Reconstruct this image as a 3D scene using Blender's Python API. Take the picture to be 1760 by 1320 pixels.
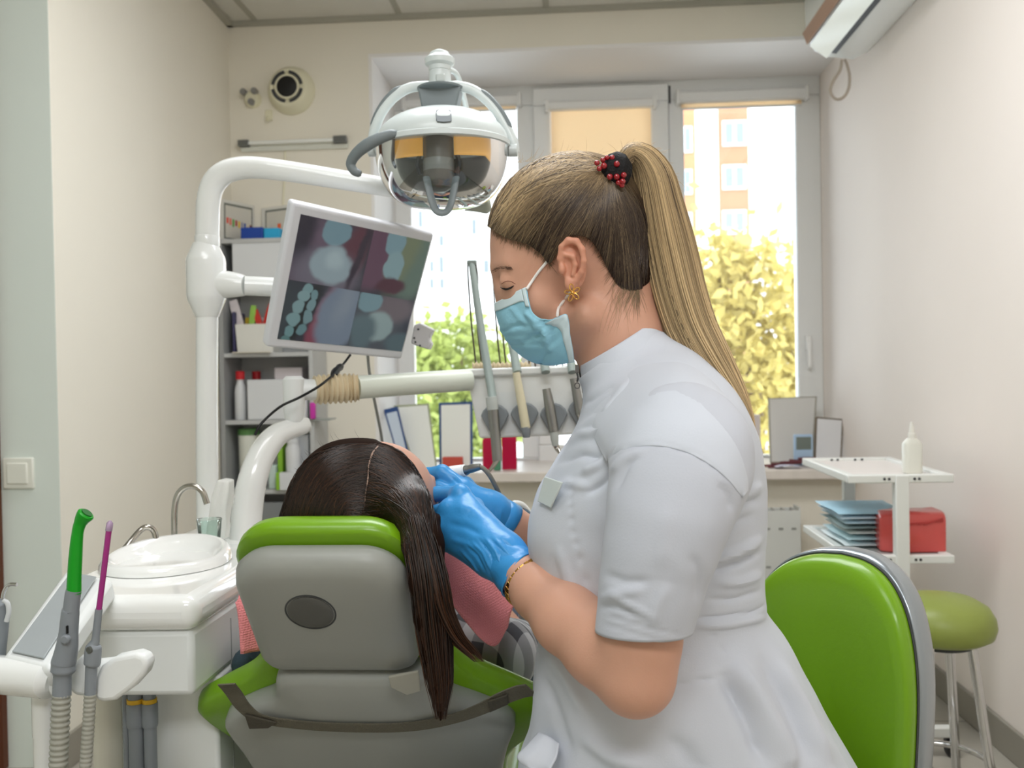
import bpy, math, random
import numpy as np
from mathutils import Vector, Matrix

for _o in list(bpy.data.objects):
    bpy.data.objects.remove(_o)
SC = bpy.context.scene
COL = SC.collection
rng = np.random.default_rng(7)
random.seed(7)

# ------------------------------------------------------------ camera
FPX, W0, H0 = 1570.0, 1760.0, 1320.0
CAMZ = 1.033
cam_data = bpy.data.cameras.new('camera')
cam = bpy.data.objects.new('camera', cam_data)
COL.objects.link(cam)
cam_data.sensor_fit = 'HORIZONTAL'
cam_data.sensor_width = 36.0
cam_data.lens = FPX / W0 * 36.0
cam_data.clip_start = 0.02
cam_data.clip_end = 400
YAW, PITCH, ROLL = math.atan(105 / FPX), math.atan(22 / FPX), -0.018
CR = Matrix.Rotation(YAW, 4, 'Z') @ Matrix.Rotation(math.pi / 2 - PITCH, 4, 'X') @ Matrix.Rotation(ROLL, 4, 'Z')
cam.matrix_world = Matrix.Translation((0, 0, CAMZ)) @ CR
cam_data.dof.use_dof = True
cam_data.dof.focus_distance = 1.12
cam_data.dof.aperture_fstop = 7.5
SC.camera = cam

# ------------------------------------------------------------ colour management
SC.view_settings.view_transform = 'Standard'
SC.view_settings.look = 'None'
SC.view_settings.exposure = 0.0
SC.view_settings.gamma = 1.0
SC.view_settings.use_curve_mapping = False
SC.cycles.max_bounces = 10
SC.cycles.diffuse_bounces = 6
SC.cycles.glossy_bounces = 4
SC.cycles.transmission_bounces = 8
SC.cycles.transparent_max_bounces = 12
SC.cycles.caustics_reflective = False
SC.cycles.caustics_refractive = False
SC.cycles.use_denoising = True
SC.cycles.sample_clamp_indirect = 6

# ------------------------------------------------------------ world, sun, room lights
world = bpy.data.worlds.new('sky')
SC.world = world
world.use_nodes = True
_bg = world.node_tree.nodes['Background']
_bg.inputs['Color'].default_value = (0.86, 0.93, 1.0, 1)
_bg.inputs['Strength'].default_value = 5.0

def add_light(name, kind, loc, rot, energy, color=(1, 1, 1), **kw):
    d = bpy.data.lights.new(name, kind)
    d.energy = energy
    d.color = color
    for k, v in kw.items():
        setattr(d, k, v)
    o = bpy.data.objects.new(name, d)
    o.location = loc
    o.rotation_euler = rot
    COL.objects.link(o)
    return o

# sun from behind the camera side: it lights the houses and trees outside, the room's own shell keeps it out
add_light('sun', 'SUN', (0, 0, 20), (math.radians(48), 0, math.radians(-14)), 1.3, (1.0, 0.93, 0.80), angle=0.01)
# unseen ceiling lights: overhead one assumed, rear and front added as soft fill
add_light('ceiling_lamp_light', 'AREA', (-0.35, 0.35, 2.44), (0, 0, 0), 11, (0.97, 0.985, 1.0), shape='RECTANGLE', size=1.1, size_y=0.55)
add_light('ceiling_fill_rear', 'AREA', (0.1, -0.75, 2.44), (math.radians(18), 0, 0), 31, (0.97, 0.985, 1.0), shape='RECTANGLE', size=1.2, size_y=0.6)
add_light('ceiling_fill_front', 'AREA', (-0.05, 1.95, 2.44), (0, 0, 0), 25, (0.97, 0.985, 1.0), shape='RECTANGLE', size=1.1, size_y=0.55)

# ------------------------------------------------------------ pixel <-> world
_R3 = np.array(CR.to_3x3())
C0 = np.array([0.0, 0.0, CAMZ])

def ray(px, py):
    px, py = np.asarray(px, float), np.asarray(py, float)
    d = np.stack([(px - W0 / 2) / FPX, -(py - H0 / 2) / FPX, -np.ones_like(px)], -1)
    return d @ _R3.T

def P(px, py, Y):
    d = ray(px, py)
    t = np.asarray(Y, float) / d[..., 1]
    return C0 + d * t[..., None]

def PX(px, py, X):
    d = ray(px, py)
    t = np.asarray(X, float) / d[..., 0]
    return C0 + d * t[..., None]

def PZ(px, py, Z):
    d = ray(px, py)
    t = (np.asarray(Z, float) - CAMZ) / d[..., 2]
    return C0 + d * t[..., None]

def project(p):
    q = (np.asarray(p, float) - C0) @ _R3
    return np.stack([W0 / 2 - q[..., 0] / q[..., 2] * FPX, H0 / 2 + q[..., 1] / q[..., 2] * FPX], -1)

def path(pts):
    """[(px, py, Y), ...] -> (n, 3) world points"""
    a = np.array(pts, float)
    return P(a[:, 0], a[:, 1], a[:, 2])

# ------------------------------------------------------------ materials
def lin(c):
    c = np.array(c[:3], float) / 255.0
    return tuple(np.where(c <= 0.04045, c / 12.92, ((c + 0.055) / 1.055) ** 2.4)) + (1.0,)

_MATS = {}
def mat(name, rgb, rough=0.5, metal=0.0, spec=0.5, bump=0.0, bscale=60.0, vary=0.0, vscale=4.0, coat=0.0,
        trans=0.0, ior=1.45, sheen=0.0, sss=0.0, alpha=1.0, emit=None, estr=0.0, stretch=None, bdist=0.004, detail=3.0):
    if name in _MATS:
        return _MATS[name]
    m = bpy.data.materials.new(name)
    m.use_nodes = True
    nt = m.node_tree
    b = nt.nodes['Principled BSDF']
    col = lin(rgb)
    b.inputs['Base Color'].default_value = col
    b.inputs['Roughness'].default_value = rough
    b.inputs['Metallic'].default_value = metal
    b.inputs['Specular IOR Level'].default_value = spec
    b.inputs['Coat Weight'].default_value = coat
    b.inputs['Coat Roughness'].default_value = 0.08
    b.inputs['Transmission Weight'].default_value = trans
    b.inputs['IOR'].default_value = ior
    b.inputs['Alpha'].default_value = alpha
    if sheen:
        b.inputs['Sheen Weight'].default_value = sheen
    if sss:
        b.inputs['Subsurface Weight'].default_value = sss
        b.inputs['Subsurface Radius'].default_value = (0.012, 0.004, 0.002)
    if emit is not None:
        b.inputs['Emission Color'].default_value = lin(emit)
        b.inputs['Emission Strength'].default_value = estr
    if bump or vary:
        tc = nt.nodes.new('ShaderNodeTexCoord')
        src = tc.outputs['Object']
        if stretch:
            mp = nt.nodes.new('ShaderNodeMapping')
            mp.inputs['Scale'].default_value = stretch
            nt.links.new(src, mp.inputs['Vector'])
            src = mp.outputs['Vector']
    if bump:
        n = nt.nodes.new('ShaderNodeTexNoise')
        n.inputs['Scale'].default_value = bscale
        n.inputs['Detail'].default_value = detail
        nt.links.new(src, n.inputs['Vector'])
        bp = nt.nodes.new('ShaderNodeBump')
        bp.inputs['Strength'].default_value = bump
        bp.inputs['Distance'].default_value = bdist
        nt.links.new(n.outputs['Fac'], bp.inputs['Height'])
        nt.links.new(bp.outputs['Normal'], b.inputs['Normal'])
    if vary:
        n2 = nt.nodes.new('ShaderNodeTexNoise')
        n2.inputs['Scale'].default_value = vscale
        n2.inputs['Detail'].default_value = 4.0
        nt.links.new(src, n2.inputs['Vector'])
        mx = nt.nodes.new('ShaderNodeMix')
        mx.data_type = 'RGBA'
        mx.inputs[6].default_value = tuple(max(0, c * (1 - vary)) for c in col[:3]) + (1,)
        mx.inputs[7].default_value = tuple(min(1, c * (1 + vary)) for c in col[:3]) + (1,)
        nt.links.new(n2.outputs['Fac'], mx.inputs[0])
        nt.links.new(mx.outputs[2], b.inputs['Base Color'])
    _MATS[name] = m
    return m

def glass_mat(name, rgb=(250, 252, 252), gloss=0.08, rough=0.02):
    """thin pane: mostly clear, a little mirror reflection by angle"""
    if name in _MATS:
        return _MATS[name]
    m = bpy.data.materials.new(name)
    m.use_nodes = True
    nt = m.node_tree
    nt.nodes.remove(nt.nodes['Principled BSDF'])
    out = nt.nodes['Material Output']
    t = nt.nodes.new('ShaderNodeBsdfTransparent')
    t.inputs['Color'].default_value = lin(rgb)
    g = nt.nodes.new('ShaderNodeBsdfGlossy')
    g.inputs['Roughness'].default_value = rough
    f = nt.nodes.new('ShaderNodeFresnel')
    f.inputs['IOR'].default_value = 1.45
    ma = nt.nodes.new('ShaderNodeMath')
    ma.operation = 'MULTIPLY_ADD'
    ma.inputs[1].default_value = 0.9
    ma.inputs[2].default_value = gloss
    ma.use_clamp = True
    nt.links.new(f.outputs[0], ma.inputs[0])
    mx = nt.nodes.new('ShaderNodeMixShader')
    nt.links.new(ma.outputs[0], mx.inputs[0])
    nt.links.new(t.outputs[0], mx.inputs[1])
    nt.links.new(g.outputs[0], mx.inputs[2])
    nt.links.new(mx.outputs[0], out.inputs['Surface'])
    _MATS[name] = m
    return m

def hair_mat(name, dark, light, rough=0.38):
    """strand colour from the attribute 'tone' (0 dark root colour, 1 light length colour)"""
    m = bpy.data.materials.new(name)
    m.use_nodes = True
    nt = m.node_tree
    b = nt.nodes['Principled BSDF']
    a = nt.nodes.new('ShaderNodeAttribute')
    a.attribute_name = 'tone'
    r = nt.nodes.new('ShaderNodeMix')
    r.data_type = 'RGBA'
    r.inputs[6].default_value = lin(dark)
    r.inputs[7].default_value = lin(light)
    nt.links.new(a.outputs['Fac'], r.inputs[0])
    nt.links.new(r.outputs[2], b.inputs['Base Color'])
    b.inputs['Roughness'].default_value = rough
    b.inputs['Specular IOR Level'].default_value = 0.45
    return m

# ------------------------------------------------------------ mesh helpers
def sharp(me, ang=40):
    me.shade_smooth()
    try:
        me.set_sharp_from_angle(angle=math.radians(ang))
    except Exception:
        pass

class MB:
    def __init__(s):
        s.v, s.f = [], []
        s.n = 0
    def add(s, verts, faces):
        b = s.n
        verts = np.asarray(verts, float)
        s.v.append(verts)
        s.f.extend([tuple(int(i) + b for i in f) for f in faces])
        s.n += len(verts)
        return s
    def box(s, lo, hi, M=None):
        x0, y0, z0 = lo
        x1, y1, z1 = hi
        v = np.array([(x0, y0, z0), (x1, y0, z0), (x1, y1, z0), (x0, y1, z0), (x0, y0, z1), (x1, y0, z1), (x1, y1, z1), (x0, y1, z1)], float)
        if M is not None:
            v = xf(M, v)
        return s.add(v, [(0, 3, 2, 1), (4, 5, 6, 7), (0, 1, 5, 4), (1, 2, 6, 5), (2, 3, 7, 6), (3, 0, 4, 7)])
    def cbox(s, c, size, M=None):
        c, h = np.array(c, float), np.array(size, float) / 2
        return s.box(c - h, c + h, M)
    def loft(s, rings, cap=True, closed=True, flip=False):
        rings = [np.asarray(r, float) for r in rings]
        m = len(rings[0])
        v = np.concatenate(rings)
        f = []
        for i in range(len(rings) - 1):
            for j in range(m if closed else m - 1):
                a, b = i * m + j, i * m + (j + 1) % m
                q = (a, b, b + m, a + m)
                f.append(q[::-1] if flip else q)
        if cap and closed:
            a = tuple(range(m))[::-1]
            b = tuple((len(rings) - 1) * m + k for k in range(m))
            f += [a[::-1] if flip else a, b[::-1] if flip else b]
        return s.add(v, f)
    def tube(s, pts, r, n=12, cap=True, squash=1.0, up=None, power=None):
        pts = np.asarray(pts, float)
        r = np.broadcast_to(np.asarray(r, float), (len(pts),))
        T, N, B = frames(pts, up)
        a = np.linspace(0, 2 * np.pi, n, endpoint=False)
        rings = []
        for i in range(len(pts)):
            ca, sa = np.cos(a), np.sin(a)
            if power:
                ca = np.sign(ca) * np.abs(ca) ** power
                sa = np.sign(sa) * np.abs(sa) ** power
            rings.append(pts[i] + r[i] * (ca[:, None] * N[i] + squash * sa[:, None] * B[i]))
        return s.loft(rings, cap)
    def cyl(s, p0, p1, r0, r1=None, n=24):
        return s.tube([p0, p1], [r0, r0 if r1 is None else r1], n)
    def lathe(s, origin, axis, prof, n=32, cap=True):
        """prof: [(height along axis, radius)]"""
        origin, axis = np.array(origin, float), np.array(axis, float)
        axis = axis / np.linalg.norm(axis)
        t = np.array([1, 0, 0]) if abs(axis[0]) < 0.8 else np.array([0, 1, 0])
        u = np.cross(axis, t); u /= np.linalg.norm(u)
        w = np.cross(axis, u)
        a = np.linspace(0, 2 * np.pi, n, endpoint=False)
        return s.loft([origin + axis * h + max(r, 1e-5) * (np.cos(a)[:, None] * u + np.sin(a)[:, None] * w) for h, r in prof], cap)
    def ell(s, c, r, M=None, n=24, m=14):
        th = np.linspace(0, np.pi, m)
        a = np.linspace(0, 2 * np.pi, n, endpoint=False)
        rings = []
        for t in th:
            rr = max(math.sin(t), 1e-4)
            v = np.stack([r[0] * rr * np.cos(a), r[1] * rr * np.sin(a), np.full(n, -r[2] * math.cos(t))], -1)
            if M is not None:
                v = v @ np.asarray(M).T
            rings.append(v + np.array(c, float))
        return s.loft(rings)
    def prism(s, poly, axis_vec):
        """closed polygon of 3-D points swept along axis_vec"""
        p = np.asarray(poly, float)
        return s.loft([p, p + np.array(axis_vec, float)])
    def grid(s, G, flip=False):
        G = np.asarray(G, float)
        m, n = G.shape[:2]
        f = []
        for i in range(m - 1):
            for j in range(n - 1):
                q = (i * n + j, i * n + j + 1, (i + 1) * n + j + 1, (i + 1) * n + j)
                f.append(q[::-1] if flip else q)
        return s.add(G.reshape(-1, 3), f)
    def mesh(s, name):
        me = bpy.data.meshes.new(name)
        v = np.concatenate(s.v) if s.v else np.zeros((0, 3))
        me.from_pydata(v.tolist(), [], s.f)
        me.validate()
        return me

def xf(M, v):
    M = np.asarray(M, float)
    return v @ M[:3, :3].T + M[:3, 3]

def frames(pts, up=None):
    pts = np.asarray(pts, float)
    T = np.gradient(pts, axis=0)
    T /= np.linalg.norm(T, axis=1)[:, None] + 1e-12
    N = np.zeros_like(T)
    u = np.array([0, 0, 1.0]) if up is None else np.array(up, float)
    if abs(T[0] @ u) > 0.95 * np.linalg.norm(u):
        u = np.array([0, 1.0, 0]) if abs(T[0][1]) < 0.9 else np.array([1.0, 0, 0])
    for i in range(len(pts)):
        n = u - T[i] * (u @ T[i])
        n /= np.linalg.norm(n) + 1e-12
        N[i] = n
        u = n
    return T, N, np.cross(T, N)

def cr(pts, n):
    """Catmull-Rom resample of control rows (k, d) to n rows"""
    p = np.asarray(pts, float)
    k = len(p)
    t = np.linspace(0, k - 1, n)
    i = np.clip(np.floor(t).astype(int), 0, k - 2)
    f = (t - i)[:, None]
    g = lambda j: p[np.clip(j, 0, k - 1)]
    p0, p1, p2, p3 = g(i - 1), g(i), g(i + 1), g(i + 2)
    p0 = np.where((i == 0)[:, None], 2 * p1 - p2, p0)
    p3 = np.where((i == k - 2)[:, None], 2 * p2 - p1, p3)
    return 0.5 * (2 * p1 + (p2 - p0) * f + (2 * p0 - 5 * p1 + 4 * p2 - p3) * f ** 2 + (3 * p1 - p0 - 3 * p2 + p3) * f ** 3)

def link(name, me, m=None, parent=None, smooth=40):
    me.name = name
    o = bpy.data.objects.new(name, me)
    COL.objects.link(o)
    if m is not None:
        me.materials.append(m)
    if smooth:
        sharp(me, smooth)
    if parent is not None:
        o.parent = parent
        w = Vector((0, 0, 0))
        q = parent
        while q is not None:
            w += q.location
            q = q.parent
        o.location = -w
    return o

def obj(name, mb, m=None, parent=None, bevel=0.0, seg=2, smooth=40, subsurf=0, solid=0.0, offset=-1.0):
    o = link(name, mb.mesh(name) if isinstance(mb, MB) else mb, m, parent, smooth)
    if solid:
        md = o.modifiers.new('thick', 'SOLIDIFY')
        md.thickness = solid
        md.offset = offset
    if bevel:
        md = o.modifiers.new('edge', 'BEVEL')
        md.width = bevel
        md.segments = seg
        md.limit_method = 'ANGLE'
        md.angle_limit = math.radians(38)
        md.harden_normals = False
    if subsurf:
        md = o.modifiers.new('sub', 'SUBSURF')
        md.levels = md.render_levels = subsurf
    return o

def tag(o, label, cat, group=None, kind=None):
    o['label'] = label
    o['category'] = cat
    if group:
        o['group'] = group
    if kind:
        o['kind'] = kind
    return o

def thing(name, loc, label, cat, group=None):
    o = bpy.data.objects.new(name, None)
    COL.objects.link(o)
    o.location = Vector([float(c) for c in loc])
    o.empty_display_size = 0.05
    return tag(o, label, cat, group)

def struct(name, mb, m, parent=None, label=None, **kw):
    o = obj(name, mb, m, parent, **kw)
    if parent is None:
        o['kind'] = 'structure'
    if label:
        o['label'] = label
    return o

# ------------------------------------------------------------ signed-distance modelling (one continuous surface per body)
def sd_ell(p, c, r, M=None):
    q = p - np.asarray(c, np.float32)
    if M is not None:
        q = q @ np.asarray(M, np.float32)       # columns = local axes
    r = np.asarray(r, np.float32)
    k0 = np.linalg.norm(q / r, axis=-1)
    k1 = np.linalg.norm(q / (r * r), axis=-1) + 1e-9
    return k0 * (k0 - 1.0) / k1

def sd_cap(p, a, b, ra, rb=None):
    rb = ra if rb is None else rb
    a, b = np.asarray(a, np.float32), np.asarray(b, np.float32)
    ba = b - a
    h = np.clip(((p - a) @ ba) / (ba @ ba + 1e-12), 0, 1)
    return np.linalg.norm(p - a - h[..., None] * ba, axis=-1) - (ra + (rb - ra) * h)

def sd_chain(p, pts, rs, k=0.0):
    d = None
    for i in range(len(pts) - 1):
        e = sd_cap(p, pts[i], pts[i + 1], rs[i], rs[i + 1])
        d = e if d is None else (smin(d, e, k) if k else np.minimum(d, e))
    return d

def sd_box(p, c, h, M=None, r=0.0):
    q = p - np.asarray(c, np.float32)
    if M is not None:
        q = q @ np.asarray(M, np.float32)
    d = np.abs(q) - (np.asarray(h, np.float32) - r)
    return np.linalg.norm(np.maximum(d, 0), axis=-1) + np.minimum(d.max(axis=-1), 0) - r

def smin(a, b, k):
    h = np.clip(0.5 + 0.5 * (b - a) / k, 0, 1)
    return b + (a - b) * h - k * h * (1 - h)

def smax(a, b, k):
    return -smin(-a, -b, k)

def sdf_mesh(name, f, lo, hi, res, B=14):
    """surface of f < 0: far blocks are skipped, then one vertex per crossed cell and one quad per crossed edge"""
    lo, hi = np.array(lo, float), np.array(hi, float)
    n = (np.ceil((hi - lo) / res / B).astype(int) * B) + 1
    ax = [(lo[i] + res * np.arange(n[i])).astype(np.float32) for i in range(3)]
    V = np.empty(n, np.float32)
    nb = (n - 1) // B
    cen = np.stack(np.meshgrid(*[(lo[i] + res * B * (np.arange(nb[i]) + .5)).astype(np.float32) for i in range(3)], indexing='ij'), -1)
    vc = f(cen)
    diag = res * B * 0.87 * 1.5 + res * 2
    for i in range(nb[0]):
        for j in range(nb[1]):
            for k in range(nb[2]):
                s = (slice(i * B, (i + 1) * B + 1), slice(j * B, (j + 1) * B + 1), slice(k * B, (k + 1) * B + 1))
                if abs(vc[i, j, k]) > diag:
                    V[s] = vc[i, j, k]
    for i in range(nb[0]):
        for j in range(nb[1]):
            for k in range(nb[2]):
                if abs(vc[i, j, k]) <= diag:
                    s = (slice(i * B, (i + 1) * B + 1), slice(j * B, (j + 1) * B + 1), slice(k * B, (k + 1) * B + 1))
                    V[s] = f(np.stack(np.meshgrid(ax[0][s[0]], ax[1][s[1]], ax[2][s[2]], indexing='ij'), -1))
    S = V < 0
    c = tuple(int(m - 1) for m in n)
    corner = [(a, b, d) for a in (0, 1) for b in (0, 1) for d in (0, 1)]
    anyin = np.zeros(c, bool); allin = np.ones(c, bool)
    for o in corner:
        q = S[tuple(slice(o[i], o[i] + c[i]) for i in range(3))]
        anyin |= q; allin &= q
    act = anyin & ~allin
    ii = np.stack(np.nonzero(act), -1)
    idx = np.full(c, -1, np.int32)
    idx[act] = np.arange(len(ii))
    acc = np.zeros((len(ii), 3)); cnt = np.zeros(len(ii))
    val = {o: V[ii[:, 0] + o[0], ii[:, 1] + o[1], ii[:, 2] + o[2]] for o in corner}
    for o in corner:
        for k in range(3):
            if o[k]:
                continue
            o2 = list(o); o2[k] = 1; o2 = tuple(o2)
            a, b = val[o], val[o2]
            cross = (a < 0) != (b < 0)
            t = np.where(cross, a / np.where(cross, a - b, 1), 0)
            for d in range(3):
                acc[:, d] += np.where(cross, o[d] + (t if d == k else 0), 0)
            cnt += cross
    verts = lo + (ii + acc / np.maximum(cnt, 1)[:, None]) * res
    faces = []
    for k in range(3):
        a1, a2 = (k + 1) % 3, (k + 2) % 3
        s0 = [slice(None)] * 3; s1 = [slice(None)] * 3
        s0[k] = slice(0, n[k] - 1); s1[k] = slice(1, n[k])
        for d in (a1, a2):
            s0[d] = slice(1, n[d] - 1); s1[d] = slice(1, n[d] - 1)
        A, Bv = S[tuple(s0)], S[tuple(s1)]
        e = np.stack(np.nonzero(A != Bv), -1)
        if not len(e):
            continue
        ins = A[tuple(e.T)]
        e = e.copy()
        e[:, a1] += 1; e[:, a2] += 1
        q = []
        for d1, d2 in ((-1, -1), (0, -1), (0, 0), (-1, 0)):
            g = e.copy()
            g[:, a1] += d1; g[:, a2] += d2
            q.append(idx[tuple(g.T)])
        q = np.stack(q, -1)
        q[~ins] = q[~ins][:, ::-1]
        faces.append(q)
    faces = np.concatenate(faces)
    faces = faces[(faces >= 0).all(1)]
    return fast_mesh(name, verts, faces)

def fast_mesh(name, verts, faces):
    """uniform-size faces, quick"""
    verts = np.asarray(verts, np.float32)
    faces = np.asarray(faces, np.int32)
    me = bpy.data.meshes.new(name)
    k = faces.shape[1]
    me.vertices.add(len(verts))
    me.vertices.foreach_set('co', verts.ravel())
    me.loops.add(faces.size)
    me.loops.foreach_set('vertex_index', faces.ravel())
    me.polygons.add(len(faces))
    me.polygons.foreach_set('loop_start', np.arange(0, faces.size, k, dtype=np.int32))
    try:
        me.polygons.foreach_set('loop_total', np.full(len(faces), k, np.int32))
    except Exception:
        pass
    me.update(calc_edges=True)
    me.validate()
    me.shade_smooth()
    return me

def get_co(me):
    a = np.empty(len(me.vertices) * 3, np.float32)
    me.vertices.foreach_get('co', a)
    return a.reshape(-1, 3)

def set_co(me, v):
    me.vertices.foreach_set('co', np.asarray(v, np.float32).ravel())
    me.update()

def normals(me):
    a = np.empty(len(me.vertices) * 3, np.float32)
    me.vertices.foreach_get('normal', a)
    return a.reshape(-1, 3)

def relax(me, it=2, lam=0.5):
    """a few passes of edge smoothing"""
    e = np.empty(len(me.edges) * 2, np.int32)
    me.edges.foreach_get('vertices', e)
    e = e.reshape(-1, 2)
    v = get_co(me).astype(np.float64)
    deg = np.bincount(e.ravel(), minlength=len(v)).astype(float)[:, None] + 1e-9
    for i in range(it):
        s = np.zeros_like(v)
        for d in range(3):
            s[:, d] = np.bincount(e[:, 0], v[e[:, 1], d], len(v)) + np.bincount(e[:, 1], v[e[:, 0], d], len(v))
        v += lam * (s / deg - v)
    set_co(me, v)

def seg_dist(q, poly):
    """distance of 2-D points to a polyline, and the parameter along it"""
    poly = np.asarray(poly, float)
    best = np.full(len(q), 1e9)
    par = np.zeros(len(q))
    for i in range(len(poly) - 1):
        a, b = poly[i], poly[i + 1]
        ba = b - a
        h = np.clip(((q - a) @ ba) / (ba @ ba + 1e-9), 0, 1)
        d = np.linalg.norm(q - a - h[:, None] * ba, axis=1)
        m = d < best
        best = np.where(m, d, best)
        par = np.where(m, (i + h) / (len(poly) - 1), par)
    return best, par

def folds(me, lines, ymax=None):
    """press creases into cloth along lines given in the view of the photograph; (polyline, width px, height m)"""
    v = get_co(me).astype(np.float64)
    nrm = normals(me)
    q = project(v)
    d = np.zeros(len(v))
    view = (C0 - v)
    view /= np.linalg.norm(view, axis=1)[:, None]
    face = np.clip((nrm * view).sum(1) * 3, 0, 1)
    for poly, w, h in lines:
        s, t = seg_dist(q, poly)
        d += h * np.exp(-(s / w) ** 2) * np.clip(np.sin(np.pi * np.clip(t, 0.02, 0.98)) * 1.6, 0, 1)
    set_co(me, v + nrm * (d * face)[:, None])

def inpoly(q, poly):
    poly = np.asarray(poly, float)
    x, y = q[:, 0], q[:, 1]
    r = np.zeros(len(q), bool)
    j = len(poly) - 1
    for i in range(len(poly)):
        xi, yi = poly[i]; xj, yj = poly[j]
        c = ((yi > y) != (yj > y)) & (x < (xj - xi) * (y - yi) / (yj - yi + 1e-12) + xi)
        r ^= c
        j = i
    return r

def strand_mesh(name, paths, r, tones=None, n=3, tip=0.15):
    """many thin tapering hairs as one mesh; paths (k, m, 3); tones (k,) or (k, m)"""
    paths = np.asarray(paths, float)
    k, m = paths.shape[:2]
    T = np.gradient(paths, axis=1)
    T /= np.linalg.norm(T, axis=2)[..., None] + 1e-12
    up = np.array([0.3, 0.9, 0.2])
    N = np.cross(T, up); N /= np.linalg.norm(N, axis=2)[..., None] + 1e-12
    B = np.cross(T, N)
    t = np.linspace(0, 1, m)
    prof = np.clip(np.minimum(1, 0.55 + t * 4), 0, 1) * np.where(t > 0.7, 1 - (1 - tip) * (t - 0.7) / 0.3, 1)
    rr = (np.broadcast_to(np.asarray(r, float), (k,))[:, None] * prof)[..., None, None]
    a = np.linspace(0, 2 * np.pi, n, endpoint=False)
    ring = paths[:, :, None, :] + rr * (np.cos(a)[None, None, :, None] * N[:, :, None, :] + np.sin(a)[None, None, :, None] * B[:, :, None, :])
    v = ring.reshape(-1, 3)
    base = (np.arange(k) * m * n)[:, None, None] + (np.arange(m - 1) * n)[None, :, None] + np.arange(n)[None, None, :]
    nxt = (np.arange(k) * m * n)[:, None, None] + (np.arange(m - 1) * n)[None, :, None] + ((np.arange(n) + 1) % n)[None, None, :]
    f = np.stack([base, nxt, nxt + n, base + n], -1).reshape(-1, 4)
    me = fast_mesh(name, v, f)
    if tones is not None:
        tones = np.asarray(tones, float)
        if tones.ndim == 1:
            tones = np.repeat(tones[:, None], m, 1)
        at = me.attributes.new('tone', 'FLOAT', 'POINT')
        at.data.foreach_set('value', np.repeat(tones.reshape(-1), n).astype(np.float32))
    return me

def march(px, py, f, t0=0.5, t1=2.5, it=70):
    """first hit of the line of sight through (px, py) with the surface f"""
    d = ray(px, py)
    ln = np.linalg.norm(d, axis=-1)
    u = d / ln[..., None]
    t = np.full(u.shape[:-1], t0)
    hit = np.zeros(t.shape, bool)
    for _ in range(it):
        s = f((C0 + u * t[..., None]).astype(np.float32))
        t = np.where(t < t1, t + np.clip(s, -0.02, 0.1) * 0.85, t)
        hit = np.abs(s) < 0.003
    return C0 + u * t[..., None], hit
# ================================================================= ROOM
YB, YW, ZC = 3.73, 4.21, 2.50
XR = 1.125
YLN = 2.33
XLN = float(P(94, 480, YLN)[0])  # convex corner where the cream wall meets the grey-blue wall
XLB = -1.405
m_cream = mat('cream_paint', (234, 229, 216), 0.85, bump=0.05, bscale=250, vary=0.02)
m_pink = mat('pale_pink_paint', (242, 233, 226), 0.85, bump=0.05, bscale=250, vary=0.02)
m_blue = mat('grey_blue_light_tint', (224, 232, 226), 0.85, bump=0.05, bscale=250)  # grey-blue tint stands in for the different light on this wall face
m_white_paint = mat('white_plaster', (236, 234, 232), 0.8, bump=0.03, bscale=200)
m_ceil = mat('ceiling_tile', (214, 212, 204), 0.95, bump=0.35, bscale=380, vary=0.05, vscale=160)
m_grid = mat('ceiling_grid', (170, 168, 156), 0.6)
m_pvc = mat('window_pvc', (228, 229, 228), 0.35)
m_gasket = mat('window_gasket', (70, 72, 72), 0.6)
m_stone = mat('sill_stone', (222, 214, 206), 0.35, vary=0.10, vscale=18)
m_base = mat('baseboard_grey', (150, 145, 134), 0.55)
m_wood = mat('dark_door_wood', (92, 46, 22), 0.45, vary=0.25, vscale=6, stretch=(20, 20, 1))

def floor_material():
    m = mat('floor_tile', (176, 171, 160), 0.35)
    nt = m.node_tree
    b = nt.nodes['Principled BSDF']
    tc = nt.nodes.new('ShaderNodeTexCoord')
    br = nt.nodes.new('ShaderNodeTexBrick')
    br.offset = 0.0
    br.inputs['Scale'].default_value = 1.0
    br.inputs['Brick Width'].default_value = 0.45
    br.inputs['Row Height'].default_value = 0.45
    br.inputs['Mortar Size'].default_value = 0.004
    br.inputs['Color1'].default_value = lin((178, 173, 162))
    br.inputs['Color2'].default_value = lin((170, 165, 154))
    br.inputs['Mortar'].default_value = lin((132, 126, 116))
    nt.links.new(tc.outputs['Object'], br.inputs['Vector'])
    nt.links.new(br.outputs['Color'], b.inputs['Base Color'])
    return m

struct('floor', MB().box((-2.6, -2.2, -0.08), (1.4, 4.4, 0.0)), floor_material())
cl = struct('ceiling', MB().box((-2.6, -2.2, ZC), (1.4, 3.9, ZC + 0.1)), m_ceil)
# suspended grid of the ceiling
g = MB()
for k in range(-3, 4):
    x = -0.083 + 0.6 * k
    if -1.40 < x < XR:
        g.box((x - 0.012, -2.0, ZC - 0.004), (x + 0.012, YB, ZC + 0.001))
for k in range(0, 10):
    y = YB - 0.58 - 0.6 * k
    g.box((-2.4, y - 0.012, ZC - 0.0045), (XR, y + 0.012, ZC + 0.001))
struct('ceiling_grid', g, m_grid, cl)
tr = MB()
tr.box((XLB - 0.02, YB - 0.022, ZC - 0.020), (XR, YB + 0.01, ZC + 0.002))
struct('trim_1', tr, m_grid)
t2 = MB()
t2.prism([(XLN, YLN, ZC - 0.020), (XLN + 0.024, YLN, ZC - 0.020), (XLB + 0.024, YB, ZC - 0.020), (XLB, YB, ZC - 0.020)], (0, 0, 0.022))
struct('trim_2', t2, m_grid)

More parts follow.
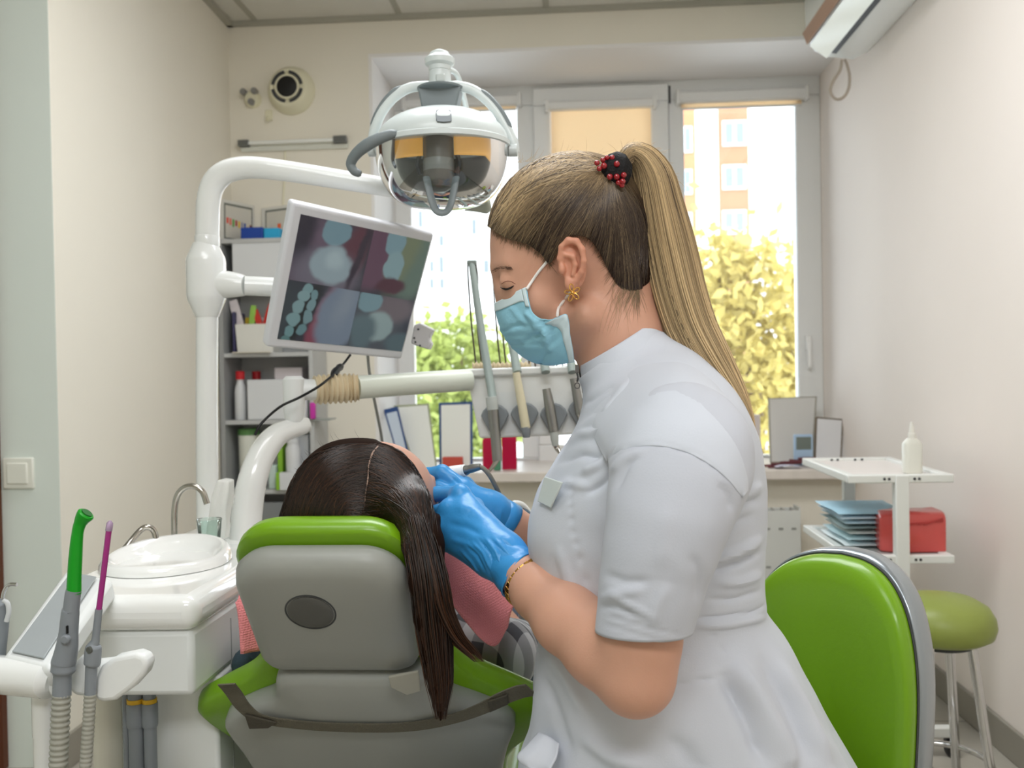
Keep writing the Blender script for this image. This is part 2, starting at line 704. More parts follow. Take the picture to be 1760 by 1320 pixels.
# left wall (cream), slightly splayed
w = MB()
w.prism([(XLN, YLN, 0), (XLB, YB, 0), (XLB, YB + 0.3, 0), (XLB - 0.4, YB + 0.3, 0), (XLB - 0.4, YLN, 0)], (0, 0, ZC + 0.1))
struct('wall_left', w, m_cream)
w = MB()
w.box((-2.6, YLN - 0.0015, 0), (XLN - 0.0003, YLN - 0.0002, ZC + 0.1)).box((-2.6, YLN, 0), (XLB - 0.3, YLN + 0.1, ZC + 0.1))
struct('wall_left_return', w, m_blue)
struct('wall_far_left', MB().box((-2.6, -2.2, 0), (-2.4, YLN + 0.1, ZC + 0.1)), m_blue)
struct('wall_rear', MB().box((-2.6, -2.2, 0), (1.4, -2.0, ZC + 0.1)), m_cream)
struct('wall_right', MB().box((XR, -2.2, 0), (XR + 0.2, 4.45, ZC + 0.1)), m_pink)

XWL = float(P(640, 400, YB)[0])          # left edge of the window recess
ZSOF = 2.345
ZSILL = 0.622
b = MB()
b.box((XLB - 0.05, YB, 0), (XWL, 4.40, ZC + 0.1))
b.box((XWL, YB, ZSOF), (XR + 0.02, 4.40, ZC + 0.1))
struct('wall_back', b, m_cream)
struct('wall_back_lower', MB().box((XWL, YB + 0.06, 0), (XR + 0.02, 4.40, ZSILL - 0.045)), m_cream)
# white plastered reveal and soffit of the window recess
r = MB()
r.box((XWL - 0.002, YB - 0.002, ZSILL), (XWL + 0.012, YW + 0.05, ZSOF - 0.012))
r.box((XWL - 0.002, YB - 0.002, ZSOF - 0.012), (XR, YW + 0.05, ZSOF + 0.002))
struct('trim_3', r, m_white_paint)
struct('trim_sill', MB().box((XWL - 0.01, YB - 0.035, ZSILL - 0.042), (XR, YW + 0.02, ZSILL)), m_stone, bevel=0.006)
# wall_left lower skirting
bb = MB()
bb.box((XR - 0.012, -2.0, 0), (XR, YB + 0.06, 0.088))
struct('baseboard_right', bb, m_base, bevel=0.003)
struct('baseboard_back', MB().box((XLB, YB + 0.045, 0), (XR, YB + 0.06, 0.088)), m_base)
struct('baseboard_left', MB().box((-1.432, YLN - 0.012, 0), (XLN, YLN, 0.088)), mat('baseboard_beige', (196, 192, 176), 0.6), bevel=0.003)
bl2 = MB()
bl2.prism([(XLN, YLN - 0.012, 0), (XLN + 0.012, YLN - 0.012, 0), (XLB + 0.012, YB, 0), (XLB, YB, 0)], (0, 0, 0.088))
struct('baseboard_left_long', bl2, m_base)
# dark wooden door in its frame at the far left
dx = float(P(8, 1000, YLN)[0])
d = struct('door_1', MB().box((dx - 0.09, YLN - 0.027, 0), (dx, YLN + 0.0, 2.06)).box((dx - 0.9, YLN - 0.014, 0), (dx - 0.09, YLN, 2.03)), m_wood, bevel=0.004)

# ---------------------------------------------------------------- window with three lights
def X(px, py=450, Y=YW):
    return float(P(px, py, Y)[0])
def Z(px, py, Y=YW):
    return float(P(px, py, Y)[2])
zt = Z(1040, 150)
zb = ZSILL + 0.0
f0, f1 = YW - 0.02, YW + 0.05
fr = MB()
xs = [X(680), X(709), X(893), X(922), X(1152), X(1178), X(1369), XR]
ztop, zbot = Z(1040, 178), Z(1040, 785)
fr.box((xs[0] - 0.03, f0, zt - 0.075), (xs[7], f1, ZSOF))
fr.box((xs[0] - 0.03, f0, zb), (xs[7], f1, zbot))
fr.box((xs[0] - 0.03, f0, zbot), (xs[1], f1, zt - 0.075))
fr.box((xs[2], f0, zbot), (xs[3], f1, zt - 0.075))
fr.box((xs[4], f0, zbot), (xs[5], f1, zt - 0.075))
fr.box((xs[6], f0, zbot), (xs[7], f1, zt - 0.075))
win = struct('window_1', fr, m_pvc, bevel=0.006, label='white plastic window of three lights above the sill')
# opening sash of the middle light
s = MB()
sx0, sx1, sz0, sz1 = X(921), X(1151), Z(1040, 792), Z(1040, 152)
bw = X(951) - X(921)
y0, y1 = f0 - 0.028, f0 + 0.03
s.box((sx0, y0, sz1 - bw), (sx1, y1, sz1)).box((sx0, y0, sz0), (sx1, y1, sz0 + bw))
s.box((sx0, y0, sz0 + bw), (sx0 + bw, y1, sz1 - bw)).box((sx1 - bw, y0, sz0 + bw), (sx1, y1, sz1 - bw))
struct('window_sash', s, m_pvc, win, bevel=0.006)
gk = MB()
gk.box((X(1152.5), f0 - 0.004, Z(1150, 180)), (X(1156), f0, Z(1150, 150)))
struct('window_hinge', gk, m_gasket, win)
hd = MB()
hd.cbox((X(1386, 595), f0 - 0.012, Z(1386, 590)), (0.026, 0.024, 0.07)).cbox((X(1386, 605), f0 - 0.03, Z(1386, 610)), (0.02, 0.016, 0.12))
struct('window_handle', hd, mat('white_plastic', (238, 238, 236), 0.3), win, bevel=0.006)
m_glass = glass_mat('window_glass', (252, 254, 254), 0.02)
for i, (a, c) in enumerate(((xs[1], xs[2]), (sx0 + bw, sx1 - bw), (xs[5], xs[6]))):
    p = MB()
    p.box((a - 0.004, YW + 0.008, zbot - 0.01), (c + 0.004, YW + 0.014, zt - 0.06))
    struct('window_pane', p, m_glass, win, smooth=0)

# roller blinds on the three lights
m_cass = mat('blind_cassette', (226, 226, 224), 0.4)
m_peach = mat('peach_blind_fabric', (244, 222, 190), 0.9)
def fabric_translucent():
    m = m_peach
    nt = m.node_tree
    b_ = nt.nodes['Principled BSDF']
    t = nt.nodes.new('ShaderNodeBsdfTranslucent')
    t.inputs['Color'].default_value = lin((255, 238, 212))
    mx = nt.nodes.new('ShaderNodeMixShader')
    mx.inputs[0].default_value = 0.6
    nt.links.new(b_.outputs[0], mx.inputs[1])
    nt.links.new(t.outputs[0], mx.inputs[2])
    nt.links.new(mx.outputs[0], nt.nodes['Material Output'].inputs['Surface'])
fabric_translucent()
def blind(x0, x1, ztp, hh, drop, label, yy):
    t = thing('roller_blind', ((x0 + x1) / 2, yy, ztp - hh), label, 'blind', 'roller blinds on the window')
    obj('cassette', MB().box((x0, yy - 0.045, ztp - hh), (x1, yy, ztp)), m_cass, t, bevel=0.01)
    obj('end_cap', MB().box((x0 - 0.006, yy - 0.05, ztp - hh - 0.006), (x0 + 0.012, yy, ztp + 0.006)), m_cass, t, bevel=0.004)
    obj('end_cap', MB().box((x1 - 0.012, yy - 0.05, ztp - hh - 0.006), (x1 + 0.006, yy, ztp + 0.006)), m_cass, t, bevel=0.004)
    obj('fabric', MB().box((x0 + 0.02, yy - 0.012, ztp - hh - drop), (x1 - 0.02, yy - 0.009, ztp - hh + 0.01)), m_peach, t)
    obj('bottom_bar', MB().box((x0 + 0.02, yy - 0.016, ztp - hh - drop - 0.008), (x1 - 0.02, yy - 0.006, ztp - hh - drop)), m_cass, t, bevel=0.002)
blind(X(702), X(900), Z(800, 172), 0.045, 0.012, 'rolled up white blind over the window light behind the dental lamp', f0)
blind(X(944), X(1128), Z(1040, 180), 0.04, 0.30, 'peach blind half lowered over the middle window light', f0 - 0.028)
blind(X(1166), X(1386), Z(1270, 160), 0.05, 0.018, 'rolled up white blind over the window light beside the pink wall', f0)

# ================================================================= OUTSIDE
m_orange = mat('orange_render', (180, 122, 88), 0.9, vary=0.05)
m_tan = mat('tan_brick', (152, 112, 86), 0.9, vary=0.10, vscale=0.9)
m_facade = mat('white_facade', (206, 205, 202), 0.9)
m_winblue = mat('house_window_glass', (116, 142, 168), 0.25)
m_wingrey = mat('house_window_dark', (104, 112, 116), 0.3)
m_winframe = mat('house_window_frame', (206, 206, 204), 0.5)
def house(name, px0, px1, Y, m, label, wins, mw, depth=10.0, top=-260):
    a, c = P(px0, 600, Y), P(px1, 600, Y)
    z1 = float(P((px0 + px1) / 2, top, Y)[2])
    t = thing(name, ((a[0] + c[0]) / 2, Y + depth / 2, -8), label, 'building', 'houses outside the window')
    obj('facade', MB().box((a[0], Y, -8), (c[0], Y + depth, z1)), m, t)
    for (u0, v0, u1, v1) in wins:
        p, q = P(u0, v0, Y - 0.05), P(u1, v1, Y - 0.05)
        fm = MB()
        fm.box((p[0], Y - 0.12, q[2]), (q[0], Y + 0.02, p[2]))
        f = obj('window', fm, m_winframe, t)
        bw_ = (q[0] - p[0]) * 0.12
        mid = (p[0] + q[0]) / 2
        gm = MB()
        if u1 - u0 > 20:
            gm.box((p[0] + bw_, Y - 0.16, q[2] + bw_), (mid - bw_ * 0.6, Y - 0.10, p[2] - bw_))
            gm.box((mid + bw_ * 0.6, Y - 0.16, q[2] + bw_), (q[0] - bw_, Y - 0.10, p[2] - bw_))
        else:
            gm.box((p[0] + bw_, Y - 0.16, q[2] + bw_), (q[0] - bw_, Y - 0.10, p[2] - bw_))
        obj('pane', gm, mw, f)
    return t
house('apartment_building', 1020, 1200, 60, m_orange, 'orange rendered apartment house behind the ponytail', [(1030, 215, 1072, 258), (1030, 292, 1072, 335), (1160, 218, 1190, 262), (1160, 292, 1190, 334), (1160, 366, 1190, 408)], m_winblue)
house('stair_tower', 1200.5, 1239.5, 60, m_facade, 'blank white tower strip on the orange house', [], m_winblue, depth=8)
house('brick_building', 1240, 1291, 60, m_tan, 'tan brick house wall with paired blue windows', [(1241, 208, 1283, 250), (1241, 284, 1283, 325), (1241, 362, 1283, 402), (1241, 130, 1283, 172)], m_winblue)
house('tower_block', 1291, 1480, 85, m_facade, 'pale tower block seen beyond the tan brick wall', [(u, v, u + 9, v + 26) for u in (1306, 1328, 1346) for v in (192, 230, 272, 316)], mat('faint_glass', (170, 184, 198), 0.4))
house('white_apartment_building', 560, 930, 60, m_facade, 'white apartment block with small dark windows behind the monitor', [(718, 362, 728, 392), (754, 404, 764, 424), (738, 448, 747, 468), (754, 440, 764, 470), (738, 478, 747, 497), (755, 478, 765, 497), (810, 376, 820, 404), (830, 446, 842, 470), (690, 362, 699, 392), (718, 330, 728, 350), (835, 300, 846, 326)], m_wingrey)

m_bark = mat('tree_bark', (120, 100, 76), 0.9, bump=0.5, bscale=12)
def leaf_mat(name, rgb):
    m = mat(name, rgb, 0.6, vary=0.5, vscale=3.5)
    nt = m.node_tree
    b_ = nt.nodes['Principled BSDF']
    t = nt.nodes.new('ShaderNodeBsdfTranslucent')
    t.inputs['Color'].default_value = lin(rgb)
    mx = nt.nodes.new('ShaderNodeMixShader')
    mx.inputs[0].default_value = 0.4
    nt.links.new(b_.outputs[0], mx.inputs[1])
    nt.links.new(t.outputs[0], mx.inputs[2])
    nt.links.new(mx.outputs[0], nt.nodes['Material Output'].inputs['Surface'])
    return m
m_leaf_y = leaf_mat('yellow_leaves', (186, 170, 100))
m_leaf_g = leaf_mat('green_leaves', (150, 160, 84))
def tree(px, py, Y, rx, rz, m, label, n=2600, leaf=0.17):
    c = P(px, py, Y)
    t = thing('street_tree', (c[0], c[1], -8), label, 'tree', 'trees outside the window')
    clumps = rng.normal(size=(70, 3)); clumps /= np.linalg.norm(clumps, axis=1)[:, None]
    clumps = c + clumps * (rng.uniform(0.2, 1.0, (70, 1)) ** 0.5) * np.array([rx, rx, rz])
    p = clumps[rng.integers(0, 70, n)] + rng.normal(size=(n, 3)) * np.array([rx, rx, rz]) * 0.13
    a = rng.normal(size=(n, 3)); a /= np.linalg.norm(a, axis=1)[:, None]
    b_ = np.cross(a, rng.normal(size=(n, 3))); b_ /= np.linalg.norm(b_, axis=1)[:, None]
    s_ = leaf * rng.uniform(0.6, 1.4, (n, 1))
    v = np.stack([p - a * s_, p + b_ * s_ * 0.55, p + a * s_, p - b_ * s_ * 0.55], 1).reshape(-1, 3)
    me = fast_mesh('crown', v, np.arange(4 * n).reshape(n, 4))
    link('crown', me, m, t, smooth=0)
    tb = MB()
    tb.tube([(c[0], c[1], -8), (c[0] + 0.05, c[1], c[2] - rz * 0.5), (c[0], c[1] + 0.1, c[2] + rz * 0.4)], [0.22, 0.14, 0.04], 10)
    for k in range(5):
        e = clumps[k]
        tb.tube([(c[0], c[1], c[2] - rz * 0.5 + 0.25 * k), (c + e) / 2 - np.array([0, 0, 0.2]), e], [0.07, 0.05, 0.02], 6)
    obj('trunk', tb, m_bark, t)
tree(1290, 610, 13, 1.25, 2.0, m_leaf_y, 'yellowing tree filling the window beside the pink wall', 5000, 0.095)
tree(1120, 660, 20, 1.7, 1.9, m_leaf_y, 'yellow green tree behind the nape of the dentist', 3000, 0.12)
tree(790, 665, 14, 1.2, 1.05, m_leaf_g, 'green tree outside behind the instrument rack', 4000, 0.09)
tree(690, 720, 19, 1.0, 1.4, m_leaf_g, 'green tree low outside behind the monitor arm', 2000, 0.10)

# ================================================================= FIXTURES ON THE WALLS
def wall_pt(px, py, off=0.0):
    return P(px, py, YB - off)
# round extractor fan
c = wall_pt(502, 157)
t = thing('extractor_fan', c, 'round cream extractor fan with black centre on back wall', 'fan')
m_creampl = mat('cream_plastic', (226, 222, 196), 0.4)
m_black = mat('black_plastic', (14, 14, 15), 0.5)
fm = MB().lathe(c, (0, -1, 0), [(0, .098), (0.012, .098), (0.02, .092), (0.035, .086), (0.05, .080), (0.056, .074), (0.056, .062), (0.050, .060)], 48)
obj('housing', fm, m_creampl, t)
obj('hub', MB().lathe(c + np.array([-0.004, -0.05, 0.003]), (0, -1, 0), [(0, .042), (0.008, .042), (0.010, .038)], 40), m_black, t)
obj('ring', MB().lathe(c + np.array([-0.004, -0.05, 0.003]), (0, -1, 0), [(0, .050), (0.009, .050), (0.009, .043), (0, .043)], 40, cap=False), m_creampl, t)
for k in range(4):
    a0 = math.pi / 2 * k + 0.16
    ang = np.linspace(a0, a0 + math.pi / 2 - 0.32, 12)
    o = np.stack([np.cos(ang) * .066, np.zeros(12), np.sin(ang) * .066], -1) + c + np.array([-0.004, -0.052, 0.003])
    q = np.stack([np.cos(ang) * .054, np.zeros(12), np.sin(ang) * .054], -1) + c + np.array([-0.004, -0.052, 0.003])
    obj('vent_slot', MB().prism(np.concatenate([o, q[::-1]]), (0, -0.006, 0)), mat('dark_grey_plastic', (62, 64, 66), 0.5), t)
# triple tap fitting
c = wall_pt(436, 172)
t = thing('pipe_fitting', c, 'small cream pipe fitting with three knobs on back wall', 'fitting')
obj('body', MB().lathe(c, (0, -1, 0), [(0, .034), (0.02, .034), (0.032, .026)], 20), m_creampl, t)
for dx_, dz_ in ((-0.030, 0.024), (0.016, 0.026), (0.002, -0.018)):
    obj('knob', MB().lathe(c + np.array([dx_, -0.02, dz_]), (0, -1, 0), [(0, .013), (0.025, .013), (0.03, .009)], 16), mat('grey_metal', (150, 150, 150), 0.35, 0.6), t)
c = wall_pt(463, 207)
t = thing('wall_hook', c, 'small cream hook on the wall under the fan', 'hook')
obj('plate', MB().cbox(c + np.array([0.0, -0.004, 0.02]), (0.03, 0.008, 0.045)), m_creampl, t, bevel=0.003)
obj('prong', MB().tube([c + np.array([0, -0.006, 0.01]), c + np.array([0, -0.02, -0.006]), c + np.array([0.006, -0.035, -0.012]), c + np.array([0.012, -0.045, 0.002])], 0.0045, 10), m_creampl, t)
# slim tube lamp
a, c = wall_pt(412, 247, 0.03), wall_pt(596, 240, 0.03)
t = thing('tube_lamp', (a + c) / 2, 'slim white tube lamp with silver ends on back wall', 'lamp')
ax = c - a
obj('batten', MB().tube([a + np.array([0, 0.02, -0.016]), c + np.array([0, 0.02, -0.016])], [0.014, 0.014], 4), mat('lamp_white', (226, 228, 220), 0.4), t)
obj('tube', MB().cyl(a + ax * 0.06 + np.array([0, -0.004, 0.0]), c - ax * 0.10 + np.array([0, -0.004, 0.0]), 0.008), mat('tube_glass', (236, 238, 234), 0.15), t)
obj('end_socket', MB().cbox(a + ax * 0.04, (0.045, 0.03, 0.026)), mat('steel_grey', (120, 122, 122), 0.3, 0.8), t, bevel=0.003)
obj('end_socket', MB().cbox(c - ax * 0.06, (0.055, 0.03, 0.030)), mat('steel_grey', (120, 122, 122), 0.3, 0.8), t, bevel=0.003)
tag(obj('wall_cable', MB().tube([wall_pt(490, 258, .004), wall_pt(489, 300, .004), wall_pt(487, 345, .004), wall_pt(486, 372, .004)], 0.004, 8), m_creampl), 'thin cream cable running down the wall under the tube lamp', 'cable')
# light switch on the grey-blue return
c = P(34, 813, YLN)
t = thing('light_switch', c, 'square white light switch by the dark door', 'switch')
obj('plate', MB().cbox(c + np.array([0, -0.005, 0]), (0.085, 0.01, 0.083)), mat('switch_white', (232, 232, 222), 0.35), t, bevel=0.004)
obj('rocker', MB().cbox(c + np.array([0, -0.011, 0]), (0.056, 0.008, 0.056)), mat('switch_white', (232, 232, 222), 0.35), t, bevel=0.003)

# split air conditioner on the pink wall
yf, yn = 3.52, 2.70
prof = [(XR, 2.495), (XR - 0.20, 2.495), (XR - 0.235, 2.3980), (XR - 0.232, 2.2730), (XR - 0.222, 2.2530), (XR - 0.20, 2.2130), (XR - 0.155, 2.1900), (XR - 0.06, 2.1760), (XR, 2.2030)]
ac = thing('air_conditioner', (XR - 0.1, 3.1, 2.1780), 'white split air conditioner high on the pink wall', 'air conditioner')
obj('casing', MB().prism([(x, yn, z) for x, z in prof], (0, yf - yn, 0)), mat('ac_white', (226, 230, 228), 0.22, coat=0.4), ac, bevel=0.008, smooth=50)
fl = MB().prism([(XR - 0.2445, yn + 0.01, 2.2800), (XR - 0.236, yn + 0.01, 2.2800), (XR - 0.220, yn + 0.01, 2.2430), (XR - 0.229, yn + 0.01, 2.2380)], (0, yf - yn - 0.02, 0))
obj('trim_strip', fl, mat('bronze_strip', (176, 140, 116), 0.3), ac)
obj('louvre', MB().prism([(XR - 0.222, yn + 0.03, 2.2280), (XR - 0.160, yn + 0.03, 2.1800), (XR - 0.156, yn + 0.03, 2.1860), (XR - 0.214, yn + 0.03, 2.2340)], (0, yf - yn - 0.05, 0)), mat('ac_louvre', (228, 232, 218), 0.15, coat=0.6), ac)
obj('outlet_slot', MB().prism([(XR - 0.154, yn + 0.03, 2.1865), (XR - 0.136, yn + 0.03, 2.1820), (XR - 0.136, yn + 0.03, 2.1930), (XR - 0.154, yn + 0.03, 2.1980)], (0, yf - yn - 0.09, 0)), m_black, ac)
cc = np.array([XR - 0.055, 3.48, 2.225])
lp = [P(1447, 103, 3.49), P(1444, 120, 3.49), P(1432, 140, 3.49), P(1427, 155, 3.49), P(1432, 167, 3.49), P(1441, 171, 3.49), P(1452, 165, 3.49), P(1459, 150, 3.49), P(1460, 130, 3.49), P(1456, 112, 3.49), P(1452, 102, 3.49)]
tag(obj('cable_loop', MB().tube(cr(lp, 40), 0.0055, 8), mat('cable_greige', (178, 166, 152), 0.5)), 'loop of beige cable hanging below the air conditioner', 'cable')

# radiator under the sill
x0, x1 = float(P(1000, 930, 3.66)[0]) - 0.25, float(P(1376, 930, 3.62)[0])
z0, z1 = float(P(1340, 1004, 3.62)[2]), float(P(1340, 878, 3.62)[2])
t = thing('radiator', ((x0 + x1) / 2, 3.68, z0), 'white panel radiator under the window sill', 'radiator')
m_rad = mat('radiator_white', (216, 218, 214), 0.4)
rm = MB().box((x0, 3.62, z0), (x1, 3.632, z1))
n = 22
for k in range(n):
    x = x0 + (x1 - x0) * (k + 0.5) / n
    rm.box((x - 0.009, 3.6185, z1 - 0.075), (x + 0.009, 3.6205, z1 - 0.066))
    rm.box((x - 0.009, 3.6185, z0 + 0.062), (x + 0.009, 3.6205, z0 + 0.071))
fp = obj('front_panel', rm, m_rad, t)
fp.data.materials.append(mat('radiator_groove', (150, 152, 148), 0.5))
for q in fp.data.polygons:
    q.material_index = 1 if q.index >= 6 else 0
obj('back_panel', MB().box((x0, 3.705, z0), (x1, 3.715, z1)), m_rad, t, bevel=0.004)
obj('side_cover', MB().box((x1 - 0.004, 3.622, z0), (x1 + 0.002, 3.716, z1 + 0.012)), m_rad, t)
obj('side_cover', MB().box((x0 - 0.002, 3.622, z0), (x0 + 0.004, 3.716, z1 + 0.012)), m_rad, t)
gr = MB()
for k in range(30):
    x = x0 + (x1 - x0) * (k + 0.5) / 30
    gr.box((x - 0.004, 3.634, z1 - 0.01), (x + 0.004, 3.704, z1 + 0.002))
obj('top_grille', gr, mat('radiator_grille', (196, 196, 192), 0.4), t)
for xb in (x0 + 0.2, x1 - 0.25):
    obj('bracket', MB().box((xb, 3.715, z0 + 0.05), (xb + 0.05, YB + 0.06, z1 - 0.05)), m_rad, t)
# ================================================================= DENTAL UNIT
m_white = mat('gloss_white_plastic', (236, 238, 236), 0.18, coat=0.5)
m_whitem = mat('satin_white_plastic', (228, 231, 230), 0.35)
m_porc = mat('white_porcelain', (244, 245, 243), 0.08, coat=0.8)
m_steel = mat('brushed_steel', (186, 182, 174), 0.22, 1.0)
m_dsteel = mat('satin_steel', (150, 150, 146), 0.35, 0.9)
m_chrome = mat('chrome', (214, 214, 214), 0.12, 1.0)
m_grey = mat('grey_plastic', (136, 142, 146), 0.45)
m_tool = mat('tool_grey', (130, 136, 142), 0.42)
m_hose = mat('hose_grey', (158, 158, 148), 0.5)
m_dk = mat('dark_grey_plastic', (62, 64, 66), 0.5)
m_beige = mat('beige_bellows', (214, 198, 166), 0.5)
m_yel = mat('yellow_band', (222, 176, 40), 0.5)

unit = thing('dental_unit', (-0.66, 1.5, 0), 'white dental unit with spittoon bowl, steel spouts and tall curved pole', 'dental unit')
XU = -0.512
cab = MB()
z_u0 = float(P(293, 1198, 1.18)[2])
cab.prism([(XU, 1.262, 0.0), (XU, 1.78, 0.0), (-0.735, 1.78, 0.0), (-0.735, 1.33, 0.0), (-0.578, 1.262, 0.0)], (0, 0, z_u0 - 0.0005))
obj('cabinet', cab, m_whitem, unit, bevel=0.006)
for y in (1.262 + 0.055, 1.40, 1.58):
    obj('panel_seam', MB().box((XU - 0.001, y - 0.0008, 0.02), (XU + 0.0006, y + 0.0008, 0.675)), mat('seam_grey', (150, 154, 154), 0.6), unit)
up = MB()
up.prism([(XU, 1.182, z_u0), (XU, 1.275, z_u0), (XU, 1.78, z_u0), (-0.735, 1.78, z_u0), (-0.735, 1.30, z_u0), (-0.70, 1.20, z_u0), (-0.64, 1.178, z_u0)], (0, 0, 0.695 - z_u0))
obj('upper_body', up, m_whitem, unit, bevel=0.008)
sl_ = MB()
zs0, zs1 = 0.694, 0.742
pl = [(XU + 0.010, 1.172, zs0), (XU + 0.010, 1.30, zs0), (XU + 0.010, 1.79, zs0), (-0.745, 1.79, zs0), (-0.745, 1.31, zs0), (-0.712, 1.20, zs0), (-0.645, 1.166, zs0)]
sl_.prism(pl, (0, 0, zs1 - zs0))
obj('basin_top', sl_, m_porc, unit, bevel=0.020, seg=5)
bc = np.array([float(P(285, 985, 1.38)[0]), 1.385, 0.742])
prof = [(-0.004, .105), (0.004, .104), (0.010, .100), (0.0125, .094), (0.0105, .089), (0.002, .082), (-0.010, .070), (-0.018, .05), (-0.022, .02), (-0.022, .0)]
bw = MB()
a = np.linspace(0, 2 * np.pi, 56, endpoint=False)
rings = []
for h, r in prof:
    lift = 0.012 * np.clip(np.sin(a), -0.2, 1) * (1 if h > 0 else 0.5)
    rings.append(np.stack([bc[0] + r * 0.92 * np.cos(a), bc[1] + r * np.sin(a), bc[2] + h + 0.006 + lift], -1))
bw.loft(rings)
obj('spittoon_bowl', bw, m_porc, unit, smooth=60)
obj('drain', MB().lathe(bc + np.array([0, 0, -0.017]), (0, 0, 1), [(0, .012), (0.003, .012), (0.004, .008)], 20), m_chrome, unit)
# two steel spouts
obj('bowl_spout', MB().tube(cr(path([(269, 958, 1.46), (269, 932, 1.46), (264, 912, 1.46), (253, 906, 1.455), (241, 912, 1.45), (222, 934, 1.43), (203, 957, 1.42), (189, 972, 1.41)]), 48), 0.0049, 14), m_steel, unit)
obj('cup_spout', MB().tube(cr(path([(300, 955, 1.50), (300, 925, 1.50), (300, 880, 1.50), (305, 852, 1.50), (318, 838, 1.50), (334, 836, 1.50), (348, 845, 1.50), (356, 866, 1.50)]), 48), 0.0052, 14), m_steel, unit)
# supply hoses below the upper body, with yellow collars
for px, r in ((216, .0045), (233, .0105), (257, .0088)):
    top = P(px, 1205, 1.235)
    h = obj('supply_hose', MB().tube([top + np.array([0, 0, 0.012]), top - np.array([0, 0, 0.08]), top - np.array([-0.002, 0, 0.25]), np.array([top[0] + 0.01, top[1], 0.012])], r, 14), m_tool, unit)
    if r > .006:
        obj('hose_collar', MB().lathe(top + np.array([0, 0, 0.004]), (0, 0, 1), [(0, r + .0012), (-0.006, r + .0012)], 20), m_yel, h)
        obj('hose_sleeve', MB().lathe(top - np.array([0, 0, 0.002]), (0, 0, -1), [(0, r + .0022), (0.03, r + .0022), (0.034, r + .001)], 20), m_tool, h)
tp = P(184, 1200, 1.30)
obj('support_column', MB().lathe((tp[0], 1.30, 0), (0, 0, 1), [(0, .03), (0.02, .022), (0.62, .020), (0.635, .024)], 28), mat('column_ivory', (226, 224, 212), 0.35), unit)

# pole, hub, overhead arm (one bent tube with collars)
pole_px = [(357, 905, 1.70), (356.5, 880, 1.70), (355.5, 700, 1.70), (356, 540, 1.70), (356.5, 430, 1.70)]
base = P(357, 905, 1.70)
obj('pole', MB().tube(np.concatenate([[[base[0], 1.70, 0.70]], path(pole_px)]), 0.0205, 24), m_white, unit)
hub = P(356, 470, 1.70)
k = 1.70 / 1570
obj('pole_hub', MB().lathe(P(356, 545, 1.70), (0, 0, 1), [(0, .0215), (30 * k, 32.5 * k), (38 * k, 34 * k), (98 * k, 34 * k), (104 * k, 33 * k), (128 * k, 22 * k), (130 * k, 20.5 * k)], 32), m_white, unit)
arm = cr(path([(356.5, 425, 1.70), (357, 380, 1.70), (358.5, 345, 1.70), (367, 316, 1.70), (386, 297, 1.70), (412, 289, 1.70), (440, 288, 1.70), (470, 291, 1.70), (520, 298, 1.705), (600, 311, 1.715), (680, 324, 1.73), (760, 336, 1.745), (828, 346, 1.76)]), 90)
rr = np.interp(np.linspace(0, 1, 90), [0, .3, .5, .75, 1.0], [.0222, .0225, .0205, .0185, .0165])
oa = obj('overhead_arm', MB().tube(arm, rr, 24), m_white, unit)
obj('arm_collar', MB().lathe(P(356.5, 425, 1.70), (0, 0, 1), [(0, .0222), (0.004, .0232), (0.02, .0232), (0.022, .0222)], 32), m_white, oa)
ec = MB().tube(cr(path([(800, 345, 1.757), (820, 347, 1.76), (836, 350, 1.763), (843, 349, 1.764)]), 14), np.interp(np.linspace(0, 1, 14), [0, .7, 1], [.0195, .0195, .011]), 20)
obj('arm_end', ec, mat('arm_end_grey', (176, 182, 168), 0.4), unit)
# monitor bracket
br = MB().tube(path([(376, 489, 1.70), (394, 489, 1.70), (408, 490, 1.70), (418, 490.5, 1.70), (421, 490.5, 1.70)]), [.0265, .0255, .023, .0205, .0190], 24)
obj('bracket_socket', br, m_white, unit)
obj('bracket_arm', MB().tube(path([(421, 491, 1.70), (470, 493, 1.715), (520, 494, 1.735), (560, 492, 1.755)]), .0185, 24), m_white, unit)
# elbow column that carries the delivery arm
el = cr(path([(420, 946, 1.56), (421, 935, 1.56), (425, 880, 1.57), (434, 825, 1.58), (451, 780, 1.60), (474, 750, 1.62), (500, 737, 1.64), (531, 729, 1.66)]), 60)
er = np.interp(np.linspace(0, 1, 60), [0, .15, .4, .65, .8, .97, 1], [.0285, .0275, .0255, .0230, .0195, .0160, .012])
obj('elbow_column', MB().tube(el, er, 28), m_white, unit)
obj('column_foot', MB().lathe((el[0][0], el[0][1], 0.738), (0, 0, 1), [(0, .038), (0.008, .038), (0.012, .032)], 32), m_white, unit)
pv = P(506, 725, 1.645)
obj('arm_pivot', MB().lathe(pv, (0, 0, 1), [(0, .016), (0.02, .0195), (0.078, .0195), (0.084, .014)], 28), m_whitem, unit)

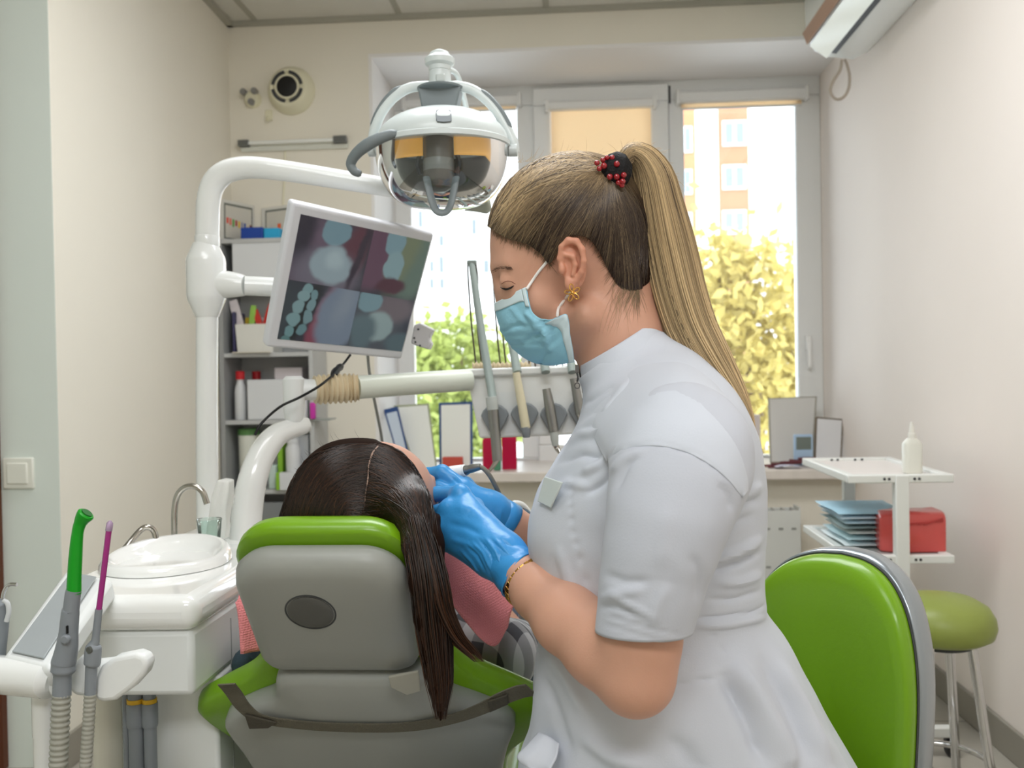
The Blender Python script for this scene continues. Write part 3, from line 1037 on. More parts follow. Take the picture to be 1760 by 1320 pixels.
# ---------------------------------------------------------------- delivery arm with instrument rack
rack = thing('instrument_rack', P(940, 700, 1.86), 'white instrument rack with grey holders on a horizontal arm', 'instrument rack')
obj('support_arm', MB().tube(path([(494, 671, 1.655), (520, 670, 1.66), (548, 669.5, 1.67)]), .0195, 24), m_whitem, rack)
tb = cr(path([(541, 670, 1.665), (560, 669, 1.675), (580, 668, 1.685), (600, 667, 1.695), (616, 666, 1.70)]), 73)
t_ = np.linspace(0, 1, 73)
obj('bellows', MB().tube(tb, .0258 + .0026 * np.cos(t_ * 2 * np.pi * 9) - .003 * (t_ > .97) - .002 * (t_ < .02), 28), m_beige, rack)
obj('arm_tube', MB().tube(path([(612, 666, 1.70), (690, 660.5, 1.76), (806, 653, 1.85)]), .0222, 24), mat('arm_greenish_white', (214, 220, 208), 0.3), rack)
pan = [(800, 637), (1085, 628), (1070, 744), (824, 754)]
obj('rack_panel', MB().prism([P(u, v, 1.855) for u, v in pan], (0, 0.05, 0.0)), m_white, rack, bevel=0.006, seg=3)
lip = [(800, 634), (1085, 625), (1085, 638), (803, 648)]
obj('rack_lip', MB().prism([P(u, v, 1.842) for u, v in lip], (0, 0.06, 0)), m_white, rack, bevel=0.004)
ins = [(836, 676), (900, 672), (900, 742), (838, 744)]
obj('label_plate', MB().prism([P(u, v, 1.8535) for u, v in ins], (0, 0.003, 0)), m_whitem, rack)
rb = cr(path([(812, 631, 1.94), (860, 631, 1.95), (912, 630, 1.96)]), 90)
t_ = np.linspace(0, 1, 90)
obj('hose_bellows', MB().tube(rb, .0095 + .0022 * np.cos(t_ * 2 * np.pi * 13), 16), m_beige, rack)
for cx, cy in ((850, 716), (901, 713), (951.5, 714), (1000, 706), (1048, 703)):
    o = [(-24, -1), (-20, -10), (-12, -18), (0, -22), (12, -18), (20, -11), (24, -3), (18, 12), (8, 28), (2, 33), (-3, 33), (-10, 24)]
    obj('instrument_holder', MB().prism([P(cx + u, cy + v, 1.835) for u, v in o], (0, 0.022, 0)), m_grey, rack, bevel=0.004)
m_whip = mat('whip_grey', (150, 162, 158), 0.4)
m_cord = mat('cord_dark', (74, 62, 54), 0.5)
for n_, (b0, b1, b2) in enumerate((((848, 690, 1.81), (826, 560, 1.87), (811, 453, 1.93)), ((889, 640, 1.81), (872, 545, 1.87), (855, 470, 1.93)), ((938, 640, 1.81), (922, 545, 1.87), (905, 470, 1.93)), ((984, 640, 1.81), (968, 545, 1.87), (952, 470, 1.93)))):
    pts = cr(path([b0, b1, b2]), 24)
    w_ = obj('whip_arm', MB().tube(pts, np.linspace(.0088, .0070, 24), 16), m_whip, rack)
    top = np.array(b2)
    obj('whip_cap', MB().cbox(P(top[0], top[1] - 1, top[2]), (0.021, 0.014, 0.012)), m_whip, w_, bevel=0.003)
    for s_ in (-1, 1):
        cp = path([(top[0] + 7 * s_, top[1] + 2, top[2]), (top[0] + 8 * s_ + 2, top[1] + 30, top[2] - .005), (top[0] + 4 + 5 * s_, top[1] + 100, top[2] + .03), (top[0] + 13 + 5 * s_, top[1] + 183, top[2] + .02)])
        obj('whip_cord', MB().tube(cr(cp, 24), 0.0019, 6), m_cord, w_)
def instrument(label, body, br_, m, tip, tr_, mt, extra=None, name='dental_handpiece'):
    pts = path(body)
    t = thing(name, pts[-1], label, 'dental tool', 'instruments on the rack')
    obj('body', MB().tube(cr(pts, 20), np.interp(np.linspace(0, 1, 20), np.linspace(0, 1, len(br_)), br_), 18), m, t)
    obj('tip', MB().tube(cr(path(tip), 14), np.interp(np.linspace(0, 1, 14), np.linspace(0, 1, len(tr_)), tr_), 14), mt, t)
    if extra:
        for nm, pp, r_, mm in extra:
            obj(nm, MB().tube(cr(path(pp), 10), np.interp(np.linspace(0, 1, 10), np.linspace(0, 1, len(r_)), r_), 18), mm, t)
instrument('steel air and water syringe hanging first on the white rack', [(847, 700, 1.80), (851, 740, 1.80), (855, 792, 1.795)], [.0108, .0104, .0100], m_dsteel, [(855, 788, 1.795), (848, 801, 1.79), (838, 813, 1.785)], [.0062, .0042, .0022], m_steel,
           [('collar', [(844.5, 682, 1.80), (847, 704, 1.80)], [.0112, .0116, .0112], mat('collar_grey', (186, 192, 188), 0.4))], 'air_water_syringe')
instrument('ivory scaler handpiece hanging second on the white rack', [(887, 640, 1.80), (896, 690, 1.80), (904, 736, 1.80)], [.0075, .0088, .0092], mat('ivory_plastic', (220, 212, 182), 0.4), [(903, 734, 1.80), (904.5, 744, 1.80), (905, 752, 1.80)], [.0098, .0090, .0066], m_tool, name='scaler_handpiece')
instrument('long steel drill handpiece hanging third on the white rack', [(939, 668, 1.80), (945, 700, 1.80), (952, 742, 1.80)], [.0082, .0105, .0100], m_dsteel, [(955, 764, 1.80), (958, 771, 1.80), (963, 779, 1.79)], [.0062, .0055, .0035], m_steel,
           [('neck', [(952, 740, 1.80), (955, 766, 1.80)], [.0086, .0086, .0064], mat('collar_grey', (186, 192, 188), 0.4))], 'drill_handpiece')
instrument('steel handpiece hanging fourth on the rack by the white coat', [(986, 650, 1.80), (991, 676, 1.80), (997, 712, 1.80)], [.0078, .0090, .0098], m_dsteel, [(997, 712, 1.80), (1000, 725, 1.80), (1003, 738, 1.80)], [.0075, .0066, .0045], m_steel)

# ---------------------------------------------------------------- monitor
cTL, cTR, cBL = P(503, 347, 1.54), P(748, 402, 1.78), P(457, 597, 1.66)
eu, ev = cTR - cTL, cBL - cTL
nrm_ = np.cross(eu, ev); nrm_ /= np.linalg.norm(nrm_)
if nrm_[1] > 0:
    nrm_ = -nrm_
mon = thing('monitor', cTL + eu / 2 + ev, 'white tilted monitor showing four pictures of teeth', 'monitor')
q = lambda u, v, d=0.0: cTL + eu * u + ev * v + nrm_ * d
obj('housing', MB().prism([q(0, 0), q(1, 0), q(1, 1), q(0, 1)], -nrm_ * 0.022), mat('monitor_white', (226, 228, 234), 0.35), mon, bevel=0.007, seg=4)
obj('rear_cover', MB().prism([q(.15, .15, -.02), q(.85, .15, -.02), q(.85, .85, -.02), q(.15, .85, -.02)], -nrm_ * 0.03), mat('monitor_white', (226, 228, 234), 0.35), mon, bevel=0.01)
pm = (q(.5, .5, -.045))
obj('mount', MB().tube([pm, (pm + P(560, 492, 1.755)) / 2, P(556, 492, 1.755)], .014, 14), m_whitem, mon)
A = np.stack([eu, ev, nrm_], 1)
Ai = np.linalg.inv(A)
def mon_uv(px, py):
    d = ray(px, py)
    t = ((cTL - C0) @ nrm_) / (d @ nrm_)
    return (Ai @ (C0 + d * t - cTL))[:2]
s0, s1 = mon_uv(517, 368), mon_uv(690, 604)
sc_ = [(s0[0], s0[1]), (s1[0], s0[1]), (s1[0], s1[1]), (s0[0], s1[1])]
sm = MB().prism([q(u, v, 0.0008) for u, v in sc_], -nrm_ * 0.002)
scr = obj('screen', sm, None, mon, smooth=0)
uvl = scr.data.uv_layers.new(name='UVMap')
for lp_ in scr.data.loops:
    p_ = np.array(scr.data.vertices[lp_.vertex_index].co)
    uv_ = (Ai @ (p_ - cTL))[:2]
    uvl.data[lp_.index].uv = ((uv_[0] - s0[0]) / (s1[0] - s0[0]), (uv_[1] - s0[1]) / (s1[1] - s0[1]))
def suv(px, py):
    u = mon_uv(px, py)
    return ((u[0] - s0[0]) / (s1[0] - s0[0]), (u[1] - s0[1]) / (s1[1] - s0[1]))
def screen_material():
    m = bpy.data.materials.new('screen_picture')
    m.use_nodes = True
    nt = m.node_tree
    N, L = nt.nodes, nt.links
    b_ = N['Principled BSDF']
    uvn = N.new('ShaderNodeUVMap'); uvn.uv_map = 'UVMap'
    sep = N.new('ShaderNodeSeparateXYZ')
    nz = N.new('ShaderNodeTexNoise'); nz.inputs['Scale'].default_value = 6.0
    L.new(uvn.outputs[0], nz.inputs['Vector'])
    mixv = N.new('ShaderNodeMix'); mixv.data_type = 'VECTOR'
    mixv.inputs[0].default_value = 0.07
    L.new(uvn.outputs[0], mixv.inputs[4]); L.new(nz.outputs['Color'], mixv.inputs[5])
    L.new(mixv.outputs[1], sep.inputs[0])
    raw = N.new('ShaderNodeSeparateXYZ'); L.new(uvn.outputs[0], raw.inputs[0])
    def math_(op, a, b=None, c=None):
        n = N.new('ShaderNodeMath'); n.operation = op
        for i, x in enumerate((a, b, c)):
            if x is None: continue
            if isinstance(x, (int, float)): n.inputs[i].default_value = x
            else: L.new(x, n.inputs[i])
        return n.outputs[0]
    rgb = N.new('ShaderNodeRGB'); rgb.outputs[0].default_value = lin((46, 48, 58))
    cur = rgb.outputs[0]
    SU, SV = 0.535, 0.515
    split_u = math_('LESS_THAN', raw.outputs[0], SU)
    low = math_('GREATER_THAN', raw.outputs[1], math_('MULTIPLY_ADD', raw.outputs[0], 0.02, SV - 0.01))
    top = math_('SUBTRACT', 1.0, low)
    rgt = math_('SUBTRACT', 1.0, split_u)
    quad = {1: math_('MULTIPLY', split_u, top), 2: math_('MULTIPLY', rgt, top), 3: math_('MULTIPLY', split_u, low), 4: math_('MULTIPLY', rgt, low)}
    blobs = [
        (1, 545, 440, 62, 72, 0, (98, 82, 98), .6), (1, 520, 395, 22, 60, 0, (40, 36, 50), .5), (1, 606, 440, 20, 60, 8, (88, 50, 62), .4), (1, 560, 470, 55, 40, 0, (104, 100, 112), .4),
        (1, 579, 397, 24, 26, 0, (112, 142, 152), .10), (1, 568, 455, 36, 34, 0, (142, 160, 166), .14), (1, 575, 448, 16, 16, 0, (160, 178, 182), .6),
        (1, 617, 440, 6, 70, 10, (50, 40, 54), .5),
        (2, 645, 440, 38, 62, 6, (94, 66, 84), .25), (2, 718, 450, 34, 70, 8, (96, 116, 104), .3), (2, 700, 430, 20, 70, 12, (112, 122, 96), .5), (2, 681, 415, 17, 26, 0, (118, 148, 156), .12), (2, 676, 460, 16, 30, 0, (128, 156, 160), .12), (2, 670, 492, 26, 12, -8, (76, 40, 54), .25),
        (3, 490, 545, 30, 60, 0, (50, 60, 66), .5), (3, 556, 545, 16, 70, 14, (126, 64, 80), .25), (3, 582, 545, 36, 66, 8, (112, 126, 142), .20), (3, 592, 520, 14, 40, 8, (124, 136, 148), .7), (3, 517, 545, 14, 62, 20, (20, 30, 34), .3),
        (3, 529, 496, 10, 8, 0, (116, 148, 150), .15), (3, 521, 507, 11, 9, 0, (122, 152, 154), .15), (3, 512, 527, 11, 14, 0, (120, 150, 152), .15), (3, 503, 549, 11, 11, 0, (116, 148, 150), .15), (3, 497, 568, 10, 9, 0, (104, 140, 142), .15), (3, 491, 581, 9, 7, 0, (84, 122, 122), .2),
        (3, 541, 508, 7, 9, 0, (108, 140, 144), .15), (3, 535, 525, 7, 11, 0, (112, 142, 146), .15), (3, 528, 545, 8, 11, 0, (108, 138, 142), .15), (3, 520, 564, 8, 9, 0, (96, 130, 134), .2),
        (4, 650, 555, 55, 60, 0, (72, 78, 86), .5), (4, 675, 530, 34, 24, 0, (102, 92, 98), .4), (4, 637, 516, 20, 20, 0, (112, 142, 150), .14), (4, 650, 561, 24, 26, 0, (136, 156, 156), .16), (4, 690, 592, 28, 18, 0, (78, 98, 104), .3), (4, 622, 570, 22, 30, 0, (84, 104, 110), .3),
    ]
    for (k_, px, py, rx, ry, ang, colr, soft) in blobs:
        u, v = suv(px, py)
        ru = abs(suv(px + rx, py)[0] - u) + 1e-3
        rv = abs(suv(px, py + ry)[1] - v) + 1e-3
        du = math_('SUBTRACT', sep.outputs[0], u * 0.93 + 0.035)
        dv = math_('SUBTRACT', sep.outputs[1], v * 0.93 + 0.035)
        a_ = math.radians(ang)
        x_ = math_('MULTIPLY_ADD', dv, math.sin(a_), math_('MULTIPLY', du, math.cos(a_)))
        y_ = math_('MULTIPLY_ADD', du, -math.sin(a_), math_('MULTIPLY', dv, math.cos(a_)))
        x_ = math_('DIVIDE', x_, ru * .93); y_ = math_('DIVIDE', y_, rv * .93)
        rr_ = math_('SQRT', math_('ADD', math_('MULTIPLY', x_, x_), math_('MULTIPLY', y_, y_)))
        mr = N.new('ShaderNodeMapRange'); mr.interpolation_type = 'SMOOTHSTEP'
        mr.inputs['From Min'].default_value = 1 + soft; mr.inputs['From Max'].default_value = max(0.0, 1 - soft)
        L.new(rr_, mr.inputs['Value'])
        mk = math_('MULTIPLY', mr.outputs[0], quad[k_])
        mx = N.new('ShaderNodeMix'); mx.data_type = 'RGBA'
        L.new(mk, mx.inputs[0]); L.new(cur, mx.inputs[6]); mx.inputs[7].default_value = lin(colr)
        cur = mx.outputs[2]
    b_.inputs['Base Color'].default_value = (0.02, 0.02, 0.022, 1)
    b_.inputs['Roughness'].default_value = 0.35
    L.new(cur, b_.inputs['Emission Color'])
    b_.inputs['Emission Strength'].default_value = 0.62
    return m
scr.data.materials.append(screen_material())
# camera clip at the monitor's edge
cb = [(712, 558), (722, 554), (745, 566), (741, 574), (738, 578), (739, 586), (742, 590), (737, 601), (715, 594), (706, 590)]
cm = thing('camera_holder', P(725, 580, 1.84), 'small grey camera holder clipped to the monitor edge', 'holder')
obj('bracket', MB().prism([P(u, v, 1.85) for u, v in cb], (0, 0.03, 0)), mat('clip_grey', (190, 188, 190), 0.45), cm, bevel=0.003)
for u, v in ((719, 566), (714, 588), (722, 594), (712, 581)):
    obj('screw', MB().lathe(P(u, v, 1.849), (0, -1, 0), [(0, .0022), (.0015, .0022)], 10), m_dk, cm)
# cables from the monitor
kb = cr(path([(602, 610, 1.80), (590, 626, 1.77), (574, 643, 1.68), (548, 664, 1.60), (515, 683, 1.60), (485, 697, 1.59), (462, 715, 1.585), (446, 732, 1.575), (438, 748, 1.57)]), 60)
t = thing('black_cable', kb[-1], 'black cable with plug connector draped from the monitor to the white column', 'cable')
obj('cable', MB().tube(kb, .0024, 10), m_black, t)
obj('connector', MB().tube(cr(path([(588, 628, 1.765), (580, 635, 1.72), (570, 646, 1.67)]), 10), [.003, .0055, .0072, .0072, .006, .0072, .0072, .0072, .005, .003], 8), m_black, t)
kg = cr(path([(632, 611, 1.86), (635, 640, 1.87), (641, 675, 1.90), (649, 715, 1.95), (656, 752, 2.0), (662, 800, 2.05)]), 40)
tag(obj('grey_cable', MB().tube(kg, .0032, 10), mat('cable_grey', (140, 142, 138), 0.5)), 'thin grey cable hanging from the bottom edge of the monitor', 'cable')

# ---------------------------------------------------------------- operating lamp
LY = 1.60
k = LY / 1570
lamp = thing('operating_lamp', P(758, 260, LY), 'white dental operating lamp with clear lens and amber filters', 'lamp')
m_lw = mat('lamp_shell_white', (216, 224, 224), 0.3, coat=0.3)
m_lg = mat('lamp_grey', (120, 129, 132), 0.45)
c = P(760, 250, LY)
rx, ry, rzu, rzd = 116 * k, 0.105, 62 * k, 107 * k
a = np.linspace(0, 2 * np.pi, 64, endpoint=False)
def cap_rings(sign, rz, e, n, inner=1.0):
    out = []
    for t in np.linspace(0, 1, n):
        f = math.cos(t * math.pi / 2) ** e if t < 1 else 1e-3
        out.append(np.stack([c[0] + rx * inner * max(f, 1e-3) * np.cos(a), c[1] + ry * inner * max(f, 1e-3) * np.sin(a), np.full(64, c[2] + sign * rz * inner * math.sin(t * math.pi / 2))], -1))
    return out
obj('upper_shell', MB().loft(cap_rings(1, rzu, 0.9, 16)[::1], cap=True), m_lw, lamp, smooth=60)
obj('shell_rim', MB().loft([np.stack([c[0] + rx * f * np.cos(a), c[1] + ry * f * np.sin(a), np.full(64, c[2] + h)], -1) for f, h in ((1.0, 0.004), (1.025, 0.002), (1.025, -0.006), (0.99, -0.008))], cap=False), m_lw, lamp)
lens = MB().loft([r_ for r_ in cap_rings(-1, rzd, 0.52, 26)], cap=False)
obj('lens', lens, glass_mat('lamp_lens', (238, 242, 242), 0.05), lamp, smooth=80)
# inside: dark reflector behind, amber filters, bulb column
m_refl = mat('lamp_reflector', (150, 156, 158), 0.25, 0.7)
G = []
for t in np.linspace(0, math.pi * 0.36, 12):
    row = []
    for s_ in np.linspace(0.03, math.pi - 0.03, 28):
        row.append((c[0] + rx * .95 * math.cos(s_) * math.cos(t) ** .4, c[1] + ry * (.88 * math.sin(s_) * math.cos(t) ** .6) - 0.005, c[2] - 0.004 - rzd * .82 * math.sin(t)))
    G.append(row)
obj('reflector', MB().grid(G), m_refl, lamp, smooth=80, solid=0.002)
m_amb = mat('amber_filter', (240, 176, 84), 0.12, emit=(250, 190, 100), estr=0.32)  # emission added so the amber filter seems to glow
for s0_, s1_ in ((-0.98, -0.20), (0.22, 1.0)):
    G = []
    for zz in np.linspace(0, 1, 8):
        row = []
        for s_ in np.linspace(s0_, s1_, 14):
            edge = 1.0 + (0.9 if abs(s_) > 0.7 else 0.0) * ((abs(s_) - 0.7) / 0.3 if abs(s_) > 0.7 else 0)
            row.append((c[0] + rx * .93 * math.sin(s_ * 1.15), c[1] - ry * .55 * math.cos(s_ * 1.15), c[2] + 0.004 - zz * 34 * k * edge))
        G.append(row)
    obj('amber_filter', MB().grid(G), m_amb, lamp, smooth=80, solid=0.0015)
obj('bulb_column', MB().tube([c + np.array([0.0, -ry * .45, 0.005]), c + np.array([0.0, -ry * .45, -0.03]), c + np.array([0, -ry * .45, -0.068]), c + np.array([0, -ry * .45, -0.084]), c + np.array([0, -ry * .45, -0.091])], [.0255, .0255, .0270, .0225, .010], 28), mat('bulb_column_grey', (104, 100, 96), 0.3, coat=0.5), lamp)
obj('column_band', MB().lathe(c + np.array([0, -ry * .45, -0.036]), (0, 0, -1), [(0, .0262), (.004, .0268), (.02, .0266), (.022, .0262)], 28), mat('band_grey', (140, 142, 140), 0.3), lamp)
for s_ in (-1, 1):
    obj('lamp_clip', MB().tube([c + np.array([.032 * s_, -ry * .5, -0.028]), c + np.array([.037 * s_, -ry * .5, -0.045]), c + np.array([.031 * s_, -ry * .5, -0.062])], .004, 8), m_dk, lamp)
hl = cr(path([(733, 305, 1.53), (738, 328, 1.52), (744, 350, 1.515), (750, 362, 1.515), (760, 366, 1.515), (769, 362, 1.515), (775, 350, 1.515), (780, 328, 1.52), (784, 305, 1.53)]), 40)
obj('grip_loop', MB().tube(hl, .0042, 10, squash=1.6), m_lg, lamp)
hr = cr(path([(690, 229, 1.52), (672, 231, 1.51), (650, 239, 1.505), (628, 251, 1.505), (611, 266, 1.51), (603, 281, 1.515), (607, 292, 1.515), (614, 297, 1.515), (621, 298, 1.515)]), 40)
obj('side_handle', MB().tube(hr, np.interp(np.linspace(0, 1, 40), [0, .12, .35, .7, .93, 1], [.002, .0085, .0105, .0078, .0065, .004]), 16), m_lg, lamp)
yk = cr(path([(640, 262, LY), (640, 245, LY), (646, 215, LY), (660, 187, LY), (680, 165, LY), (704, 151, LY), (732, 148, LY), (760, 148, LY), (795, 149, LY), (822, 160, LY), (848, 184, LY), (868, 215, LY), (882, 245, LY), (884, 262, LY)]), 70)
obj('yoke', MB().tube(yk, .0078, 18, squash=1.15), m_lw, lamp)
for pp in ([(638, 240, LY), (645, 208, LY), (659, 180, LY), (678, 159, LY), (697, 147, LY)], [(812, 150, LY), (836, 164, LY), (857, 187, LY), (872, 212, LY), (880, 232, LY)]):
    obj('yoke_insert', MB().tube(cr(path(pp), 30), np.interp(np.linspace(0, 1, 30), [0, .2, .8, 1], [.002, .0062, .0062, .002]), 12, squash=1.2), m_lg, lamp)
for u in (641, 882):
    obj('yoke_pivot', MB().lathe(P(u, 258, LY) + np.array([-.009, 0, 0]), (1, 0, 0), [(0, .008), (.002, .0115), (.016, .0115), (.018, .008)], 24), m_lw, lamp)
nk = MB()
nk.loft([np.array([P(757 + w_ * sx * 1.0, v, LY) + np.array([0, dy * 0.02, 0]) for sx, dy in ((-1, -1), (1, -1), (1, 1), (-1, 1))]) for w_, v in ((37, 154), (34, 168), (29, 192), (27, 200))])
obj('neck', nk, m_lg, lamp, bevel=0.003)
obj('under_plate', MB().lathe(P(757, 158, LY), (0, 0, 1), [(0, .02), (.003, .040), (.006, .041), (.008, .034)], 40), m_lg, lamp)
shell_f = lambda p: sd_ell(p, c, (rx, ry, rzu))
tab = np.array([(749, 189), (758, 186), (775, 189), (776, 199), (776, 209), (763, 210), (750, 209), (749, 199)], float)
lt, _h = march(tab[:, 0], tab[:, 1], shell_f, .8, 2.5)
vw = (C0 - lt.mean(0)); vw /= np.linalg.norm(vw)
obj('latch', MB().loft([lt - vw * .004, lt + vw * .0045]), mat('latch_grey', (92, 100, 104), 0.55), lamp, bevel=0.0015)
obj('top_joint', MB().lathe(P(756.5, 148, LY), (0, 0, 1), [(0, .022), (8 * k, .0195), (24 * k, .0190), (25 * k, .0180), (26 * k, .0190), (33 * k, .0195), (37 * k, .0255), (46 * k, .0262), (51 * k, .0205), (52 * k, .0185), (57 * k, .0165), (61 * k, .009), (62 * k, .001)], 36), m_lw, lamp)
obj('push_button', MB().cbox(P(757, 134, LY - 0.019), (.017, .006, .015)), mat('button_clear', (206, 214, 212), 0.1, coat=1), lamp, bevel=0.003)
obj('riser', MB().tube(cr(path([(768, 118, 1.62), (786, 130, 1.655), (799, 175, 1.69), (812, 240, 1.72), (828, 342, 1.755)]), 30), .0050, 12), m_lw, lamp)

# ---------------------------------------------------------------- suction console
con = thing('suction_console', (P(74, 1260, 0.99)[0], 0.99, 0), 'white suction console with tilted grey pad on a round post', 'console')
A_, B_, C_, D_ = P(0, 1131, .98), P(86, 1150, .955), P(193, 993, 1.17), P(112, 978, 1.19)
obj('console_body', MB().prism([A_, B_, C_, D_], (0.0, 0.012, -0.030)), m_whitem, con, bevel=0.008, seg=3)
obj('console_front', MB().tube([P(-24, 1158, .995), P(-15, 1158, .99), P(40, 1162, .985), P(86, 1168, .975), P(92, 1169, .975)], [.012, .0205, .0215, .0205, .014], 24, squash=1.15), m_white, con)
up_ = np.cross(B_ - A_, D_ - A_); up_ /= np.linalg.norm(up_)
up_ = up_ if up_[2] > 0 else -up_
obj('grey_pad', MB().prism([P(14, 1122, .9755), P(70, 1131, .9585), P(162, 994, 1.160), P(119, 989, 1.172)], up_ * 0.003), mat('pad_grey', (158, 164, 166), 0.35, vary=0.06, vscale=14), con, bevel=0.0012, label=None) if False else obj('grey_pad', MB().prism([A_ + (B_ - A_) * u + (D_ - A_) * v + up_ * 0.001 for u, v in ((.16, .06), (.80, .06), (.80, .95), (.20, .95))], up_ * 0.002), mat('pad_grey', (158, 164, 166), 0.35, vary=0.06, vscale=14), con, bevel=0.0008)
pc = P(74, 1190, .99)
obj('post', MB().lathe((pc[0], .99, 0.0), (0, 0, 1), [(0, .05), (.015, .05), (.02, .0115), (pc[2] - .05, .0115), (pc[2] - .048, .0122), (pc[2] + .02, .0122)], 28), m_white, con)
obj('holder_bar', MB().tube([P(70, 1166, 1.0), P(140, 1160, 1.0), P(225, 1150, 1.005)], .016, 16), m_whitem, con)
def lobe(poly, Y, th, nm='tool_cradle'):
    obj(nm, MB().prism([P(u, v, Y) for u, v in poly], (0, th, 0)), m_whitem, con, bevel=0.006, seg=3)
lobe([(160, 1196), (163, 1166), (172, 1146), (196, 1130), (232, 1123), (248, 1128), (254, 1143), (248, 1160), (226, 1184), (197, 1205), (178, 1208), (165, 1205)], .952, .022)
lobe([(116, 1186), (117, 1160), (126, 1140), (138, 1128), (150, 1126), (152, 1160), (147, 1198), (128, 1197)], .962, .03)
lobe([(78, 1182), (79, 1155), (86, 1138), (96, 1132), (98, 1160), (95, 1198), (86, 1197)], .967, .03)

def ribbed(pts, r, amp, pitch, n=260, seg=16):
    pts = cr(path(pts), n)
    L_ = np.concatenate([[0], np.cumsum(np.linalg.norm(np.diff(pts, axis=0), axis=1))])
    return MB().tube(pts, r + amp * np.sign(np.sin(L_ / pitch * 2 * np.pi)) * np.abs(np.sin(L_ / pitch * 2 * np.pi)) ** .5, seg)
TY = .945
t = thing('suction_handpiece', P(108, 1195, TY), 'grey suction handpiece with bright green bent tip', 'suction tool')
gt = cr(path([(127, 1020, TY), (128, 990, TY), (130, 955, TY), (132, 928, TY), (135, 908, TY), (141, 893, TY), (149, 882, TY)]), 40)
m_green = mat('green_plastic', (10, 150, 24), 0.35)
obj('green_tip', MB().tube(gt, np.interp(np.linspace(0, 1, 40), [0, .3, .6, .75, .9, .97, 1], [.0076, .0070, .0060, .0064, .0085, .0092, .0078]), 20), m_green, t)
obj('tip_mouth', MB().lathe(gt[-1], gt[-1] - gt[-4], [(-.001, .0062), (.0012, .0060)], 20), mat('green_dark', (8, 96, 20), 0.5), t)
sb = cr(path([(127, 1014, TY), (125, 1024, TY), (122, 1050, TY), (121, 1052, TY), (118, 1085, TY), (115, 1112, TY), (111, 1132, TY), (109, 1140, TY), (108.5, 1152, TY), (107.5, 1162, TY), (106, 1196, TY)]), 70)
obj('body', MB().tube(sb, np.interp(np.linspace(0, 1, 70), [0, .1, .2, .3, .4, .5, .6, .68, .72, .8, .9, 1], [.0080, .0082, .0084, .0092, .0098, .0115, .0125, .0128, .0122, .0128, .0092, .0098]), 20), m_tool, t)
obj('slider', MB().lathe(P(114, 1098, TY - .0105), (0, -1, 0), [(0, .0052), (.003, .0050), (.0045, .0035)], 18), m_tool, t)
obj('slot', MB().cbox(P(115.5, 1082, TY - .0112), (.0012, .003, .008)), m_black, t)
obj('hose', ribbed([(106, 1192, TY), (104, 1230, TY), (101.5, 1290, TY), (99, 1350, TY), (97, 1480, TY + .01), (100, 1700, TY + .05), (110, 2000, TY + .14)], .0094, .0006, .0062), m_hose, t)
t = thing('saliva_ejector', P(155, 1195, TY), 'slim grey saliva ejector holding a magenta tube', 'suction tool')
m_mag = mat('magenta_plastic', (168, 44, 132), 0.15, trans=0.15, coat=0.5)
obj('ejector_tube', MB().tube(path([(169.5, 1052, TY), (178, 985, TY), (187.5, 908, TY)]), .0031, 14), m_mag, t)
obj('clear_tip', MB().tube(path([(187, 912, TY), (188, 905, TY), (188.8, 899, TY), (189.2, 895, TY)]), [.0036, .0036, .0034, .0014], 14), mat('clear_lilac', (216, 186, 222), 0.1, trans=0.5), t)
eb = cr(path([(170, 1047, TY), (167, 1075, TY), (164, 1100, TY), (161.5, 1108, TY), (160, 1120, TY), (158.5, 1140, TY), (157, 1150, TY), (155, 1196, TY)]), 50)
obj('body', MB().tube(eb, np.interp(np.linspace(0, 1, 50), [0, .25, .4, .48, .6, .72, .82, 1], [.0038, .0040, .0055, .0082, .0088, .0086, .0062, .0058]), 18), m_tool, t)
obj('valve', MB().lathe(P(155, 1117, TY - .0065), (-.4, -1, 0), [(0, .0040), (.0025, .0036)], 14), mat('valve_dark', (84, 86, 80), 0.4), t)
obj('hose', ribbed([(155, 1193, TY), (153, 1230, TY), (149, 1290, TY), (145, 1350, TY), (142, 1480, TY + .01), (145, 1700, TY + .05), (150, 2000, TY + .14)], .0062, .0003, .005), m_hose, t)
t = thing('spray_syringe', P(2, 1098, 1.02), 'grey spray syringe with bent steel tip at the console end', 'dental tool')
obj('nozzle', MB().tube(cr(path([(3, 1040, 1.02), (6, 1020, 1.02), (11, 1009, 1.02), (18, 1004.5, 1.02), (29, 1004.5, 1.02)]), 20), .0022, 10), m_chrome, t)
obj('body', MB().tube(cr(path([(4, 1030, 1.02), (2, 1045, 1.02), (0, 1075, 1.02), (-4, 1120, 1.02), (-8, 1160, 1.02)]), 24), np.interp(np.linspace(0, 1, 24), [0, .12, .3, .7, 1], [.004, .0092, .0098, .009, .009]), 18), m_tool, t)
obj('grip_ring', MB().tube(cr(path([(6, 1032, 1.012), (13, 1037, 1.012), (15, 1052, 1.012), (11, 1068, 1.012)]), 14), .0028, 10), mat('ring_white', (206, 210, 212), 0.3), t)

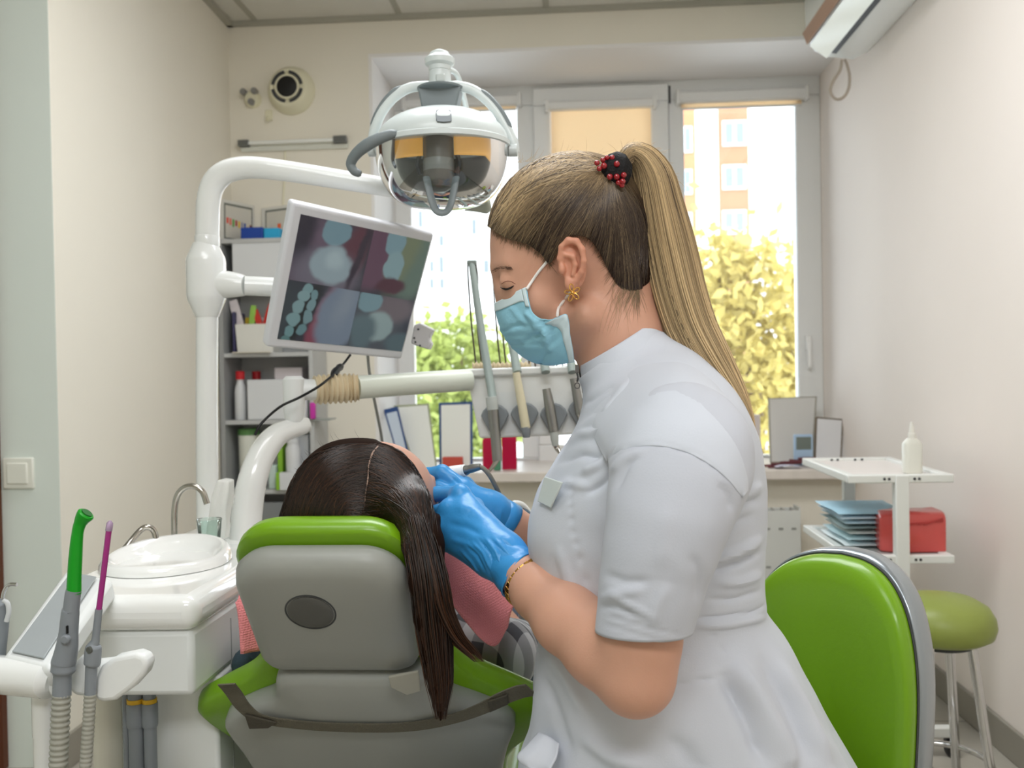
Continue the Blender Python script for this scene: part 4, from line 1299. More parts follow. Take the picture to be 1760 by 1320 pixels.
# tumbler and folded towels on the unit
tc_ = P(361, 955, 1.52)
t = thing('plastic_tumbler', tc_, 'clear tumbler on the unit beside the white pole', 'tumbler')
tp_ = [(0.001, .0165), (.02, .0183), (.045, .0205), (.0465, .0211), (.0475, .0207)]
obj('cup', MB().lathe((tc_[0], 1.52, .7425), (0, 0, 1), tp_, 30, cap=False), glass_mat('tumbler_plastic', (226, 240, 235), 0.03), t)
m_paper = mat('paper_white', (240, 240, 236), 0.85, bump=0.25, bscale=90)
tw = MB()
Yt = 1.60
prof_ = [(375, 930.5, 16), (375, 922, 16), (377, 900, 16), (379, 875, 16), (382, 855, 15), (387, 835, 11), (389, 824, 10)]
rings = []
for i, (u, v, w_) in enumerate(prof_):
    cpt = P(u, v, Yt)
    tw_a = 0.15 * i
    hw = w_ * Yt / 1570
    rings.append(np.array([cpt + np.array([hw * sx * (1 + .12 * math.sin(i * 1.7 + sy)), .016 * sy, .004 * sx * math.sin(i)]) for sx, sy in ((-1, -1), (-.3, -1.25), (.4, -.9), (1, -1), (1.05, .2), (1, 1), (0, 1.1), (-1, 1))]))
tg = thing('towel_stack', (rings[0].mean(0)[0], Yt, .742), 'stack of folded white paper towels between pole and white column', 'paper towels')
obj('towels', MB().loft(rings), m_paper, tg, bevel=0.003)
# ================================================================= GREY SHELF UNIT IN THE CORNER
SF, SB = 3.52, 3.722                # front and back depth
def zat(py, Y=SF, px=460):
    return float(P(px, py, Y)[2])
def xat(px, Y=SF, py=600):
    return float(P(px, py, Y)[0])
m_shelf = mat('shelf_grey', (186, 188, 188), 0.5)
m_shelfd = mat('shelf_side_grey', (156, 158, 158), 0.5)
sx0, sx1 = xat(384), xat(530)
sh = thing('shelf_unit', ((sx0 + sx1) / 2, SB, 0), 'tall grey open shelf unit standing in the room corner', 'shelf')
ztop_ = zat(409)
obj('side_panel', MB().box((sx0 - .018, SF, 0), (sx0, SB, ztop_)), m_shelfd, sh)
obj('side_panel', MB().box((sx1, SF, 0), (sx1 + .016, SB, ztop_ - .02)), m_shelf, sh)
obj('back_panel', MB().box((sx0, SB - .008, 0.02), (sx1, SB, ztop_ - .02)), m_shelf, sh)
SHELF_Z = [zat(606), zat(722), zat(842), zat(484)]
for z in SHELF_Z:
    obj('shelf_board', MB().box((sx0, SF + .004, z - .016), (sx1, SB - .008, z)), m_shelf, sh)
obj('top_board', MB().box((sx0, SF, ztop_ - .016), (sx1, SB - .008, ztop_)), m_shelf, sh)
obj('drawer_front', MB().box((sx0 + .002, SF - .004, .06), (sx1 - .002, SF + .014, SHELF_Z[2] - .05)), mat('drawer_grey', (128, 132, 134), 0.45), sh)
gl = MB().box((xat(532), SF - .02, zat(722) - .004), (xat(566), SF + .08, zat(722) + .002))
obj('glass_ledge', gl, mat('ledge_grey', (150, 156, 152), 0.3), sh)

def bx(name, px0, py0, px1, py1, Y, dep, m, label, cat, group=None, zbase=None, bevel=.004, rot=0):
    a, c = P(px0, py0, Y), P(px1, py1, Y)
    z0 = zbase if zbase is not None else c[2]
    mb = MB()
    cx, cy = (a[0] + c[0]) / 2, Y + dep / 2
    M = np.array(Matrix.Translation((cx, cy, 0)) @ Matrix.Rotation(rot, 4, 'Z'))
    mb.box((-(c[0] - a[0]) / 2, -dep / 2, z0), ((c[0] - a[0]) / 2, dep / 2, a[2]), M)
    return tag(obj(name, mb, m, bevel=bevel), label, cat, group)

# framed colour charts and blue boxes on top
def framed(px, Y0, Y1, label, bars):
    (u0, v0), (u1, v1), (u2, v2), (u3, v3) = px
    q4 = [P(u0, v0, Y0), P(u1, v1, Y1), P(u2, v2, Y1), P(u3, v3, Y0)]
    q4[2][2] = q4[3][2] = ztop_ + .0005
    n_ = np.cross(q4[1] - q4[0], q4[3] - q4[0]); n_ /= np.linalg.norm(n_)
    n_ = n_ if n_[1] < 0 else -n_
    t = thing('framed_chart', (q4[2] + q4[3]) / 2, label, 'picture')
    L2 = lambda u, v, d=0: (1 - v) * ((1 - u) * q4[0] + u * q4[1]) + v * ((1 - u) * q4[3] + u * q4[2]) + n_ * d
    obj('frame', MB().prism([L2(0, 0), L2(1, 0), L2(1, 1), L2(0, 1)], -n_ * .016), mat('frame_white', (214, 212, 204), 0.5), t, bevel=.002)
    obj('mount_line', MB().prism([L2(.10, .08, .001), L2(.94, .08, .001), L2(.94, .93, .001), L2(.10, .93, .001)], -n_ * .0008), mat('frame_grey', (104, 108, 100), 0.5), t)
    obj('sheet', MB().prism([L2(.13, .13, .002), L2(.90, .13, .002), L2(.90, .90, .002), L2(.13, .90, .002)], -n_ * .0006), mat('chart_paper', (206, 202, 190), 0.6), t)
    for i, (u, v, w_, h, c_) in enumerate(bars):
        obj('colour_bar', MB().prism([L2(u, v, .003), L2(u + w_, v, .003), L2(u + w_, v + h, .003), L2(u, v + h, .003)], -n_ * .0006), mat('bar_%d_%d_%d' % c_, c_, 0.5), t)
bars1 = [(.16 + .085 * i, .42 + .012 * i, .055, .14 + .02 * (i % 3), c_) for i, c_ in enumerate([(226, 80, 60), (232, 120, 96), (110, 170, 80), (170, 50, 40), (226, 190, 60), (150, 150, 170), (60, 90, 160), (216, 206, 180), (120, 40, 40)])]
bars2 = [(.22, .50, .06, .2, (206, 190, 190)), (.40, .46, .08, .26, (240, 110, 60)), (.56, .42, .06, .28, (70, 160, 110)), (.72, .34, .06, .4, (150, 40, 46)), (.84, .30, .05, .2, (226, 214, 90))]
framed([(379, 341), (437, 353), (437, 402), (379, 410)], 3.560, 3.720, 'framed colour chart leaning against the cream wall on the grey shelf', bars1)
framed([(449, 358), (520, 348), (520, 400), (449, 402)], 3.720, 3.700, 'framed colour chart leaning against the back wall beside the monitor', bars2)
bx('cardboard_box', 413, 391, 452, 414, 3.550, .10, mat('box_navy', (22, 66, 156), 0.5), 'dark blue box on top of the grey shelf', 'box', 'blue boxes', ztop_ + .0005)
bx('cardboard_box', 452.5, 392, 481, 414, 3.550, .10, mat('box_cyan', (40, 164, 212), 0.5), 'bright cyan box beside the dark blue one on the shelf top', 'box', 'blue boxes', ztop_ + .0005)
bx('sheet_roll', 374, 350, 380.5, 404, 3.600, .05, mat('sheet_blue', (120, 186, 208), 0.5), 'pale blue upright pack behind the white pole on the shelf top', 'pack', None, ztop_ + .0005)
# upper compartment: large white box
bx('storage_box', 398, 416, 512, 500, 3.525, .17, mat('carton_white', (214, 217, 220), 0.55), 'large white box filling the top compartment of the grey shelf', 'box', None, SHELF_Z[3] + .0005)
# second compartment: white bin with bright odds and ends
YS = 3.550
bz = SHELF_Z[0] + .0005
b0, b1 = P(405, 600, YS), P(470, 556, YS)
t = thing('storage_bin', ((b0[0] + b1[0]) / 2, YS + .07, bz), 'white open bin of small packs on the grey shelf behind the monitor', 'bin')
mb = MB()
mb.loft([np.array([(b0[0] + f, YS + f, z), (b1[0] - f, YS + f, z), (b1[0] - f, YS + .13 - f, z), (b0[0] + f, YS + .13 - f, z)]) for f, z in ((.006, bz), (0, b1[2]), (.004, b1[2]), (.009, bz + .004))], cap=False)
mb.box((b0[0] + .006, YS + .006, bz), (b1[0] - .006, YS + .124, bz + .004))
obj('bin_shell', mb, mat('bin_white', (222, 222, 216), 0.5), t)
packs = [('sachet', 412, 512, 428, 560, .012, (214, 206, 208), 'crumpled pale sachet in the white bin'), ('toy_tube', 420, 524, 431, 561, .03, (150, 196, 84), 'lime green tube in the white bin'),
         ('foil_pack', 434, 519, 452, 540, .02, (196, 44, 36), 'red pack standing highest in the white bin'), ('sachet', 452, 528, 463, 552, .03, (202, 56, 44), 'smaller red sachet at the bin end near the monitor'),
         ('sachet', 436, 546, 458, 566, .05, (224, 218, 220), 'white wrapped sachet between the red packs in the bin'), ('toy_tube', 421, 545, 431, 566, .06, (214, 184, 60), 'yellow pack in the bin under the lime tube')]
for i, (nm, u0, v0, u1, v1, dy, c_, lab) in enumerate(packs):
    a, c = P(u0, v0, YS + dy), P(u1, v1, YS + dy)
    w_, h_ = (c[0] - a[0]), a[2] - bz - .006
    ang = (-.25, .1, .3, -.3, .15, -.05)[i]
    M = np.array(Matrix.Translation(((a[0] + c[0]) / 2, YS + dy + .02, bz + .006)) @ Matrix.Rotation(ang, 4, 'Y'))
    q_ = MB()
    q_.loft([xf(M, np.array([(-w_ / 2 * f, -.007 * g_, h_ * z), (w_ / 2 * f, -.007 * g_, h_ * z), (w_ / 2 * f, .007 * g_, h_ * z), (-w_ / 2 * f, .007 * g_, h_ * z)])) for z, f, g_ in ((0, .8, .5), (.15, .9, 1), (.5, .95, 1.2), (.85, 1, 1), (1, .9, .3))])
    tag(obj(nm, q_, mat('pack_%d' % i, c_, 0.45, vary=.15, vscale=60), bevel=.002), lab, 'pack', 'packs in the white bin')
bx('folder', 398, 536, 404, 602, YS, .12, mat('folder_navy', (58, 56, 92), 0.5), 'dark blue folder upright beside the white bin', 'folder', None, bz)
for i, (v, c_, lab) in enumerate(((600, (216, 210, 196), 'loose white papers lying on the shelf edge under the bin'), (0, 0, 0))):
    if v:
        a, c = P(402, 607, 3.525), P(470, 607, 3.525)
        tag(obj('paper_sheet', MB().prism([(a[0], 3.505, bz), (c[0], 3.495, bz), (c[0] - .02, 3.542, bz), (a[0] + .01, 3.546, bz)], (0, 0, .004)), mat('paper_cream', c_, 0.8)), lab, 'paper')
# third compartment: bottles, white boxes, purple box
m_bot = mat('bottle_white', (214, 216, 218), 0.3)
m_red = mat('red_cap', (190, 30, 40), 0.3)
bz = SHELF_Z[1] + .0005
for i, (u, lab) in enumerate(((413, 'white bottle with red cap on the shelf next to the white pole'), (441, 'white bottle with dark red cap behind the big white box'))):
    p_ = P(u, 700, YS)
    Yb = YS + .02 + .10 * i
    zt_ = float(P(u, 652, Yb)[2]); zc = float(P(u, 638, Yb)[2])
    xb = float(P(u, 660, Yb)[0])
    t = thing('bottle', (xb, Yb, bz), lab, 'bottle', 'red capped bottles')
    obj('body', MB().lathe((xb, Yb, bz), (0, 0, 1), [(0, .021), (.004, .023), (zt_ - bz - .05, .023), (zt_ - bz - .03, .020), (zt_ - bz - .01, .013), (zt_ - bz, .0125)], 24), m_bot, t)
    obj('cap', MB().lathe((xb, Yb, zt_), (0, 0, 1), [(0, .0175), (zc - zt_ - .002, .0175), (zc - zt_, .015)], 24), m_red, t)
bx('storage_box', 424, 653, 528, 722, 3.528, .06, mat('carton_white', (214, 217, 220), 0.55), 'wide white box on the shelf behind the delivery arm', 'box', None, bz)
bx('storage_box', 471, 632, 521, 722, 3.600, .10, mat('carton_pale', (212, 204, 206), 0.55), 'pale pinkish box behind the wide white box', 'box', None, bz)
bx('medicine_box', 532, 692, 541, 720, 3.492, .024, mat('box_magenta', (196, 52, 164), 0.5), 'small magenta box at the shelf edge beside the bellows', 'box', None, SHELF_Z[1] + .0025)
# fourth compartment: green lidded tub, white bottles and green cartons
bz = SHELF_Z[2] + .0005
p_ = P(424, 800, 3.570)
t = thing('storage_tub', (p_[0], 3.600, bz), 'white tub with a green lid on the lower shelf', 'tub')
zz_ = float(P(424, 748, 3.570)[2]); zl = float(P(424, 737, 3.570)[2])
obj('body', MB().lathe((p_[0], 3.600, bz), (0, 0, 1), [(0, .034), (.005, .038), (zz_ - bz, .041)], 28), mat('tub_white', (222, 224, 214), 0.45), t)
obj('lid', MB().lathe((p_[0], 3.600, zz_), (0, 0, 1), [(0, .043), (zl - zz_ - .004, .043), (zl - zz_, .039)], 28), mat('lid_green', (86, 132, 74), 0.45), t)
m_cg = mat('carton_green', (136, 186, 52), 0.5)
for i, (u0, v0, u1, v1, Y_, lab) in enumerate(((476, 760, 486, 812, 3.560, 'green edged carton behind the white column'), )):
    bx('medicine_box', u0, v0, u1, v1, Y_, .08, m_cg, lab, 'box', None, bz)
bx('storage_box', 494, 748, 531, 812, 3.590, .07, mat('carton_white', (214, 217, 220), 0.55), 'tall white carton standing deep on the lower shelf', 'box', None, bz)
t = thing('jar', (float(P(503, 780, 3.545)[0]), 3.555, bz), 'round white jar on the lower shelf before the tall carton', 'jar')
zj = float(P(503, 762, 3.545)[2])
obj('body', MB().lathe((t.location[0], 3.555, bz), (0, 0, 1), [(0, .026), (.006, .030), (zj - bz - .02, .030), (zj - bz - .008, .024), (zj - bz, .022)], 24), m_bot, t)
obj('lid', MB().lathe((t.location[0], 3.555, zj), (0, 0, 1), [(0, .025), (.018, .025), (.02, .022)], 24), m_bot, t)
a, c = P(474, 835, 3.500), P(520, 812, 3.500)
t = thing('glove_box', ((a[0] + c[0]) / 2, 3.530, bz), 'low white carton with green end at the lower shelf edge', 'box')
mid = float(P(480, 820, 3.500)[0])
obj('carton', MB().box((mid, 3.500, bz), (c[0], 3.525, c[2] + .0)), mat('carton_white', (214, 217, 220), 0.55), t, bevel=.002)
obj('green_end', MB().box((a[0], 3.500, bz), (mid, 3.525, c[2])), m_cg, t, bevel=.002)
bx('medicine_box', 461, 800, 474, 838, 3.540, .06, mat('carton_teal', (196, 214, 208), 0.5), 'pale narrow carton beside the green ended one', 'box', None, bz)

# ================================================================= WINDOW SILL
SZ = ZSILL + .0006
def leaning(name, px, Yb, Yt, m_frame, m_face, label, cat, inset=.08, th=.012, parts=('frame', 'sheet'), group=None):
    (u0, v0), (u1, v1), (u2, v2), (u3, v3) = px
    q4 = [P(u0, v0, Yt), P(u1, v1, Yt), P(u2, v2, Yb), P(u3, v3, Yb)]
    q4[2][2] = q4[3][2] = SZ + .0015
    n_ = np.cross(q4[1] - q4[0], q4[3] - q4[0]); n_ /= np.linalg.norm(n_)
    n_ = n_ if n_[1] < 0 else -n_
    L2 = lambda u, v, d=0: (1 - v) * ((1 - u) * q4[0] + u * q4[1]) + v * ((1 - u) * q4[3] + u * q4[2]) + n_ * d
    t = thing(name, (q4[2] + q4[3]) / 2, label, cat, group)
    obj(parts[0], MB().prism([L2(0, 0), L2(1, 0), L2(1, 1), L2(0, 1)], -n_ * th), m_frame, t, bevel=.0015)
    ix = inset
    obj(parts[1], MB().prism([L2(ix, ix * .6, .0006), L2(1 - ix, ix * .6, .0006), L2(1 - ix, 1 - ix * .5, .0006), L2(ix, 1 - ix * .5, .0006)], -n_ * .0008), m_face, t)
    return t
m_navy = mat('frame_navy', (28, 66, 122), 0.5)
m_sheet = mat('certificate_white', (232, 234, 228), 0.6)
leaning('framed_certificate', [(659, 704), (683, 698), (709, 802), (690, 808)], 3.76, 3.84, m_navy, mat('sheet_pale_blue', (196, 208, 222), 0.6), 'navy framed sheet tilted outermost of the frames on the sill', 'frame', .12)
leaning('framed_certificate', [(676, 697), (737, 693), (751, 794), (714, 800)], 3.80, 3.90, mat('frame_olive', (150, 156, 120), 0.5), m_sheet, 'olive edged certificate leaning behind the tilted navy frame', 'frame', .05)
leaning('framed_certificate', [(754, 692), (812, 690), (812, 795), (755, 797)], 3.84, 3.93, m_navy, m_sheet, 'upright navy framed certificate behind the instrument rack', 'frame', .07)
bx('card_box', 760, 786, 795, 800, 3.80, .03, mat('card_red', (196, 80, 66), 0.6), 'flat dull red card lying at the foot of the upright navy frame', 'card', None, SZ)
def acrylic(px0, px1, py0, py1, Y_, label):
    m = mat('acrylic_crimson', (206, 24, 74), 0.2, trans=0.25)
    a, c = P(px0, py0, Y_), P(px1, py1, Y_)
    t = thing('leaflet_holder', ((a[0] + c[0]) / 2, Y_ + .02, SZ), label, 'holder', 'crimson leaflet holders')
    obj('front_plate', MB().box((a[0], Y_, SZ), (c[0], Y_ + .004, a[2])), m, t, bevel=.001)
    obj('rear_plate', MB().box((a[0], Y_ + .03, SZ), (c[0], Y_ + .034, a[2] + .01)), m, t, bevel=.001)
    obj('foot_plate', MB().box((a[0], Y_ + .004, SZ), (c[0], Y_ + .03, SZ + .004)), m, t)
acrylic(829, 847, 756, 800, 3.80, 'crimson leaflet holder beside the steel syringe tip')
acrylic(862, 888, 753, 808, 3.80, 'crimson leaflet holder under the ivory scaler')
bx('card_box', 848, 792, 861, 812, 3.765, .03, mat('card_green', (78, 140, 108), 0.6), 'small green card between the crimson holders', 'card', None, SZ)
# right end of the sill
leaning('notice_board', [(1320, 684), (1404, 681), (1397, 797), (1324, 800)], 3.95, 4.10, mat('board_grey', (150, 146, 132), 0.5), mat('board_white', (206, 204, 200), 0.6), 'tall pale grey board leaning on the window beside the pink wall', 'board', .03)
leaning('framed_certificate', [(1402, 716), (1450, 720), (1446, 790), (1399, 788)], 3.86, 3.92, mat('frame_brown', (110, 98, 82), 0.5), mat('board_white2', (216, 216, 218), 0.6), 'small brown edged frame in the corner by the pink wall', 'frame', .06)
ck = P(1381, 766, 3.84)
zt_ = float(P(1381, 747, 3.84)[2])
t = thing('desk_clock', (ck[0], 3.85, SZ), 'small pale blue digital clock before the grey board', 'clock')
a, c = P(1365, 747, 3.84), P(1398, 800, 3.84)
obj('case', MB().box((a[0], 3.84, SZ), (c[0], 3.862, a[2])), mat('clock_blue', (172, 198, 224), 0.4), t, bevel=.004)
obj('display', MB().box((a[0] + .008, 3.838, a[2] - .062), (c[0] - .008, 3.841, a[2] - .010)), mat('lcd_grey', (112, 122, 116), 0.3), t, bevel=.001)
a, c = P(1290, 713, 3.9), P(1308, 790, 3.9)
t = thing('cardboard_tube', ((a[0] + c[0]) / 2, 3.92, SZ), 'pinkish white upright box behind the shoulder of the dentist', 'box')
obj('carton', MB().box((a[0], 3.9, SZ), (c[0], 3.95, a[2])), mat('carton_pinkish', (214, 204, 200), 0.6), t, bevel=.003)
# tangle of dark red cloth and tubing on the sill
for i in range(4):
    x0 = float(P(1316 + 20 * i, 800, 3.80)[0])
    pts = [(x0 + .05 * math.sin(2.1 * i + j * 1.3) + .012 * j, 3.745 + .018 * j + .012 * math.sin(i + j), SZ + .0045 + .0086 * i) for j in range(6)]
    tag(obj('rubber_tube', MB().tube(cr(pts, 40), .0042, 8), mat('tube_maroon', (104, 48, 56), 0.6)), 'maroon rubber tube lying tangled on the sill by the grey board', 'tube', 'maroon tubes on the sill')
pp = P(1350, 806, 3.77)
rg = []
for i in range(9):
    rg.append([(pp[0] - .05 + .1 * j / 9 + .006 * math.sin(i * 2 + j), 3.706 + .006 * i, SZ + .008 + .009 * abs(math.sin(i * 1.1 + j * .9)) * math.sin(math.pi * j / 9)) for j in range(10)])
tag(obj('plastic_wrap', MB().grid(rg), mat('wrap_lilac', (206, 206, 226), 0.3), solid=.0015, subsurf=1), 'crumpled pale wrapper on the sill under the grey board', 'wrapper')

# ================================================================= WHITE TROLLEY BY THE PINK WALL
m_tw = mat('trolley_white', (226, 228, 224), 0.35)
TX0, TX1, TY0, TY1 = float(P(1457, 818, 2.45)[0]), float(P(1640, 822, 2.45)[0]), 2.45, 2.93
ZT, ZL = float(P(1548, 816, 2.45)[2]), float(P(1548, 955, 2.45)[2])
TPX = float(P(1551, 880, 2.45)[0])
tr_ = thing('trolley', ((TX0 + TX1) / 2, 2.7, 0), 'white two shelf trolley with glass shelves beside the pink wall', 'trolley')
def shelf_frame(z, nm):
    w_ = .024
    for lo, hi in (((TX0, TY0, z - .022), (TX1, TY0 + w_, z)), ((TX0, TY1 - w_, z - .022), (TX1, TY1, z)), ((TX0, TY0 + w_, z - .022), (TX0 + w_, TY1 - w_, z)), ((TX1 - w_, TY0 + w_, z - .022), (TX1, TY1 - w_, z))):
        obj(nm, MB().box(lo, hi), m_tw, tr_, bevel=.003)
shelf_frame(ZT, 'top_rail')
shelf_frame(ZL, 'lower_rail')
obj('top_panel', MB().box((TX0 + .02, TY0 + .02, ZT - .014), (TX1 - .02, TY1 - .02, ZT - .008)), mat('trolley_panel', (232, 226, 222), 0.3), tr_)
obj('glass_shelf', MB().box((TX0 + .02, TY0 + .02, ZL - .010), (TX1 - .02, TY1 - .02, ZL - .004)), mat('frosted_glass', (196, 208, 206), 0.2, coat=.5), tr_)
for y in (TY0 - .004, TY1 - .026):
    obj('post', MB().box((TPX - .0175, y, .07), (TPX + .0175, y + .030, ZT - .001)), m_tw, tr_, bevel=.003)
    obj('foot_bar', MB().box((TX0, y, .052), (TX1, y + .03, .078)), m_tw, tr_, bevel=.003)
    for x in (TX0 + .025, TX1 - .012):
        cst = obj('caster', MB().lathe((x - .012, y + .015, .026), (1, 0, 0), [(0, .020), (.004, .026), (.020, .026), (.024, .020)], 24), m_black, tr_)
        obj('caster_fork', MB().cbox((x, y + .015, .044), (.03, .018, .02)), m_dk, cst)
for u, y in ((1430, 0), (1441, 0), (1475, 1), (1483, 1)):
    pass
for i, (fx, z) in enumerate(((TPX-0.0330, ZT - .011), (TPX-0.0450, ZT - .011), (TPX-0.0320, ZL - .011), (TPX-0.0440, ZL - .011), (TPX+0.0330, ZL - .011), (TPX+0.0450, ZL - .011), (TPX+0.0320, ZT - .011), (TPX+0.0440, ZT - .011))):
    obj('bolt', MB().lathe((fx, TY0 + .001, z), (0, -1, 0), [(0, .0036), (.003, .0036)], 12), m_dk, tr_)
for i, u in enumerate((1430, 1440, 1470, 1482)):
    pz = P(u, 790, TY1 - .028)
    obj('bolt', MB().lathe((pz[0], TY1 - .024, ZT - .006), (0, -.9, .3), [(0, .0036), (.004, .0036)], 12), m_dk, tr_)
# sprayless bottle
bp_ = P(1568, 808, 2.54)
bz = ZT + .0006
t = thing('squeeze_bottle', (bp_[0], 2.54, bz - .008), 'plain white squeeze bottle with pointed nozzle on the trolley top', 'bottle')
zh = float(P(1568, 754, 2.54)[2]) - bz
hw = .0245
mb = MB()
a = np.linspace(0, 2 * np.pi, 28, endpoint=False)
def sq(r, h, ry=.75):
    ca, sa = np.cos(a), np.sin(a)
    return np.stack([bp_[0] + r * np.sign(ca) * np.abs(ca) ** .55, 2.54 + r * ry * np.sign(sa) * np.abs(sa) ** .55, np.full(28, bz - .0078 + h)], -1)
mb.loft([sq(.021, 0), sq(hw, .003), sq(hw, zh * .93), sq(hw * .85, zh * .99), sq(hw * .5, zh + .008, 1)])
obj('body', mb, mat('bottle_cream', (216, 216, 206), 0.4), t)
obj('collar', MB().lathe((bp_[0], 2.54, bz + zh - .008), (0, 0, 1), [(0, .0115), (.022, .0105), (.024, .008)], 20), mat('bottle_cream2', (224, 222, 214), 0.4), t)
obj('nozzle', MB().lathe((bp_[0], 2.54, bz + zh + .014), (0, 0, 1), [(0, .008), (.012, .0065), (.026, .0045), (.032, .003)], 16), mat('bottle_cream2', (224, 222, 214), 0.4), t)
# stack of sterile pouches on the lower shelf
cols = [(224, 234, 236), (196, 224, 232), (234, 240, 238), (160, 178, 178), (206, 228, 238), (236, 242, 246), (176, 218, 238)]
desc = ['pale grey green pouch at the bottom of the sterile stack', 'teal edged pouch second from the bottom of the stack', 'pearl pouch third from the bottom of the sterile stack', 'dark grey instrument pouch in the middle of the stack', 'light blue pouch third from the top of the stack', 'white pouch just under the top of the sterile stack', 'bright blue sterile pouch on top of the stack']
zz_ = ZL - .0035
for i, c_ in enumerate(cols):
    a, c = P(1424 + (3 * i) % 9 - (9 if i > 4 else 0), 880, 2.72), P(1528 - (4 * i) % 11 + (10 if i == 6 else 0), 880, 2.72)
    th = .0175 if i < 3 else .0140
    G = []
    n1, n2 = 9, 14
    top, bot = [], []
    for u in np.linspace(0, 1, n1):
        r1, r2 = [], []
        for v in np.linspace(0, 1, n2):
            e = min(1, 6 * u, 6 * (1 - u)) * min(1, 8 * v, 8 * (1 - v))
            wv = .0015 * math.sin(9 * u + 5 * v + i)
            x = a[0] + (c[0] - a[0]) * v + .003 * math.sin(7 * u + i)
            y = 2.56 + .26 * u
            r1.append((x, y, zz_ + th * (.5 + .42 * e) + wv * e)); r2.append((x, y, zz_ + th * (.5 - .42 * e)))
        top.append(r1); bot.append(r2)
    mb = MB().grid(top, flip=True).grid(bot)
    T_ = np.array(top); B2 = np.array(bot)
    edge = lambda g_: np.concatenate([g_[0], g_[1:, -1], g_[-1, -2::-1], g_[-2:0:-1, 0]])
    e1, e2 = edge(B2), edge(T_)
    mb.loft([e1, e2], cap=False)
    tag(obj('sterile_pouch', mb, mat('pouch_%d' % i, c_, 0.55, bump=.3, bscale=40), smooth=60), desc[i], 'pouch', 'sterile pouches on the trolley')
    zz_ += th * .94
# coral pack of bibs
a, c = P(1515, 930, 2.50), P(1633, 950, 2.50)
zt_ = ZL - .0035 + .105
mb = MB()
X0, X1 = float(P(1516, 920, 2.50)[0]), float(P(1634, 920, 2.50)[0])
poly = [(X0, 2.52), (X0 + .012, 2.60), (X0 + .06, 2.63), (X1 - .03, 2.63), (X1, 2.60), (X1, 2.53), (X1 - .012, 2.50), (X0 + .035, 2.495)]
rings = []
for f, h in ((.97, 0), (1.0, .006), (1.0, .085), (.97, .098), (.86, .105)):
    cx, cy = (X0 + X1) / 2, 2.565
    rings.append(np.array([(cx + (x - cx) * f, cy + (y - cy) * f, ZL - .0035 + h + (.004 * math.sin(x * 90) if h > .08 else 0)) for x, y in poly]))
mb.loft(rings)
t = thing('bib_pack', ((X0 + X1) / 2, 2.565, ZL - .0035), 'coral plastic wrapped pack on the lower trolley shelf', 'pack')
obj('wrapped_pack', mb, mat('coral_wrap', (214, 88, 84), 0.3, coat=.3, bump=.4, bscale=30, vary=.08, vscale=22), t, bevel=.006)
for i in range(4):
    z = ZL - .0035 + .084 + .003 * i
    obj('fold', MB().tube(cr([(X0 + .05 + .02 * i, 2.4945, z - .012), (X0 + .075 + .012 * i, 2.4925, z - .004 - .004 * i), (X1 - .02, 2.4985, z)], 16), .0016, 6), mat('coral_dark', (186, 66, 64), 0.35), t)

# ================================================================= GREEN BAR STOOL
sc = np.array([float(P(1615, 1060, 2.16)[0]), 2.16, 0])
m_lime2 = mat('stool_green_vinyl', (136, 148, 70), 0.4, bump=.05, bscale=200)
st = thing('bar_stool', (sc[0], sc[1], 0), 'round olive green stool on chrome legs beside the pink wall', 'stool')
zs = float(P(1640, 1098, 2.16)[2])
obj('seat_cushion', MB().lathe((sc[0], sc[1], zs), (0, 0, 1), [(0, .075), (.002, .095), (.014, .114), (.034, .120), (.055, .117), (.078, .104), (.095, .075), (.103, .04), (.105, .0)], 48), m_lime2, st, smooth=70)
obj('seat_plate', MB().lathe((sc[0], sc[1], zs - .012), (0, 0, 1), [(0, .07), (.012, .07)], 32), m_dk, st)
for k in range(4):
    an = math.radians(-38 + 90 * k)
    d_ = np.array([math.cos(an), math.sin(an), 0])
    tp0, bt = sc + d_ * .068 + np.array([0, 0, zs - .004]), sc + d_ * .118 + np.array([0, 0, .012])
    lg = obj('leg', MB().cyl(tp0, bt, .0105, n=18), m_chrome, st)
    obj('leg_tip', MB().cyl(bt + np.array([0, 0, .006]), bt - np.array([0, 0, .012]), .0125, n=18), m_black, lg)
an = np.linspace(0, 2 * np.pi, 64, endpoint=False)
ring = np.stack([sc[0] + .105 * np.cos(an), sc[1] + .105 * np.sin(an), np.full(64, .115)], -1)
mb = MB()
b_ = np.linspace(0, 2 * np.pi, 12, endpoint=False)
rings = [np.stack([sc[0] + (.105 + .0075 * np.cos(b_)) * math.cos(t_), sc[1] + (.105 + .0075 * np.cos(b_)) * math.sin(t_), .115 + .0075 * np.sin(b_)], -1) for t_ in an]
mb.loft(rings + [rings[0]], cap=False)
obj('foot_ring', mb, m_chrome, st)
# ================================================================= DENTAL CHAIR
CXc = -0.288
m_lime = mat('lime_vinyl', (112, 158, 18), 0.32, bump=.04, bscale=300, coat=.15)
m_shell = mat('chair_shell_grey', (150, 152, 146), 0.38, vary=.03, vscale=5)
chair = thing('dental_chair', (CXc, 1.9, 0), 'lime green dental chair with grey back shell and headrest', 'dental chair')
tilt = math.radians(36)
vdn = np.array([0, math.sin(tilt), -math.cos(tilt)])     # along the body, head to seat
nout = np.array([0, -math.cos(tilt), -math.sin(tilt)])   # out of the back, towards the viewer
def rrect(hw, hh, r, n=10, top_r=None, taper=0.0):
    out = []
    for sx, sy, a0 in ((1, -1, -90), (1, 1, 0), (-1, 1, 90), (-1, -1, 180)):
        rr_ = top_r if (top_r and sy < 0) else r
        for a_ in np.linspace(a0, a0 + 90, n):
            x = sx * (hw - rr_) + rr_ * math.cos(math.radians(a_))
            y = sy * (hh - rr_) + rr_ * math.sin(math.radians(a_))
            x *= 1 + taper * (y / hh)
            out.append((x, y))
    return np.array(out)
